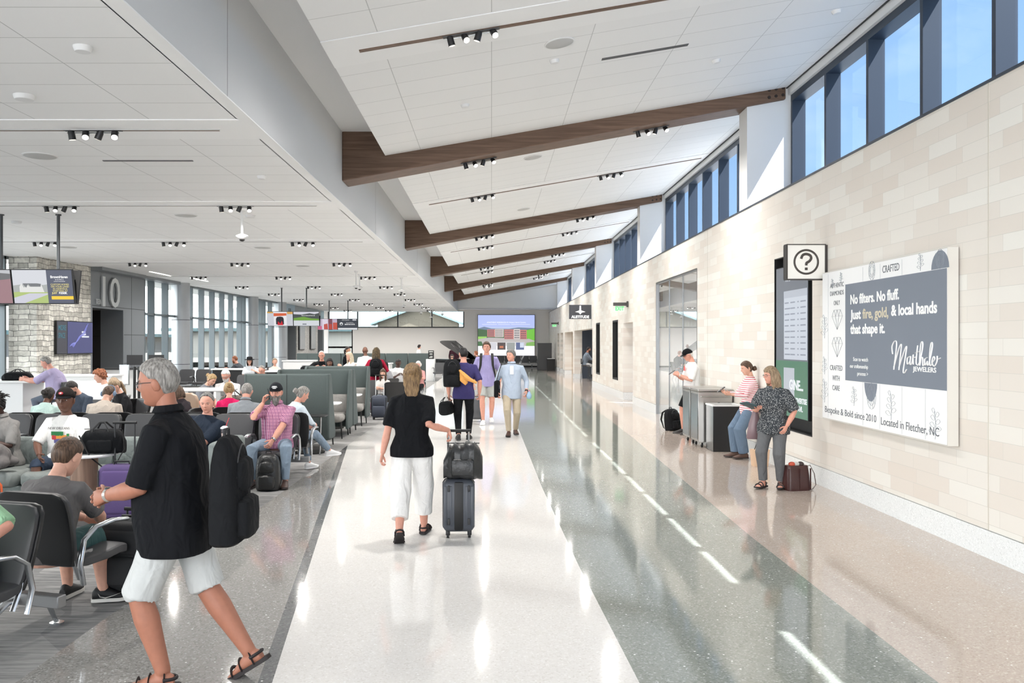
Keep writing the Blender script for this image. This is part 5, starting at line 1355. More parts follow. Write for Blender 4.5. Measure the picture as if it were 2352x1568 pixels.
for nm, r_, col, li in (('left_screen', (-1.08, .02, -.5, .93), (74, 74, 82), .031), ('right_screen', (-.47, .02, 1.08, .93), (82, 84, 128), .031)):
    obj(nm, flat(rect(*r_), M=MG, lift=.03 + li), em('g%d_%d_%d' % col, col), t, sm=False)
lettering([('MORE', -1.02, .68, .21, 'LEFT', .8, 0, .003), ('SPACE', -1.02, .46, .21, 'LEFT', .66, 0, .003)], em('teal', (70, 120, 134)), t, 'lettering', .001, MG @ Matrix.Translation((0, 0, .066)))
wv = MB()
for k in range(5):
    wv.tube([MG @ Vector((-.35 + .26 * a + .05 * k, .22 + .1 * a + .03 * math.sin(a * 3 + k) + .06 * k * a / 3, .068)) for a in [i * .4 for i in range(10)]], .008, 5)
obj('wave_drawing', wv, em('wave', (136, 140, 216)), t)
strokes([(.38, .62, .22, .045), (.38, .55, .26, .045), (.38, .48, .46, .045)], em('w2', (232, 236, 240)), t, MG @ Matrix.Translation((0, 0, .066)))
for k, y_ in enumerate((55.6, 59.0)):
    t = thing('wall_screen', ('left', 'right')[k] + ' grey screen on the far pebble stone panel', 'screen', (XL + .05, y_, 1.4))
    obj('casing', MB().box(0, .06, -.85, .85, 0, 1.7), BLACK, t, sm=False); obj('display_face', MB().box(.06, .065, -.6, .82, .03, 1.67), em('gs', (150, 152, 154), .35), t, sm=False)
t = thing('gate_number', 'dark curled gate numeral high on the far blue portal', 'sign', (XL + .01, 51.9, 3.3))
obj('panel', MB().box(0, .02, -.5, 2.0, -.3, .85), mat('pale_blue_panel', (150, 170, 184), .5), t, sm=False)
lettering([('11', .2, .0, .9, 'LEFT', .8)], CHARC, t, 'lettering', .01, MG @ Matrix.Translation((0, 0, .03)))

# ================================================================ furniture builders
PAD = mat('grey_vinyl', (64, 64, 66), .5); SHELL = mat('black_shell', (26, 26, 27), .45)
def chair_parts(t):
    m = MB(); rings = []
    for y_, zz, hw_ in ((-.22, .425, .235), (-.1, .405, .245), (.08, .41, .25), (.2, .425, .25), (.27, .415, .235), (.285, .40, .20)):
        rings.append(((0, y_, zz), (hw_, 0, 0), (0, 0, .035)))
    m.loft(rings, 24, True, 6); obj('seat', m, PAD, t)
    m = MB(); rings = []; m2 = MB(); r2_ = []
    for zz, hw_, yy in ((.40, .22, -.20), (.48, .245, -.22), (.62, .262, -.25), (.76, .268, -.285), (.83, .262, -.305), (.87, .235, -.315), (.885, .18, -.32)):
        rings.append(((0, yy, zz), (hw_, 0, 0), (0, .022, 0))); r2_.append(((0, yy - .032, zz + .004), (hw_ + .012, 0, 0), (0, .018, 0)))
    m.loft(rings, 24, True, 6); obj('backrest', m, PAD, t)
    m2.loft(r2_, 24, True, 6); obj('back_shell', m2, SHELL, t)
    for sx in (-1, 1):
        m = MB().tube([(sx * .285, -.20, .28), (sx * .29, -.235, .42), (sx * .29, -.20, .57), (sx * .29, -.10, .635), (sx * .29, .06, .65), (sx * .29, .20, .635), (sx * .285, .225, .625)], [.020, .022, .022, .024, .026, .022, .010], 10, flat=.62)
        obj('armrest', m, ALU, t)
        obj('seat_bracket', MB().tube([(sx * .22, -.16, .30), (sx * .22, -.21, .40), (sx * .22, -.24, .50)], [.020, .017, .012], 8, flat=.5), ALU, t)
    return t
chair0 = chair_parts(thing('waiting_chair', 'x', 'chair'))
used_chair = []
def place_chair(x, y, rz, label, group=None):
    if not used_chair: o = chair0; used_chair.append(1); o.location = (x, y, 0); o.rotation_euler = (0, 0, R(rz)); o['label'] = label
    else:
        o = dup(chair0, (x, y, 0), rz, label)
    if group: o['group'] = group
    elif 'group' in o: del o['group']
    return o
def beam(x, y, rz, L0, L1, legs, label, zt=.30):
    t = thing('seat_frame_rail', label, 'seating frame', (x, y, 0), rz)
    obj('rail', MB().box(L0, L1, -.035, .035, zt - .075, zt), mat('cast_grey', (150, 150, 150), .35, .7), t, bevel=.006)
    for lx in legs:
        for sy in (-1, 1):
            obj('leg', MB().tube([(lx, 0, zt - .05), (lx, sy * .10, zt - .05), (lx, sy * .22, zt - .12), (lx, sy * .30, .02)], [.035, .030, .024, .018], 10, flat=.6), ALU, t)
            obj('foot', MB().cyl((lx, sy * .305), .045, 0, .014, 18), ALU, t)
    return t

def single(x, y, rz, label):
    o = place_chair(x, y, rz, label); a = R(rz)
    for sx in (-1, 1):
        for sy in (-1, 1): obj('leg', MB().tube([(sx * .19, -.02 + sy * .10, .40), (sx * .22, -.02 + sy * .22, .0)], [.02, .014], 10), ALU, o)
    return o
# ---- near back to back pair, lower left corner
place_chair(-3.02, 4.93, 163, 'black beam chair in the lower left corner, facing the camera')
place_chair(-2.86, 5.92, -17, 'black beam chair seen from behind under the boy in grey')
beam(-2.9, 5.42, -17, -1.1, .28, (-.75, -.05), 'cast metal beam frame under the nearest pair of black chairs')
# ---- middle double row
posn = ['at the aisle end', 'second from the aisle end', 'third from the aisle end', 'fourth from the aisle end', 'fifth from the aisle end', 'sixth from the aisle end', 'seventh from the aisle end', 'eighth from the aisle end']
for k in range(8):
    place_chair(-2.86 - .60 * k, 11.42, 180, 'grey beam chair facing the camera behind light sofa, ' + posn[k], 'grey chairs behind the light sofa')
    place_chair(-2.80 - .60 * k, 12.34, 0, 'black beam chair facing away behind the grey row, ' + posn[k], 'black chairs back to back with the grey row')
beam(-2.5, 11.86, 0, -4.9, .02, (-.4, -2.3, -4.3), 'long metal beam frame under the double row of chairs')
# ---- rows by the windows
for k in range(5):
    place_chair(-10.95 + .60 * k, 31.0, 180, 'black beam chair facing the camera near the left windows, %s from the left' % ('first', 'second', 'third', 'fourth', 'fifth')[k], 'black chairs near the left windows')
for k in range(4):
    place_chair(-10.6 + .62 * k, 34.0, 180, 'black beam chair in the row behind, by the left windows, %s from left' % ('first', 'second', 'third', 'fourth')[k], 'rear row of black chairs by the windows')
beam(-9.75, 31.2, 0, -1.5, 1.5, (-1.2, 1.2), 'beam frame of the front chair row near the left windows')
beam(-9.67, 34.2, 0, -1.3, 1.3, (-1, 1), 'beam frame of the rear chair row near the left windows')
for k in range(8):
    place_chair(-1.15 + .6 * k, 63.6, 180, 'black beam chair under the video wall, %s from the left' % ('first', 'second', 'third', 'fourth', 'fifth', 'sixth', 'seventh', 'eighth')[k], 'black chairs under the video wall')
beam(.95, 63.8, 0, -2.4, 2.4, (-2, 0, 2), 'beam frame of the chairs under the video wall')
single(-2.42, 21.6, 12, 'grey beam chair with metal arms beside the girl with suitcase')
single(-2.90, 22.0, 180, 'dark beam chair under the girl with long hair')
single(-2.35, 27.1, 180, 'dark beam chair under the white haired woman')
single(-2.50, 41.5, 170, 'grey beam chair just right of the white pedestal')
single(-2.95, 23.6, 60, 'grey beam chair under the woman in patterned top')
single(-3.45, 45.6, 10, 'dark beam chair behind the white pedestal')
single(-1.5, 40.2, 180, 'dark beam chair under the woman at the small black table')
single(-7.3, 25.6, 180, 'dark beam chair under the seated girl by the window columns')
single(-5.22, 17.1, 180, 'dark beam chair under the white bearded man')
single(-5.80, 17.1, 180, 'dark beam chair under the blonde woman in grey')

# ---- light sofa in front of the double row
t = thing('sofa', 'light grey green low sofa facing the camera in front of chairs', 'sofa', (-4.75, 10.0, 0))
SOFA = cloth('cloth_sofa', (122, 129, 127)); SOFA2 = cloth('cloth_sofa_seat', (132, 137, 134))
x0 = -1.85
for k in range(5):
    a = x0 + .735 * k
    obj('seat_cushion', MB().rbox(a + .005, a + .73, -.62, .16, .28, .44, .04), SOFA2, t)
    obj('back_cushion', MB().rbox(a + .005, a + .73, .10, .30, .30, .745, .04), SOFA, t)
obj('base', MB().box(x0, 1.82, -.55, .28, .10, .29), SOFA, t, bevel=.01)
obj('side_panel', MB().rbox(1.67, 1.85, -.60, .31, .06, .76, .03), SOFA, t)
obj('plinth', MB().box(x0 + .05, 1.78, -.45, .2, 0, .1), BLACK, t, sm=False)

# ---- high-backed booth benches
BOOTH = mat('booth_felt', (80, 89, 88), .95, bump=.5, bscale=240, vary=.07, vscale=130); BINN = cloth('cloth_booth_seat', (150, 147, 143))
def booth_parts(t, hw=.735):
    sh = MB()
    sh.rbox(-hw, hw, -.42, -.34, .16, 1.31, .035)
    obj('back_panel', sh, BOOTH, t)
    for sx in (-1, 1):
        M = Matrix(((0, 0, 1, 0), (1, 0, 0, 0), (0, 1, 0, 0), (0, 0, 0, 1)))
        xx = hw - .05 if sx > 0 else -hw
        w = MB().prism([(-.42, .20), (-.30, .16), (.16, .16), (.20, .24), (-.17, 1.24), (-.24, 1.31), (-.42, 1.31)], .05, Matrix.Translation((xx, 0, 0)) @ M)
        obj('side_wing', w, BOOTH, t, bevel=.02)
    obj('seat_cushion', MB().rbox(-hw + .06, hw - .06, -.33, .42, .31, .47, .06), BINN, t)
    obj('back_cushion', MB().rbox(-hw + .06, hw - .06, -.34, -.20, .44, .82, .04), BINN, t)
    obj('seam', MB().box(-.003, .003, -.424, -.418, .2, 1.3), CHARC, t, sm=False)
    for sx in (-1, 1):
        for yy in (-.34, .38): obj('leg', MB().tube([(sx * (hw - .1), yy, .32), (sx * (hw - .08), yy, 0)], [.018, .013], 10), BLACK, t)
    return t
booth0 = booth_parts(thing('booth_bench', 'tall grey felt booth bench nearest the camera, back towards the aisle camera', 'bench', (-3.53, 15.42, 0), 0, 'tall grey felt booth benches'))
for y_, rz, lab in ((17.12, 180, 'tall grey felt booth bench facing the camera, with light seat'), (18.05, 0, 'tall grey felt booth bench back to back with the second one'), (19.66, 180, 'tall grey felt booth bench farthest in the aisle group, facing camera')):
    dup(booth0, (-3.53, y_, 0), rz, lab)
for k, (y_, lab) in enumerate(((16.27, 'white booth table between the first two felt benches'), (18.86, 'white booth table between the last two felt benches'))):
    t = thing('booth_table', lab, 'table', (-3.5, y_, 0), 0, 'white booth tables')
    obj('tabletop', MB().rbox(-.66, .68, -.30, .30, .70, .73, .012), WLAM, t); obj('pedestal', MB().cyl((0, 0), .035, .01, .70, 16), BLACK, t); obj('foot_disc', MB().cyl((.0, 0), .30, 0, .015, 28), BLACK, t)
nums = ['first', 'second', 'third', 'fourth', 'fifth', 'sixth']
for k in range(6):
    o = dup(booth0, (-9.25 + 1.12 * k, 44.2, 0), 0, 'grey felt booth back in the distant row before the far wall, %s from left' % nums[k], 'distant row of grey booth backs')
    o.scale = (.74, 1, 1)
# laptop table beside the bun woman
t = thing('side_table', 'slim black laptop table with disc base beside the first booth', 'table', (-2.95, 14.55, 0))
obj('post', MB().tube([(.12, -.2, .0), (.14, -.2, .62)], .012, 10), ALU, t); obj('base', MB().cyl((-.1, .1), .26, 0, .02, 28), BLACK, t); obj('tabletop', MB().rbox(-.22, .2, -.2, .2, .62, .64, .008), BLACK, t)

# ---- round wood table with the white top
t = thing('round_table', 'round white table on thick walnut drum base holding black bag', 'table', (-4.28, 9.15, 0))
obj('tabletop', MB().lathe((0, 0, .68), [(.30, -.012), (.34, -.010), (.345, .004), (.335, .014)], 48), WLAM, t)
obj('drum_base', MB().cyl((0, 0), .135, .0, .67, 40), WOOD_V, t)
# ---- white counters
def counter(label, x0_, x1_, y0_, y1_, h, body=None, top=WLAM, black=None):
    t = thing('counter', label, 'counter', ((x0_ + x1_) / 2, (y0_ + y1_) / 2, 0)); a, b_ = (x1_ - x0_) / 2, (y1_ - y0_) / 2
    obj('countertop', MB().box(-a, a, -b_, b_, h - .04, h), top, t, bevel=.004)
    bb = body or (-a + .04, a - .04); obj('carcass', MB().box(bb[0], bb[1], -b_ + .04, b_ - .04, 0, h - .04), black or WLAM, t, sm=False)
    return t
counter('white high counter at the left edge under the lavender man', -12.0, -9.0, 17.2, 18.1, 1.09, body=(-1.46, 1.22))
counter('white counter behind the lavender man holding stanchion posts', -11.4, -9.15, 21.0, 21.7, 1.07)
counter('long white high counter with black underside before the black polo man', -5.9, -3.6, 22.6, 23.4, 1.12, black=BLACK)
counter('white boxy counter block behind the black polo man', -8.1, -6.9, 33.6, 34.6, 1.16)
counter('white counter behind the group with the red jacket woman', -5.6, -3.9, 33.6, 34.6, 1.05)
counter('white low counter near the left window columns', -8.9, -7.3, 27.6, 28.3, 1.02, black=BLACK)
# walnut bench with rounded end
t = thing('planter_bench', 'curved walnut bench end with lit wooden ledge holding duffel bag', 'bench', (-4.35, 14.2, 0))
obj('ledge', MB().rbox(-.65, .95, -.55, .55, .68, .74, .02), WOOD, t); obj('front', MB().box(-.6, .9, -.48, .48, 0, .68), WOOD, t, sm=False)
TAN = mat('tan_laminate', (168, 144, 122), .3); e = MB()
M = Matrix.Translation((-.66, .05, 0)) @ Matrix.Rotation(R(90), 4, 'X')
obj('rounded_end', MB().prism([(-.24, .0), (-.24, .9), (-.20, .99), (-.12, 1.03), (.12, 1.03), (.20, .99), (.24, .88), (.24, .0)], .1, M), TAN, t, bevel=.02)
t = thing('charging_table', 'white charging table behind the dark haired people on left', 'table', (-5.35, 15.75, 0))
obj('tabletop', MB().rbox(-.8, .7, -.35, .35, .98, 1.02, .012), WLAM, t)
for sx in (-.6, .5): obj('leg', MB().box(sx - .04, sx + .04, -.3, .3, 0, .98), WLAM, t, sm=False)
# gate desk
t = thing('gate_desk', 'white gate desk with two slanted monitors beside portal', 'desk', (-10.6, 26.0, 0))
obj('desk_body', MB().box(-.9, .9, -.3, .3, 0, 1.05), WLAM, t, sm=False); obj('desk_top', MB().box(-.95, .95, -.35, .35, 1.05, 1.09), CHARC, t, sm=False)
for k, xx in enumerate((-.05, .55)):
    o = obj('monitor', MB().box(xx - .22, xx + .22, -.02, .02, 1.18, 1.48, Matrix.Rotation(R(24), 4, 'Z')), CHARC, t, sm=False); obj('monitor_arm', MB().tube([(xx, .05, 1.08), (xx, .05, 1.3)], .02, 8), ALU, o)
t = thing('sign_stand', 'white framed notice stand in front of the gate desk', 'sign', (-9.95, 23.6, 0))
obj('frame', MB().box(-.13, .13, -.02, .02, .7, 1.25), ALU, t, sm=False); obj('notice', MB().box(-.11, .11, -.025, -.02, .73, 1.22), mat('paper', (226, 226, 226), .7), t, sm=False); obj('post', MB().cyl((0, 0), .02, 0, .7, 10), ALU, t); obj('base', MB().cyl((0, 0), .15, 0, .015, 20), ALU, t)
for k, px in enumerate((175, 187, 213, 222)):
    Y_ = 19.6 if k < 2 else 22.3; o = thing('stanchion', 'black queue post standing by the stone pier, %s from left' % ('first', 'second', 'third', 'fourth')[k], 'post', ((px - 1129) * Y_ / F, Y_ + (3.2 if k < 2 else 0), 0), 0, 'black queue posts')
    obj('post', MB().cyl((0, 0), .035, .02, 1.22 if k < 2 else 1.05, 14), BLACK, o); obj('base', MB().cyl((0, 0), .10, 0, .02, 20), BLACK, o)

# ---- waste bins and carts along the right wall
def cart(x, y, label):
    t = thing('waste_cart', label, 'bin', (x, y, 0), 0, 'stainless waste carts')
    obj('cabinet', MB().box(-.30, .30, -.29, .29, .10, .98), STEEL, t, bevel=.006)
    obj('lid', MB().box(-.31, .31, -.30, .30, .985, 1.03), STEEL, t, bevel=.012)
    obj('handle', MB().tube([(-.25, -.29, .90), (-.25, -.34, .90), (.25, -.34, .90), (.25, -.29, .90)], .012, 8), STEEL, t)
    obj('foot_slot', MB().rbox(.03, .09, -.296, -.285, .60, .80, .02), CHARC, t)
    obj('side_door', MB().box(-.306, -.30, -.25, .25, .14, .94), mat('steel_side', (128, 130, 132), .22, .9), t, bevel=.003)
    for sx in (-.22, .22):
        for sy in (-.22, .22):
            w = obj('caster', MB().tube([(sx - .012, sy, .045), (sx + .012, sy, .045)], .045, 14), RUBBER, t); obj('caster_fork', MB().box(sx - .02, sx + .02, sy - .02, sy + .03, .05, .10), STEEL, w, sm=False)
cart(3.935, 15.60, 'stainless steel waste cart with handle, nearer of the two'); cart(3.935, 16.26, 'stainless steel waste cart behind the nearer one')
t = thing('waste_bin', 'square black waste bin with white rim beside steel carts', 'bin', (3.99, 14.98, 0))
obj('body', MB().box(-.235, .235, -.24, .24, 0, .77), mat('bin_black', (26, 26, 27), .35), t, bevel=.006)
rim = MB(); rim.box(-.25, .25, -.255, -.20, .77, .795).box(-.25, .25, .20, .255, .77, .795).box(-.25, -.2, -.2, .2, .77, .795).box(.2, .25, -.2, .2, .77, .795)
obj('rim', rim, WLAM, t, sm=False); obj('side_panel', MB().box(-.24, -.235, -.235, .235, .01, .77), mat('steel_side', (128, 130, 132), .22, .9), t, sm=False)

# ---- far end cabinets, pedestal, menu board, piano
t = thing('vending_cabinet', 'tall black cabinet in front of the far right corner', 'cabinet', (3.55, 58.5, 0))
obj('cabinet_body', MB().box(-.47, .47, -.4, .4, 0, 1.82), mat('black_cab', (44, 44, 45), .4), t, bevel=.01); obj('door', MB().box(-.44, .44, -.41, -.4, .05, 1.76), mat('black_cab_door', (52, 52, 53), .35), t, sm=False)
t = thing('low_cabinet', 'low black cabinet beside the tall black cabinet', 'cabinet', (3.92, 57.4, 0))
obj('cabinet_body', MB().box(-.25, .25, -.3, .3, 0, .78), BLACK, t, bevel=.01); obj('top', MB().box(-.26, .26, -.31, .31, .78, .81), WLAM, t, sm=False)
t = thing('pedestal', 'plain white square pedestal holding the black menu board', 'pedestal', (-2.95, 42.2, 0))
obj('plinth', MB().box(-.21, .21, -.25, .25, 0, 1.05), WLAM, t, bevel=.004); obj('side_shade', MB().box(.21, .225, -.25, .25, 0, 1.05), mat('shade_laminate', (190, 190, 188), .4), t, sm=False)  # thin sheet with the shade of this side put into its colour
t = thing('menu_board', 'small black chalk sign standing on the white pedestal', 'sign', (-2.93, 42.2, 1.05))
obj('board', MB().box(-.14, .14, -.02, .02, 0, .42), BLACK, t, bevel=.01)
strokes([(-.10, .33, .2, .05), (-.07, .22, .14, .05), (-.09, .06, .16, .04), (-.04, .12, .12, .03)], mat('chalk', (190, 190, 186), .8), t, Matrix.Translation((0, -.022, 0)) @ Matrix.Rotation(R(90), 4, 'X'))
t = thing('grand_piano', 'black grand piano with raised lid in front of the far wall', 'piano', (-1.75, 45.0, 0), 32)
poly_ = cur([(-.75, -.55), (.75, -.55), (.75, .2), (.55, .75), (.15, .9), (-.15, 1.1), (-.6, 1.25), (-.75, .9), (-.75, -.55)], 4)
obj('case', MB().prism(poly_, .32, Matrix.Translation((0, 0, .68))), BLACKG, t, ang=50)
Ml = Matrix.Translation((.75, 0, 1.02)) @ Matrix.Rotation(R(37), 4, 'Y') @ Matrix.Translation((-.75, 0, 0))
obj('lid', MB().prism(poly_, .03, Ml), BLACKG, t, ang=50)
obj('lid_prop', MB().tube([(.55, .1, 1.0), (-.35, .1, 1.80)], .015, 8), ALU, t)
for p in ((-.6, -.4), (.6, -.4), (0, .8)): obj('leg', MB().tube([(p[0], p[1], .68), (p[0], p[1], 0)], [.06, .03], 12), BLACKG, t)
obj('keyboard', MB().box(-.65, .65, -.68, -.55, .70, .76), mat('ivory', (226, 224, 216), .4), t, sm=False)

# ---- bar furniture seen through the wide opening
def stool(x, y, rz, label, group, z=0):
    t = thing('bar_stool', label, 'stool', (x, y, 0), rz, group)
    obj('seat', MB().rbox(-.2, .2, -.2, .2, .72, .76, .015), CHARC, t); obj('backrest', MB().rbox(-.2, .2, -.22, -.19, .82, 1.08, .01), CHARC, t)
    for sx in (-1, 1):
        for sy in (-1, 1): obj('leg', MB().tube([(sx * .17, sy * .17, .73), (sx * .22, sy * .23, 0)], .012, 8), PIPE, t)
    obj('footrest', MB().tube([(-.2, .2, .25), (.2, .2, .25)], .01, 8), PIPE, t)
    return t
for k, (x_, y_, rz_) in enumerate(((4.50, 41.7, -90), (5.5, 40.2, 0), (5.0, 43.2, 180), (4.85, 39.2, -60))):
    stool(x_, y_, rz_, 'dark metal bar stool in the bar opening, %s' % ('under the seated man', 'beyond the table', 'by the navy wall', 'nearest the opening edge')[k], 'bar stools')
t = thing('bar_table', 'high bar table with pale top in the bar opening', 'table', (5.25, 41.6, 0))
obj('tabletop', MB().rbox(-.35, .5, -.35, .35, 1.02, 1.05, .01), WLAM, t); obj('pedestal', MB().cyl((0, 0), .04, 0, 1.02, 14), BLACK, t)
stool(-8.55, 17.1, 90, 'dark stool under the lavender man at the counter', 'counter stools')
stool(-4.7, 24.2, 180, 'dark stool under the man in black polo', 'counter stools'); stool(-4.1, 24.1, 160, 'dark stool under the pale blonde woman', 'counter stools')

# ---- ceiling fittings
def cam_pole(px, ytop, ybot, label):
    Y_ = (HC - 1.85) * F / (786.5 - ytop); zb = 1.85 + (786.5 - ybot) * Y_ / F
    t = thing('security_camera', label, 'camera', ((px - 1129) * Y_ / F, Y_, HC), 0, 'white pole cameras')
    L__ = HC - zb
    obj('ceiling_rose', MB().lathe((0, 0, 0), [(.06, -.0), (.06, -.03), (.04, -.06)], 20), WHITE, t); obj('pole', MB().tube([(0, 0, -.04), (0, 0, -L__ + .1)], .022, 12), WHITE, t)
    obj('camera_body', MB().lathe((0, 0, -L__), [(.05, 0), (.10, .04), (.11, .06), (.10, .075), (.03, .10)], 24), WHITE, t); obj('dome', MB().ball((0, 0, -L__ + .005), .05, .05, .04, 14), BLACKG, t)
for i, (a, b_, c_) in enumerate(((556, 484, 550), (818, 622, 661), (826, 629, 664), (922, 637, 671), (927, 680, 705), (967, 701, 720), (990, 707, 730), (1016, 706, 723))):
    cam_pole(a, b_, c_, 'white camera on ceiling pole, ' + ('nearest and largest', 'left one of the close pair', 'right one of the close pair', 'near the fascia, with wide head', 'below the wide headed one', 'far, left of three', 'far, middle of three', 'far, right of three')[i])
def disc(px, py, r_, name, label, cat, m, d=.012, flatc=True):
    if flatc: Y_ = (HC - 1.85) * F / (786.5 - py); X_ = (px - 1129) * Y_ / F; z_ = HC; rot = 0
    else:
        k = (px - 1129) / F; q_ = (786.5 - py) / F; Y_ = (cloud_z(0) - 1.85) / (q_ - .1707 * k); X_ = k * Y_; z_ = cloud_z(X_); rot = -math.atan(.1707)
    t = thing(name, label, cat, (X_, Y_, z_), 0); t.rotation_euler = (0, rot, 0)
    obj('rim', MB().lathe((0, 0, 0), [(r_ + .012, 0), (r_ + .012, -.008), (r_, -d)], 32), WHITE, t); obj('grille', MB().lathe((0, 0, 0), [(r_, -d + .002), (r_ * .95, -d - .003), (.001, -d - .004)], 32), m, t)
GRL = mat('grille', (186, 186, 184), .7)
for i, (px, py, r_, f_) in enumerate(((92, 357, .19, 1), (427, 494, .19, 1), (156, 567, .2, 1), (603, 568, .2, 1), (695, 610, .2, 1), (1285, 98, .17, 0), (1224, 361, .17, 0), (1203, 480, .17, 0))):
    disc(px, py, r_, 'ceiling_speaker', 'round grey ceiling speaker, ' + ('nearest in the flat ceiling', 'between flat ceiling rows two and three', 'left, above the gate', 'centre of the flat ceiling', 'farthest in the flat ceiling', 'nearest in the sloped ceiling', 'sloped ceiling beyond the first beam', 'sloped ceiling before the second beam')[i], 'speaker', GRL, flatc=bool(f_))
for i, (px, py, r_, f_) in enumerate(((190, 107, .06, 1), (56, 219, .085, 1), (601, 404, .05, 1), (38, 508, .08, 1), (1273, 138, .05, 0), (1068, 240, .05, 0), (1921, 24, .05, 0), (1645, 138, .05, 0), (575, 494, .08, 1))):
    disc(px, py, r_, 'smoke_detector', 'small white ceiling detector, ' + ('nearest the top left', 'domed, at the left edge', 'near the fascia', 'beside the hanging screen poles', 'beside the large sloped ceiling speaker', 'above the first beam', 'near the top of the clerestory', 'right part of the sloped ceiling', 'beside the nearest pole camera')[i], 'detector', WHITE, .04, bool(f_))
def slot(pa, pb, label):
    pts = []
    for px, py in (pa, pb):
        k = (px - 1129) / F; q_ = (786.5 - py) / F; Y_ = (cloud_z(0) - 1.85) / (q_ - .1707 * k); pts.append(Vector((k * Y_, Y_, cloud_z(k * Y_))))
    a, b_ = pts; t = thing('air_diffuser', label, 'vent', tuple((a + b_) / 2)); t.rotation_euler = (0, -math.atan(.1707), 0); w_ = (b_.x - a.x) / 2
    for j in range(3): obj('slot', MB().box(-w_, w_, -.04 + .03 * j, -.025 + .03 * j, -.008, 0), mat('slot_dark', (96, 96, 96), .8), t, sm=False)
slot((1380, 138), (1583, 100), 'long dark slot diffuser in the sloped ceiling, nearest')
t = thing('air_diffuser', 'thin dark slot diffuser in the flat ceiling, left of centre', 'vent', (-4.36, 11.05, HC)); obj('slot', MB().box(-.57, .57, -.02, .02, -.01, 0), mat('slot_dark', (96, 96, 96), .8), t, sm=False)
for k, (x0_, y_) in enumerate(((-12.0, 29.2), (-11.6, 31.9))):
    t = thing('strip_light', 'short bright strip light in the ceiling near gate ten, ' + ('left', 'right'), 'ceiling light', (x0_ + .9, y_, HC)) if False else thing('strip_light', 'short bright strip light in the ceiling near gate ten, ' + ('left', 'right')[k], 'ceiling light', (x0_ + .9, y_, HC), 0)
    obj('diffuser', MB().box(-.03, .03, -.9, .9, -.012, 0), LENS, t, sm=False)

# ================================================================ luggage
CANV = cloth('cloth_canvas_black', (24, 25, 27)); STRAPM = mat('strap_black', (20, 20, 21), .7)
def wheels(t, w, d, r=.025, four=True, m=RUBBER):
    for sx in (-1, 1):
        for sy in ((-1, 1) if four else (1,)):
            o = obj('wheel', MB().tube([(sx * (w / 2 - .05) - .012, sy * (d / 2 - .05), r), (sx * (w / 2 - .05) + .012, sy * (d / 2 - .05), r)], r, 14), m, t)
            obj('caster', MB().tube([(sx * (w / 2 - .05), sy * (d / 2 - .05), r), (sx * (w / 2 - .05), sy * (d / 2 - .05), 2.6 * r)], r * .8, 10), CHARC, o)
def suitcase(label, x, y, rz, w, h, d, m, hard=True, handle=0, trim=None, hx=0, hy=None, hm=ALU, four=True, group=None, wm=RUBBER, tall=None):
    t = thing('suitcase', label, 'suitcase', (x, y, 0), rz, group); zb = .06
    obj('shell', MB().rbox(-w / 2, w / 2, -d / 2, d / 2, zb, h, .045, seg=32), m, t)
    if hard:
        for i in range(6):
            xx = -w / 2 + w * (i + .5) / 6
            if abs(xx) < w * .12: continue
            for sy in (-1, 1): obj('rib', MB().rbox(xx - .014, xx + .014, sy * d / 2 - .004, sy * d / 2 + .004, zb + .06, h - .06, .004, seg=12), m, t)
        obj('centre_band', MB().rbox(-w * .14, w * .14, -d / 2 - .005, -d / 2 + .01, zb + .02, h - .02, .01, seg=12), trim or BLACK, t)
        obj('zip_line', MB().rbox(-w / 2 - .002, w / 2 + .002, -.008, .008, zb, h + .002, .04, seg=24), BLACK, t)
        for sx in (-1, 1):
            for zz in (.24, .80): obj('bumper', MB().rbox(sx * w * .31 - .012, sx * w * .31 + .012, -d / 2 - .012, -d / 2, h * zz, h * zz + .06, .006, seg=12), CHARC, t)
    else:
        obj('front_pocket', MB().rbox(-w * .40, w * .40, -d / 2 - .035, -d / 2 + .02, zb + .05, h * .58, .03, seg=24), m, t)
        obj('front_panel', MB().rbox(-w * .40, w * .40, -d / 2 - .018, -d / 2 + .02, h * .60, h - .05, .02, seg=24), trim or m, t)
        for sx in (-1, 1): obj('piping', MB().tube([(sx * w / 2 * .98, -d / 2 * .9, zb + .03), (sx * w / 2 * .98, -d / 2 * .9, h - .05)], .007, 6), CHARC, t)
    obj('top_handle', MB().tube([(-.08, 0, h - .005), (-.07, 0, h + .03), (.07, 0, h + .03), (.08, 0, h - .005)], .010, 8), BLACK, t)
    wheels(t, w, d, .026, four, wm)
    if handle:
        yy = d / 2 - .03
        for sx in (-1, 1): obj('telescopic_rod', MB().tube([(sx * .10, yy, h - .05), (sx * .10, yy, handle)], .009, 8), hm, t)
        obj('grip', MB().tube([(-.12, yy, handle), (.12, yy, handle)], .014, 10), BLACK, t)
    return t
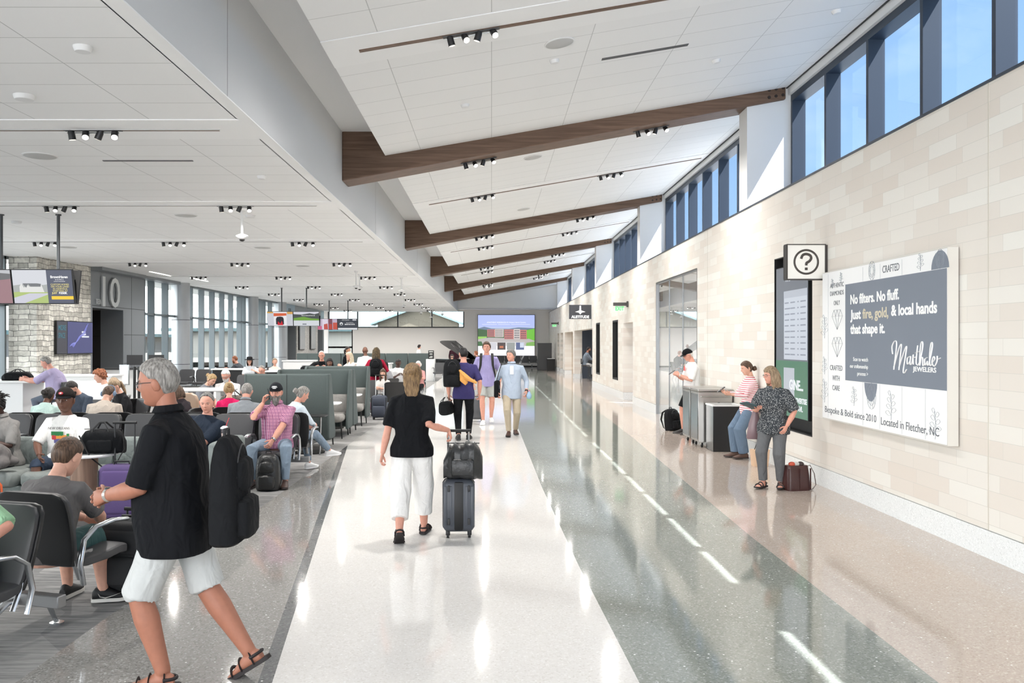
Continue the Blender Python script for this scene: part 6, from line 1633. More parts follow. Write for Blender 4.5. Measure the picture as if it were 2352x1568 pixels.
def backpack(label, loc, rz, w=.30, h=.46, d=.20, m=CANV, tilt=0, group=None, cat='backpack', straps=True, roll=0):
    t = thing('backpack', label, cat, loc, 0, group); t.rotation_euler = (R(tilt), R(roll), R(rz))
    rings = []
    for zz, kw, kd in ((0, .80, .75), (.03, .96, .95), (.2, 1, 1), (.5, 1, .96), (.75, .94, .84), (.9, .80, .66), (.98, .52, .42), (1.0, .25, .2)):
        rings.append(((0, .02 * (1 - kd), zz * h), (w / 2 * kw, 0, 0), (0, d / 2 * kd, 0)))
    obj('bag_body', MB().loft(rings, 28, True, 3.2), m, t)
    obj('front_pocket', MB().loft([((0, -d / 2 - .005, zz * h), (w * .36 * k, 0, 0), (0, .045 * k, 0)) for zz, k in ((.06, .7), (.10, .95), (.28, 1), (.40, .92), (.44, .5))], 22, True, 3.2), m, t)
    obj('upper_pocket', MB().loft([((0, -d / 2 + .012, zz * h), (w * .32 * k, 0, 0), (0, .035 * k, 0)) for zz, k in ((.50, .7), (.54, .95), (.66, 1), (.76, .85), (.80, .4))], 22, True, 3.0), m, t)
    obj('zip', MB().tube([(w * .34 * math.cos(a), -d * .38, h * (.42 + .50 * math.sin(a))) for a in [PI * i / 14 for i in range(15)]], .004, 5), mat('zip_grey', (70, 70, 72), .4, .5), t)
    obj('top_handle', MB().tube([(-.035, .02, h * .97), (-.03, .02, h * 1.06), (.03, .02, h * 1.06), (.035, .02, h * .97)], .009, 8), STRAPM, t)
    if straps:
        for sx in (-1, 1):
            obj('shoulder_strap', MB().tube([(sx * .06, d / 2 * .7, h * .95), (sx * .08, d / 2 + .06, h * .85), (sx * .11, d / 2 + .09, h * .55), (sx * .12, d / 2 + .03, h * .15), (sx * .11, d / 2 * .8, h * .08)], [.022, .026, .026, .016, .012], 8, flat=.3, up=(0, 1, 0)), STRAPM, t)
    return t
def duffel(label, loc, rz, w=.5, h=.28, d=.26, m=CANV, handles=True, cat='bag', group=None, strap=None, lump=0, name='duffel_bag'):
    t = thing(name, label, cat, loc, rz, group); rnd = random.Random(int(w * 1000 + h * 77))
    rings = []
    for i in range(15):
        u_ = -1 + 2 * i / 14; k = (1 - abs(u_) ** 6) ** .5 if abs(u_) < 1 else .35
        k = max(k, .55); jz = rnd.uniform(-lump, lump); rings.append(((u_ * w / 2, rnd.uniform(-lump, lump), h / 2 * k + jz * .5), (0, d / 2 * k, 0), (0, 0, h / 2 * k + jz)))
    obj('bag_body', MB().loft(rings, 24, True, 3.4), m, t)
    obj('zip', MB().tube([(-w * .42, 0, h + .002), (w * .42, 0, h + .002)], .005, 6), mat('zip_grey', (70, 70, 72), .4, .5), t)
    obj('end_pocket', MB().rbox(-w * .28, w * .28, -d / 2 - .02, -d / 2 + .02, h * .12, h * .6, .02, seg=20), m, t)
    if handles:
        for sy in (-1, 1):
            obj('handle', MB().tube([(-w * .2, sy * d * .45, h * .5), (-w * .17, sy * d * .35, h * 1.02), (-w * .06, sy * .03, h * 1.28), (w * .06, sy * .03, h * 1.28), (w * .17, sy * d * .35, h * 1.02), (w * .2, sy * d * .45, h * .5)], .010, 8, flat=.6), STRAPM, t)
    if strap: obj('shoulder_strap', MB().tube(strap, .018, 8, flat=.25), STRAPM, t)
    return t

# near left
suitcase('black soft suitcase with yellow wheels beside the boy in grey', -2.62, 6.33, -12, .36, .56, .26, mat('suit_black', (30, 31, 33), .75, bump=.3, bscale=300), hard=False, trim=mat('suit_black2', (38, 39, 41), .7), wm=mat('yellow_wheel', (196, 170, 50), .5), handle=.62, hm=CHARC)
suitcase('purple suitcase with raised handle beside the round table', -3.80, 8.95, 4, .40, .60, .24, mat('suit_purple', (78, 60, 106), .75, bump=.3, bscale=300), hard=False, trim=mat('suit_purple2', (84, 64, 114), .75), handle=1.02, hm=CHARC, four=False)
duffel('black carry bag with long strap on the round white table', (-4.07, 9.12, .694), 8, .44, .25, .26, CANV, True, strap=[(-.19, -.15, .20), (-.08, -.16, -.02), (.05, -.17, -.13), (.16, -.16, -.12), (.24, -.1, .05), (.20, -.02, .24)], lump=.006)
backpack('grey backpack with orange straps on the floor at lower left', (-5.18, 8.9, .0), 10, .34, .46, .22, c('bag_grey', 70, 70, 74), straps=False)
t = thing('orange_strap', 'bright orange webbing strap over the grey backpack', 'strap', (-5.05, 8.72, .30), 0)
obj('webbing', MB().tube([(-.16, 0, -.02), (-.06, -.02, .16), (.06, -.02, .24), (.14, 0, .12), (.15, .02, -.14)], .022, 8, flat=.25), mat('orange', (214, 96, 48), .7), t)
t = thing('jacket', 'crumpled grey jacket lying over the lap of the curly haired woman', 'jacket', (-5.45, 9.42, .50), 0)
mb = MB(); rnd = random.Random(3)
for i in range(16): mb.ball((rnd.uniform(-.26, .26), rnd.uniform(-.10, .10), rnd.uniform(.04, .20) - .0), rnd.uniform(.07, .12), rnd.uniform(.06, .1), rnd.uniform(.05, .09), 10)
me = fuse(mb, .012, 16); obj('folds', me, c('jacket_grey', 112, 108, 106), t)
t = thing('plastic_cup', 'clear iced drink cup with red straw on the sofa side panel', 'cup', (-2.98, 9.72, .76))
obj('cup', MB().lathe((0, 0, 0), [(.030, 0), (.042, .13)], 24), glass_mat('cup_plastic', (.86, .86, .88, 1), .12), t); obj('lid', MB().lathe((0, 0, .13), [(.045, 0), (.045, .012), (.02, .03)], 24), mat('lid_clear', (226, 228, 230), .3), t)
obj('drinking_straw', MB().tube([(.0, 0, .02), (.015, 0, .16), (.05, 0, .25)], .004, 8), mat('straw_red', (206, 44, 54), .4), t); obj('drink', MB().lathe((0, 0, .005), [(.028, 0), (.036, .07)], 20), mat('drink', (206, 190, 180), .3), t)
# between the bearded man's feet
backpack('black leather look backpack standing between the bearded man\'s feet', (-2.80, 10.92, 0), 0, .30, .46, .20, mat('leatherette', (34, 34, 34), .35, bump=.5, bscale=40))
# the woman in black pulls this one
suitcase('dark grey hard shell suitcase pulled by the woman in black', -.315, 8.33, 3, .305, .555, .24, mat('suit_slate', (68, 72, 80), .4), handle=1.0)
duffel('crumpled black travel bag strapped on top of the grey suitcase', (-.27, 8.30, .56), 0, .37, .33, .28, mat('nylon_black', (40, 41, 42), .35, bump=.8, bscale=22), False, lump=.02)
suitcase('grey hard suitcase pulled by the tall man in lavender', -.36, 20.4, 180, .36, .56, .24, mat('suit_grey', (84, 86, 90), .4), handle=.95)
suitcase('navy blue wheeled suitcase in front of the long haired girl', -2.70, 20.95, 0, .36, .58, .26, mat('suit_navy', (58, 64, 78), .6), hard=False, handle=1.06, four=True, hm=WLAM)
# by the right wall
backpack('black backpack slumped on the floor below the shop window', (3.83, 18.35, 0), 35, .36, .46, .24, CANV, tilt=-8)
t = thing('satchel', 'dark brown leather satchel on the floor beside the glasses woman', 'bag', (3.83, 10.95, 0), 12)
LEA = mat('brown_leather', (62, 34, 32), .32, bump=.2, bscale=60)
obj('bag_body', MB().loft([((0, 0, z_), (.155 * k, 0, 0), (0, .085 * k2, 0)) for z_, k, k2 in ((0, .98, 1.1), (.03, 1, 1.15), (.18, .97, 1), (.29, .90, .8), (.31, .88, .7))], 26, True, 6), LEA, t)
for xx in (-.155, 0, .14): obj('gusset', MB().box(xx - .006, xx + .006, -.105, -.09, .01, .28), LEA, t, sm=False)
for xx, cc in ((-.06, (196, 84, 60)), (.0, (190, 190, 186)), (.06, (56, 44, 44))): obj('contents', MB().ball((xx, 0, .325), .045, .04, .03, 10), mat('contents_%d' % cc[0], cc, .5), t)
obj('shoulder_strap', MB().tube([(.13, 0, .28), (.18, -.02, .31), (.235, -.03, .2), (.25, -.04, .06), (.20, -.05, .012), (.14, -.07, .01)], .014, 8, flat=.3), LEA, t)
t = thing('tote_bag', 'small tan leather tote standing behind the glasses woman', 'bag', (4.02, 13.05, 0), 0)
obj('bag_body', MB().loft([((0, 0, z_), (.135 * k, 0, 0), (0, .07, 0)) for z_, k in ((0, .84), (.02, .88), (.25, 1.05))], 24, True, 6), mat('tan_leather', (214, 182, 152), .5), t)
obj('handle', MB().tube([(-.09, -.03, .25), (-.06, -.03, .33), (.06, -.03, .33), (.09, -.03, .25)], .006, 6), BLACK, t)
# others in the seating area
duffel('black bag lying on the white counter in front of the lavender man', (-9.55, 17.55, 1.09), 10, .55, .17, .3, CANV, True)
duffel('patterned brown duffel bag on the walnut bench', (-4.15, 13.98, .74), -4, .46, .26, .3, cloth('cloth_duffel', (70, 62, 58), kind='zig', col2=(120, 110, 102)), True, lump=.008)
duffel('black laptop bag on the counter before the black polo man', (-4.85, 22.95, 1.12), 6, .36, .12, .25, CANV, False)
backpack('black backpack standing among the people left of the walking man', (-5.75, 13.2, .45), 5, .30, .5, .2, CANV)

# ================================================================ the people
SH_D = ('sneaker', (40, 38, 38), (70, 68, 66)); SH_W = ('sneaker', (226, 226, 226), (236, 236, 236)); SH_B = ('shoe', (72, 48, 40), (40, 30, 28))
SAND = ('sandal', (34, 28, 28), (34, 28, 28))
def phone(pos, rz=0, tilt=60, label='dark phone held by', col=(24, 26, 30)):
    t = thing('phone', label, 'phone', tuple(pos)); t.rotation_euler = (R(tilt), 0, R(rz))
    obj('case', MB().rbox(-.036, .036, -.005, .005, -.072, .072, .004, seg=16), mat('phone_%d' % col[0], col, .3), t)
    obj('screen', MB().box(-.031, .031, -.0062, -.0052, -.066, .066), mat('phone_screen', (60, 70, 84), .1), t, sm=False); return t

# man striding to the left in the foreground
p = person('tall grey haired man in black polo and pale shorts striding left in foreground', -1.70, 4.72, 90, H=1.77, hsc=1.08, b=1.24, belly=.06, pose='walk', lean=5, head=(0, 6, 0),
    fL=(-.10, .04, .10), fR=(.10, -.36, .14), toeR=32, hL=(-.11, .34, 1.04), hR=(.06, .36, 1.03), eL=(-.5, -.5, -.7), eR=(.5, -.5, -.7), sk='tan', hair=('short', 'grey'), top=BLK, sleeve=.98, hem=.07,
    bottom=c('pale_shorts', 190, 192, 190), leg=1.02, loose=1.18, shoe=SAND, q=3, extras=[('glasses', (60, 60, 62)), ('watch', -1, (190, 186, 178))], neckline=1.1, collar=True, curl=.6, nL=(1, 0, -.3), nR=(-1, 0, -.3))
backpack('black shoulder bag hanging behind the striding man in black', (-1.38, 4.60, .80), 90, .36, .56, .17, CANV, straps=False, cat='bag')
# woman in black walking away
p = person('woman with long golden hair in black top and white cropped trousers, walking away', -.755, 8.2, 0, H=1.64, sex='f', b=1.12, pose='walk', P=(0, .05, .86), fL=(-.09, -.22, .13), fR=(.10, .24, .09), toeL=38,
    hL=(-.27, -.02, .80), hR=(.35, .04, 1.02), eR=(.35, -.5, -1), sk='pink', hair=('halfup', 'golden'), top=BLK, sleeve=.92, puff=.012, hem=-.02, bottom=c('white_capri', 232, 231, 229), leg=1.72, loose=1.5, shoe=SAND, q=3, lean=3, dR=(.3, .1, -1), curl=.9)
# purple shirt man
p = person('man in purple t-shirt and black trousers walking away with backpack and duffel', -.53, 16.5, 0, H=1.80, b=1.08, pose='walk', P=(0, 0, .90), fL=(-.09, -.12, .11), fR=(.09, .14, .09), hL=(-.28, .02, .86), hR=(.30, .02, .88), sk='pink', hair=('short', 'black'), head=(28, -4, 0),
    top=PURP, sleeve=.95, bottom=BLK, shoe=('sneaker', (24, 24, 26), (30, 30, 32)), q=2, curl=.8)
backpack('black backpack slung on the left shoulder of the purple shirt man', (-.74, 16.28, 1.02), 8, .33, .52, .20, CANV)
duffel('small black duffel held low by the purple shirt man', (-.86, 16.5, .48), 75, .34, .26, .24, CANV, True)
t = thing('sweater', 'mustard yellow sweater tucked over the purple shirt man\'s bag', 'sweater', (-.50, 16.24, 1.14), 0)
mb = MB().tube([(-.10, 0, .20), (0, -.03, .10), (.10, -.03, .02), (.22, .0, -.04)], [.04, .075, .07, .045], 12, flat=.5).tube([(-.05, -.02, .16), (-.04, -.05, .02), (.04, -.05, -.06)], [.05, .06, .04], 12, flat=.5)
obj('folds', fuse(mb, .012, 3), c('mustard', 206, 150, 84), t)
# lavender t-shirt man
p = person('tall young man in lavender t-shirt and pale shorts walking towards camera', -.11, 19.8, 180, H=1.88, b=.98, pose='walk', P=(0, 0, .97), fL=(-.10, -.14, .13), fR=(.08, .16, .09), hL=(-.30, .04, .94), hR=(.30, -.06, .92), sk='pink', hair=('shortfull', 'brown'), head=(-4, 0, 0),
    top=LAV, sleeve=.85, bottom=c('stone_shorts', 176, 178, 174), leg=.80, loose=1.12, shoe=SH_W, q=2, curl=.7)
t = thing('backpack_harness', 'pair of black backpack straps worn by the lavender shirt man', 'backpack', (-.11, 19.8, 0), 180)
for sx in (-1, 1): obj('shoulder_strap', MB().tube([(sx * .12, -.12, 1.50), (sx * .125, .02, 1.60), (sx * .13, .135, 1.50), (sx * .14, .165, 1.34), (sx * .19, .09, 1.12), (sx * .2, -.08, 1.05)], [.024, .028, .03, .026, .016, .012], 8, flat=.35, up=(0, 1, 0)), STRAPM, t)
obj('bag_body', MB().loft([((0, -.24, z_), (.15 * k, 0, 0), (0, .10 * k, 0)) for z_, k in ((1.02, .85), (1.06, 1), (1.4, 1), (1.52, .7))], 20, True, 3), CANV, t)
# chambray shirt man
p = person('man in open pale blue shirt and khaki trousers walking towards camera', .40, 17.35, 180, H=1.74, b=1.06, belly=.02, pose='walk', P=(0, 0, .88), fL=(-.08, -.10, .10), fR=(.06, .18, .09), hL=(-.29, .12, .88), hR=(.28, .04, .86), sk='pink', hair=('shortfull', 'salt'), head=(-34, 2, 0),
    top=CHAM, sleeve=1.78, hem=.04, bottom=KHA, shoe=SH_B, q=2, collar=True, extras=[('watch', -1, (60, 70, 66)), ('graphic', [(0, .16, .07, .17, (232, 232, 232))])], curl=.8)
t = thing('water_bottle', 'small round blue and clear bottle in the pale blue shirt man\'s hand', 'bottle', (.74, 17.16, .80), 0)
obj('bottle', MB().lathe((0, 0, -.06), [(.03, 0), (.05, .03), (.052, .08), (.03, .12), (.018, .15)], 20), mat('bottle_blue', (146, 176, 204), .2), t); obj('cap', MB().lathe((0, 0, .09), [(.02, 0), (.02, .025)], 14), mat('bottle_cap', (190, 120, 150), .4), t)
t = thing('shoulder_bag', 'slim black laptop bag on the pale blue shirt man\'s shoulder', 'bag', (.11, 17.32, .76), 80)
obj('bag_body', MB().rbox(-.17, .17, -.04, .04, 0, .34, .03, seg=20), CANV, t); obj('shoulder_strap', MB().tube([(-.08, .0, .32), (-.06, -.06, .55), (-.02, -.10, .68), (.08, -.08, .66), (.12, .0, .32)], .022, 8, flat=.3), STRAPM, t)
# people at the right wall
p = person('woman in glasses, dark dotted blouse and grey trousers standing with teal tablet', 3.60, 11.12, 146, H=1.56, sex='f', b=1.16, P=(0, 0, .80), fL=(-.10, .02, .085), fR=(.10, .10, .085), hL=(-.20, .13, .80), hR=(.10, .31, 1.02), eL=(-.8, -.5, -.1), eR=(.5, -.5, -.6),
    sk='pink', hair=('bob', 'ash', .26), head=(-44, 6, 0), top=c('dots', 60, 64, 68, kind='dots', col2=(190, 190, 188), scale=.6), sleeve=.98, puff=.028, hem=.02, bottom=c('trouser_grey', 98, 99, 101), leg=1.95, loose=1.08, shoe=SAND, q=3, extras=[('glasses', (70, 40, 40))], neckline=1.25, nR=(0, .3, 1), yawL=-12, yawR=14)
t = thing('tablet', 'teal covered tablet held flat by the woman in glasses', 'tablet', tuple(p['WR'] + Vector((-.10, -.03, .04)))); t.rotation_euler = (R(-10), R(20), R(20))
obj('cover', MB().rbox(-.13, .10, -.08, .08, -.008, .008, .005, seg=16), mat('teal_cover', (58, 84, 90), .5), t); obj('display_face', MB().box(-.12, .09, -.07, .07, .008, .0095), mat('tablet_glass', (28, 30, 34), .12), t, sm=False)
t = thing('shopping_bag', 'wine coloured translucent bag hanging from the glasses woman\'s arm', 'bag', (3.42, 11.3, .60), 0)
obj('bag_body', MB().loft([((.0, 0, z_), (k, 0, 0), (0, k2, 0)) for z_, k, k2 in ((0, .10, .04), (.02, .115, .05), (.2, .085, .04), (.36, .03, .02), (.42, .015, .012))], 18), mat('wine_plastic', (122, 100, 104), .35), t)
p = person('woman in red striped top and wide jeans leaning on the wall with phone', 4.02, 13.93, 96, H=1.60, sex='f', b=1.0, P=(0, -.10, .80), fL=(-.09, .02, .085), fR=(.09, .08, .085), lean=-3, hL=(-.09, .24, 1.03), hR=(.06, .25, 1.05), eL=(-.4, -.5, -.7), eR=(.4, -.5, -.7),
    sk='fair', hair=('bun', 'brown', -.045), head=(0, 20, 0), top=c('stripe', 236, 228, 228, kind='stripe', col2=(192, 60, 78), scale=.62), sleeve=1.75, bottom=DENIM, leg=1.97, loose=1.55, shoe=('sneaker', (96, 72, 62), (60, 50, 46)), q=3, curl=.8, dL=(.25, 1, .1), dR=(-.2, 1, .15), nL=(.6, 0, .8), nR=(-.6, 0, .8))
phone(p['WR'] + Vector((-.09, -.02, .05)), 90, 55, 'dark phone in the hands of the woman in stripes')
p = person('man in black cap and white t-shirt leaning on the wall reading his phone', 4.03, 17.62, 97, H=1.76, b=1.06, belly=.03, P=(0, -.04, .90), fL=(-.1, .06, .085), fR=(.1, .12, .085), lean=2, hL=(-.09, .27, 1.20), hR=(.05, .28, 1.20), eL=(-.4, -.4, -.8), eR=(.4, -.4, -.8),
    sk='pink', hair=('short', 'white'), head=(0, 22, 0), top=WHT, sleeve=.95, hem=.08, bottom=BLK, leg=.95, loose=1.1, shoe=SH_D, q=2, extras=[('cap', BLK, BLK), ('glasses',), ('watch', -1, (200, 196, 190)), ('graphic', [(.0, .16, .10, .09, (206, 96, 96)), (.05, .19, .05, .06, (90, 120, 90))])], curl=.8)
phone(p['WR'] + Vector((-.10, -.02, .05)), 97, 55, 'dark phone in the hands of the man in black cap')

# seated people; a chair goes under those who need one
seated_n = []
def sit(label, x, y, rz, chair=None, H=1.64, Pz=.51, **k):
    if chair:
        single(x, y, rz, chair)
    kk = dict(pose='sit', P=(0, -.04, Pz), lean=6, q=1, bottom=DENIM, shoe=SH_D); kk.update(k)
    return person(label, x, y, rz, H=H, **kk)
def emblem(o, HM, HM3, hs):
    e = MB().ball(HM @ (Vector((0, .118, .082)) * hs), .026, .008, .017, 12, HM3); obj('emblem', e, mat('emblem_red', (186, 50, 60), .5), o)
    obj('emblem_letters', MB().ball(HM @ (Vector((0, .123, .083)) * hs), .013, .005, .008, 8, HM3), mat('emblem_cream', (226, 220, 214), .5), o)
def badge(o, HM, HM3, hs):
    for dz, w_ in ((.098, .034), (.085, .040), (.072, .026)):
        obj('patch', MB().ball(HM @ (Vector((0, .114 + .01 * (dz < .08), dz)) * hs), w_, .006, .0052, 10, HM3), mat('patch_white', (222, 222, 222), .6), o)
p = sit('bearded man in pink checked shirt and black cap sitting with phone at ear', -2.83, 11.46, 180, H=1.70, b=1.14, belly=.03, lean=3, fL=(-.20, .36, .085), fR=(.22, .38, .085), hL=(-.02, .36, .57), hR=(.150, .10, 1.06), eR=(.5, .5, -1), eL=(-.8, -.3, -.1), sk='pink',
    hair=('short', 'salt'), beard=('salt', .045), head=(4, 4, 0), top=c('plaid', 190, 128, 152, kind='plaid', col2=(150, 88, 126)), sleeve=.86, bottom=DENIM_L, shoe=('shoe', (74, 54, 48), (50, 40, 38)), q=3, extras=[('cap', c('cap_front', 34, 36, 40), BLK, 0, badge), ('watch', -1, (150, 152, 154))], collar=True,
    dR=(-.25, .05, 1), nR=(-1, .2, 0), curl=.7, kL=(-.3, 1, .1), kR=(.35, 1, .1))
hd = p['head']; phone(hd @ Vector((.092, .02, -.02)), 180 - 80, -10, 'dark phone at the ear of the bearded man')
p = sit('dark skinned man in black cap and white t-shirt with colourful print on sofa', -4.86, 9.94, 178, H=1.68, hsc=1.17, b=1.16, belly=.04, Pz=.49, lean=2, sk='brown', hair=('crew', 'black'), head=(8, 0, 0), top=c('white_tee', 232, 230, 226), sleeve=.98, bottom=DENIM_D, leg=1.02, loose=1.12, q=3,
    hL=(-.16, .30, .60), hR=(.14, .30, .60), eL=(-.9, -.4, -.2), eR=(.9, -.4, -.2), neckline=1.1, shoe=SH_W,
    extras=[('cap', c('cap_black', 34, 30, 28), BLK, 0, emblem), ('graphic', [(-.005, .045, .21, .045, (224, 150, 60)), (.03, .085, .15, .05, (40, 120, 66)), (-.07, .0, .09, .10, (226, 128, 70)), (.02, .0, .10, .05, (96, 92, 142)), (.07, .04, .05, .05, (190, 50, 60)), (-.095, .05, .03, .07, (54, 132, 72))])])
# the printed name on that shirt
Wm = p['W']; cp = Wm.inverted() @ p['Cp']
lettering([('NEW ORLEANS', 0, 0, .040, 'CENTER', .9)], mat('print_ink', (96, 90, 88), .8), p['root'], 'lettering', .001, Matrix.Translation(cp + Vector((0, .185, .125))) @ Matrix.Rotation(PI, 4, 'Z') @ Matrix.Rotation(R(84), 4, 'X'))
p = sit('dark skinned woman with short locs in grey polo looking at phone on sofa', -5.60, 9.98, 172, H=1.64, hsc=1.12, sex='f', b=1.15, Pz=.49, sk='dark', hair=('locs', 'black'), head=(-4, 26, 0), lean=8, top=c('polo_grey', 136, 133, 130), sleeve=.95, bottom=CHAR, q=3, hL=(-.02, .30, .74), hR=(.06, .30, .74), eL=(-.7, -.4, -.5), eR=(.7, -.4, -.5),
    extras=[('watch', -1, (60, 44, 44))], shoe=SH_D, collar=True, curl=.8)
phone(p['WL'] + Vector((0, -.08, .05)), 0, 40, 'dark phone in the hands of the woman with locs')
p = sit('boy with brown crew cut in grey t-shirt seen from behind, head bowed', -3.00, 5.90, -12, H=1.60, hsc=1.16, b=1.2, P=(0, -.06, .44), lean=17, head=(0, 20, 0), sk='fair', hair=('short', 'brown'), top=c('tee_grey', 108, 105, 104), sleeve=.92, bottom=c('teal_shorts', 62, 88, 88), leg=.96, loose=1.12, q=3,
    fL=(-.15, .38, .09), fR=(.17, .34, .09), yawR=62, hL=(-.04, .42, .58), hR=(.10, .42, .56), eL=(-.8, -.2, -.4), eR=(.8, -.2, -.4), shoe=('sneaker', (22, 22, 23), (206, 204, 198)), extras=[('watch', 1, (30, 30, 32))], curl=.7)
fd_ = Vector((math.sin(R(62)), math.cos(R(62)), 0)); fx_ = fd_.cross(Vector((0, 0, 1))); A_ = Vector((.17, .34, .09))
obj('swoosh_mark', MB().tube([A_ + fd_ * a + fx_ * b_ + Vector((0, 0, c_)) for a, b_, c_ in ((-.03, .040, -.012), (-.015, .043, -.036), (.02, .045, -.045), (.07, .043, -.034), (.12, .038, -.018))], [.002, .007, .009, .005, .001], 8, flat=.4), mat('swoosh_white', (206, 204, 198), .5), p['root'])
p = sit('person in pale green shirt and jeans cut off by the left picture edge', -3.08, 4.93, 163, H=1.70, b=1.08, Pz=.52, sk='pink', hair=('short', 'brown'), top=c('mint', 150, 190, 152), sleeve=.98, bottom=DENIM_D, q=2, hL=(-.34, .22, .74), eL=(-1, -.9, .1), hR=(.1, .34, .62))
p = sit('man in dark navy t-shirt on sofa with folded arms behind striding man', -3.36, 10.0, 165, H=1.70, b=1.15, belly=.04, Pz=.48, lean=-6, side=-6, sk='pink', hair=('thin', 'salt'), head=(20, 18, 0), top=c('navy_tee', 34, 42, 54), sleeve=.95, bottom=DENIM_D, q=2, hL=(.06, .24, .76), hR=(-.06, .26, .74), eL=(-.9, -.2, -.5), eR=(.9, -.2, -.5))
p = sit('grey haired man in grey shirt seen from behind in black chair', -3.52, 12.38, 3, H=1.66, b=1.1, lean=16, sk='pink', hair=('short', 'grey'), head=(0, 14, 0), top=c('shirt_grey', 138, 142, 146), sleeve=.95, collar=True, q=2)
p = sit('woman with grey bun in pale blue shirt sitting sideways beyond bearded man', -2.86, 12.42, -40, H=1.58, sex='f', b=1.0, lean=18, sk='pink', hair=('bun', 'grey', .0), head=(-12, 18, 0), top=c('pale_blue', 204, 214, 222), sleeve=1.6, bottom=DENIM_L, leg=1.9, q=2, fR=(.10, .62, .26), fL=(-.06, .36, .085), hL=(-.08, .36, .62), hR=(.12, .34, .66), shoe=SH_W, eR=(.8, -.5, -.3))
p = sit('young man with blue headphones and beige t-shirt seen from behind', -5.58, 12.45, 4, H=1.66, b=1.14, lean=24, sk='fair', hair=('short', 'brown'), head=(-6, 20, 0), top=c('beige_tee', 190, 178, 166), sleeve=.97, q=2, extras=[('headphones',)])
p = sit('girl with brown hair in mint t-shirt seen from behind on the left', -6.42, 12.45, 6, H=1.54, sex='f', b=1.05, lean=20, sk='brown', hair=('bun', 'dark', .0), head=(-10, 12, 0), top=c('mint_tee', 190, 214, 206), sleeve=.9, q=2)
p = sit('woman with long brown hair half hidden behind the striding man', -4.62, 13.05, 70, chair='black chair under the brown haired woman behind the striding man', H=1.58, sex='f', lean=12, sk='fair', hair=('bob', 'brown', .2), head=(0, 20, 0), top=c('dark_top', 50, 44, 48), sleeve=.9)
p = sit('blonde woman in bright pink top half hidden behind the striding man', -4.02, 13.35, 20, chair='black chair under the blonde woman in pink', H=1.56, sex='f', lean=10, sk='fair', hair=('bun', 'blond', .04), head=(0, 14, 0), top=c('hot_pink', 214, 34, 96), sleeve=.8)
p = sit('bowed man with dark beard and slate t-shirt at the charging table', -6.72, 14.35, 168, chair='chair under the bowed bearded man in slate t-shirt', H=1.70, b=1.08, lean=22, sk='fair', hair=('short', 'dark'), beard=('dark', .0), head=(-14, 30, 0), top=c('slate_tee', 68, 76, 88), sleeve=.95, q=2, hL=(-.05, .4, .7), hR=(.1, .4, .7))
p = sit('young man with tousled red hair and white t-shirt in profile', -6.92, 15.75, 112, chair='chair under the red haired young man', H=1.74, Pz=.56, lean=12, sk='fair', hair=('curly', 'red'), head=(0, 10, 0), top=WHT, sleeve=.9)
p = sit('older woman with pale blonde hair turned away near the charging table', -6.45, 15.1, 60, chair='chair under the older blonde woman turned away', H=1.58, sex='f', lean=14, sk='fair', hair=('bob', 'ash', .14), head=(0, 10, 0), top=c('soft_blue', 190, 200, 206), sleeve=1.5)
p = sit('smiling blonde girl in black t-shirt with white lettering looking down', -6.18, 14.65, 140, chair='chair under the smiling girl in black t-shirt', H=1.60, sex='f', lean=14, sk='fair', hair=('ponytail', 'ash', .2), head=(0, 22, 0), top=c('black_tee', 34, 34, 36), sleeve=1.4, q=2, extras=[('graphic', [(0, .10, .18, .05, (214, 214, 212)), (0, .055, .14, .025, (206, 96, 52))])])
p = sit('large man in lavender t-shirt leaning on the white counter', -8.52, 17.12, 92, H=1.76, b=1.25, belly=.07, Pz=.80, lean=20, sk='pink', hair=('short', 'grey'), head=(0, 12, 0), top=c('lilac_tee', 178, 168, 200), sleeve=.97, bottom=c('grey_denim', 96, 104, 116), q=2, fL=(-.12, .30, .30), fR=(.12, .30, .30), hL=(-.12, .60, 1.13), hR=(.08, .60, 1.13), eL=(-.3, -.2, -1), eR=(.3, -.2, -1))
p = sit('man with white beard and white t-shirt looking down at his lap', -5.18, 17.12, 176, H=1.72, b=1.12, belly=.03, Pz=.54, lean=8, sk='pink', hair=('short', 'white'), beard=('white', .015), head=(0, 24, 0), top=WHT, sleeve=.97, bottom=KHA, leg=1.0, extras=[('glasses',)], q=2)
p = sit('woman with fair hair pulled back in grey t-shirt leaning towards him', -5.70, 17.10, -115, H=1.62, sex='f', Pz=.55, lean=24, sk='fair', hair=('bun', 'blond', .02), head=(0, 22, 0), top=c('tee_grey2', 124, 126, 132), sleeve=.85, q=2)
p = sit('balding man with red beard in dark t-shirt by the left windows', -8.35, 29.0, 80, chair='chair under the man with red beard', H=1.76, b=1.1, Pz=.62, lean=20, sk='pink', hair=('crew', 'red'), beard=('red', .0), top=c('dark_tee', 70, 74, 80), sleeve=.9, hL=(-.1, .5, .95), hR=(.1, .5, .95))
p = sit('girl in black bucket hat and pale t-shirt near the window columns', -7.30, 26.3, 190, H=1.58, sex='f', Pz=.66, lean=8, sk='fair', hair=('long', 'dark', .22), top=c('pale_tee', 208, 212, 216), sleeve=.8, bottom=c('blue_shorts', 110, 120, 180), extras=[('hat', c('hat', 28, 28, 30))], hL=(-.16, .22, 1.0), hR=(.1, .3, .8))
p = sit('grey haired man in glasses just above the nearest booth', -5.75, 22.0, 170, chair='chair under the grey haired man behind the booth', H=1.66, lean=10, sk='pink', hair=('thin', 'grey'), head=(0, 18, 0), top=c('sand_shirt', 190, 186, 178), sleeve=.9, extras=[('glasses',)])
p = sit('woman in cream top left of the long black and white counter', -6.85, 27.5, 200, chair='chair under the woman in cream top', H=1.60, sex='f', Pz=.60, sk='fair', hair=('bun', 'ash', .05), top=c('cream_top', 216, 206, 194), sleeve=1.5)
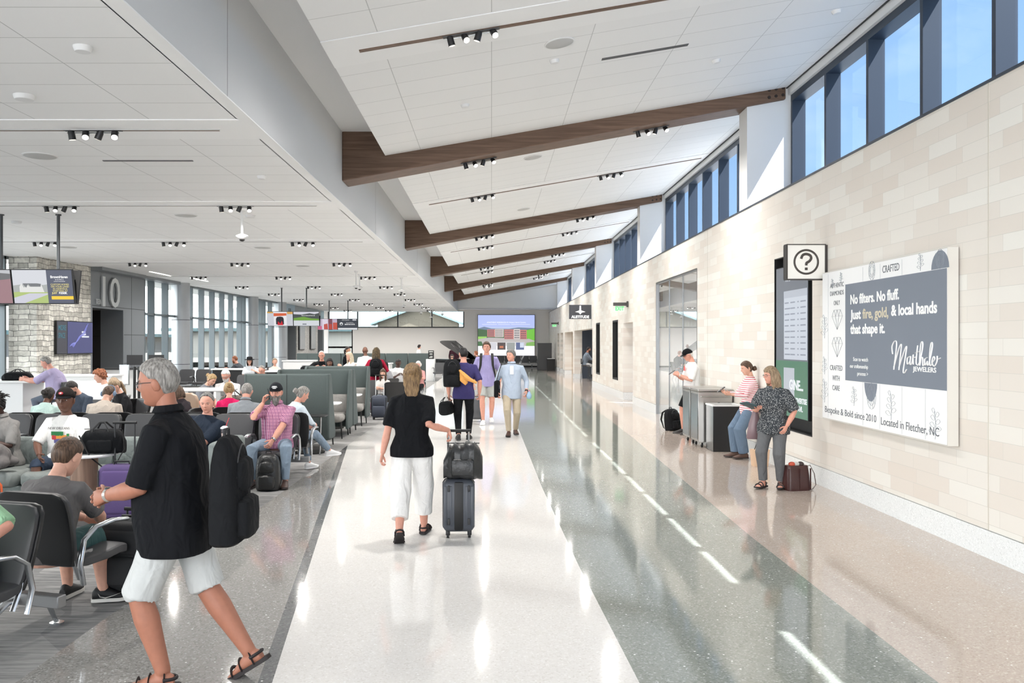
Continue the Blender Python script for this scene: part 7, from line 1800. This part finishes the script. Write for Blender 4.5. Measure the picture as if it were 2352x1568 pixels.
p = sit('white haired man in black polo leaning on the white high counter', -4.70, 24.15, 184, H=1.74, b=1.1, Pz=.80, lean=10, sk='pink', hair=('thin', 'white'), top=BLK, sleeve=.95, q=1, hL=(-.18, .44, 1.18), hR=(.14, .44, 1.18), eL=(-1, -.1, -.5), eR=(1, -.1, -.5), extras=[('glasses', (120, 110, 104))], fL=(-.12, .3, .3), fR=(.12, .3, .3))
p = sit('woman with long pale blonde hair and white blouse at the counter', -3.86, 24.05, 130, H=1.68, sex='f', Pz=.80, lean=8, sk='fair', hair=('long', 'palegold', .42), head=(10, 0, 0), top=c('white_blouse', 228, 224, 222), sleeve=1.7, hL=(-.05, .36, 1.2), hR=(.1, .34, 1.2), fL=(-.12, .3, .3), fR=(.12, .3, .3))
p = person('dark haired person in black top behind the pale blonde woman', -4.95, 29.8, 250, H=1.72, sex='f', sk='olive', hair=('ponytail', 'dark', .1), top=BLK, sleeve=.8, bottom=BLK, q=1, hL=(-.1, .4, 1.0), hR=(.1, .4, 1.0))
p = person('bald man in white t-shirt seen from behind beyond the booths', -3.82, 26.4, 30, H=1.74, b=1.1, sk='brown', hair=('none', 'black'), top=WHT, sleeve=.9, bottom=DENIM_D, q=1)
p = person('woman with long braids in red jacket wearing a black backpack', -3.00, 22.6, -6, H=1.74, sex='f', b=1.05, sk='brown', hair=('longlocs', 'locs'), top=c('red_jacket', 160, 30, 56), sleeve=1.9, bottom=c('plum', 74, 40, 60), q=1, hL=(-.2, .2, 1.1), hR=(.22, .18, 1.1))
backpack('black backpack worn by the woman in the red jacket', (-2.97, 22.36, .98), -6, .34, .46, .18, CANV)
p = sit('woman with long dark hair seen just above the third booth', -3.95, 21.2, 195, chair='chair under the dark haired woman above the booth', H=1.72, sex='f', Pz=.66, sk='brown', hair=('bob', 'black', .18), top=c('dark_blouse', 44, 40, 44), sleeve=.9)
p = sit('woman with dark ponytail in black and white patterned top', -2.82, 23.65, 60, H=1.70, sex='f', b=1.1, Pz=.60, lean=14, sk='brown', hair=('ponytail', 'black', .28), head=(0, 0, 0), top=c('patterned', 214, 214, 216, kind='zig', col2=(60, 60, 68)), sleeve=1.6, bottom=CHAR, q=1)
p = sit('man in white t-shirt looking at phone behind the patterned top woman', -2.72, 25.2, 200, chair='chair under the man in white behind the patterned top', H=1.74, b=1.1, Pz=.58, sk='dark', hair=('crew', 'black'), head=(0, 20, 0), top=WHT, sleeve=.95, hL=(-.1, .3, .9), hR=(.1, .3, .9))
p = sit('girl with very long brown hair and folded arms behind navy suitcase', -2.74, 22.0, 182, H=1.48, sex='f', Pz=.47, lean=4, sk='fair', hair=('long', 'brown', .36), top=c('pale_grey_tee', 206, 202, 198), sleeve=.85, q=1, hL=(.06, .22, .72), hR=(-.06, .24, .70), eL=(-.8, 0, -.5), eR=(.8, 0, -.5))
p = sit('white haired woman in coral top sitting with raised hands', -2.25, 27.0, 165, H=1.62, sex='f', sk='pink', hair=('bob', 'white', .10), top=c('coral', 206, 150, 146), sleeve=1.1, bottom=BLK, hL=(-.1, .34, .8), hR=(.04, .34, .86))
p = person('small distant person with dark hair in white shirt by far wall', -4.55, 54.5, -60, H=1.72, sk='fair', hair=('curly', 'dark'), top=WHT, bottom=CHAR, q=0)
p = sit('woman with dark hair in floral top at the small black table', -1.75, 38.5, 186, H=1.62, sex='f', Pz=.56, sk='fair', hair=('bob', 'dark', .14), top=c('floral', 214, 196, 192), sleeve=1.2, bottom=BLK, hL=(-.1, .3, .9), hR=(.1, .3, .85), chair='chair under the woman in floral top')
p = person('man in dark maroon shirt standing behind the piano lid', -2.05, 47.5, 185, H=1.78, sk='brown', hair=('none', 'black'), top=c('maroon', 52, 26, 36), sleeve=1.5, bottom=BLK, q=0)
p = sit('person with brown hair in dark clothes beside the lavender shirt man', -.72, 43.5, 80, chair='distant chair under the person in dark clothes', H=1.70, Pz=.62, sk='pink', hair=('shortfull', 'red'), top=BLK, sleeve=1.5)
p = sit('man in grey blue shirt sitting on a bar stool in the opening', 4.50, 41.7, -84, H=1.78, Pz=.82, lean=14, sk='tan', hair=('short', 'dark'), beard=('dark', 0), top=c('slate_shirt', 118, 128, 140), sleeve=1.4, bottom=c('light_trouser', 186, 186, 188), q=1, hL=(-.1, .46, 1.08), hR=(.08, .46, 1.08), fL=(-.1, .36, .3), fR=(.1, .36, .3), extras=[('glasses',)], shoe=SH_D)
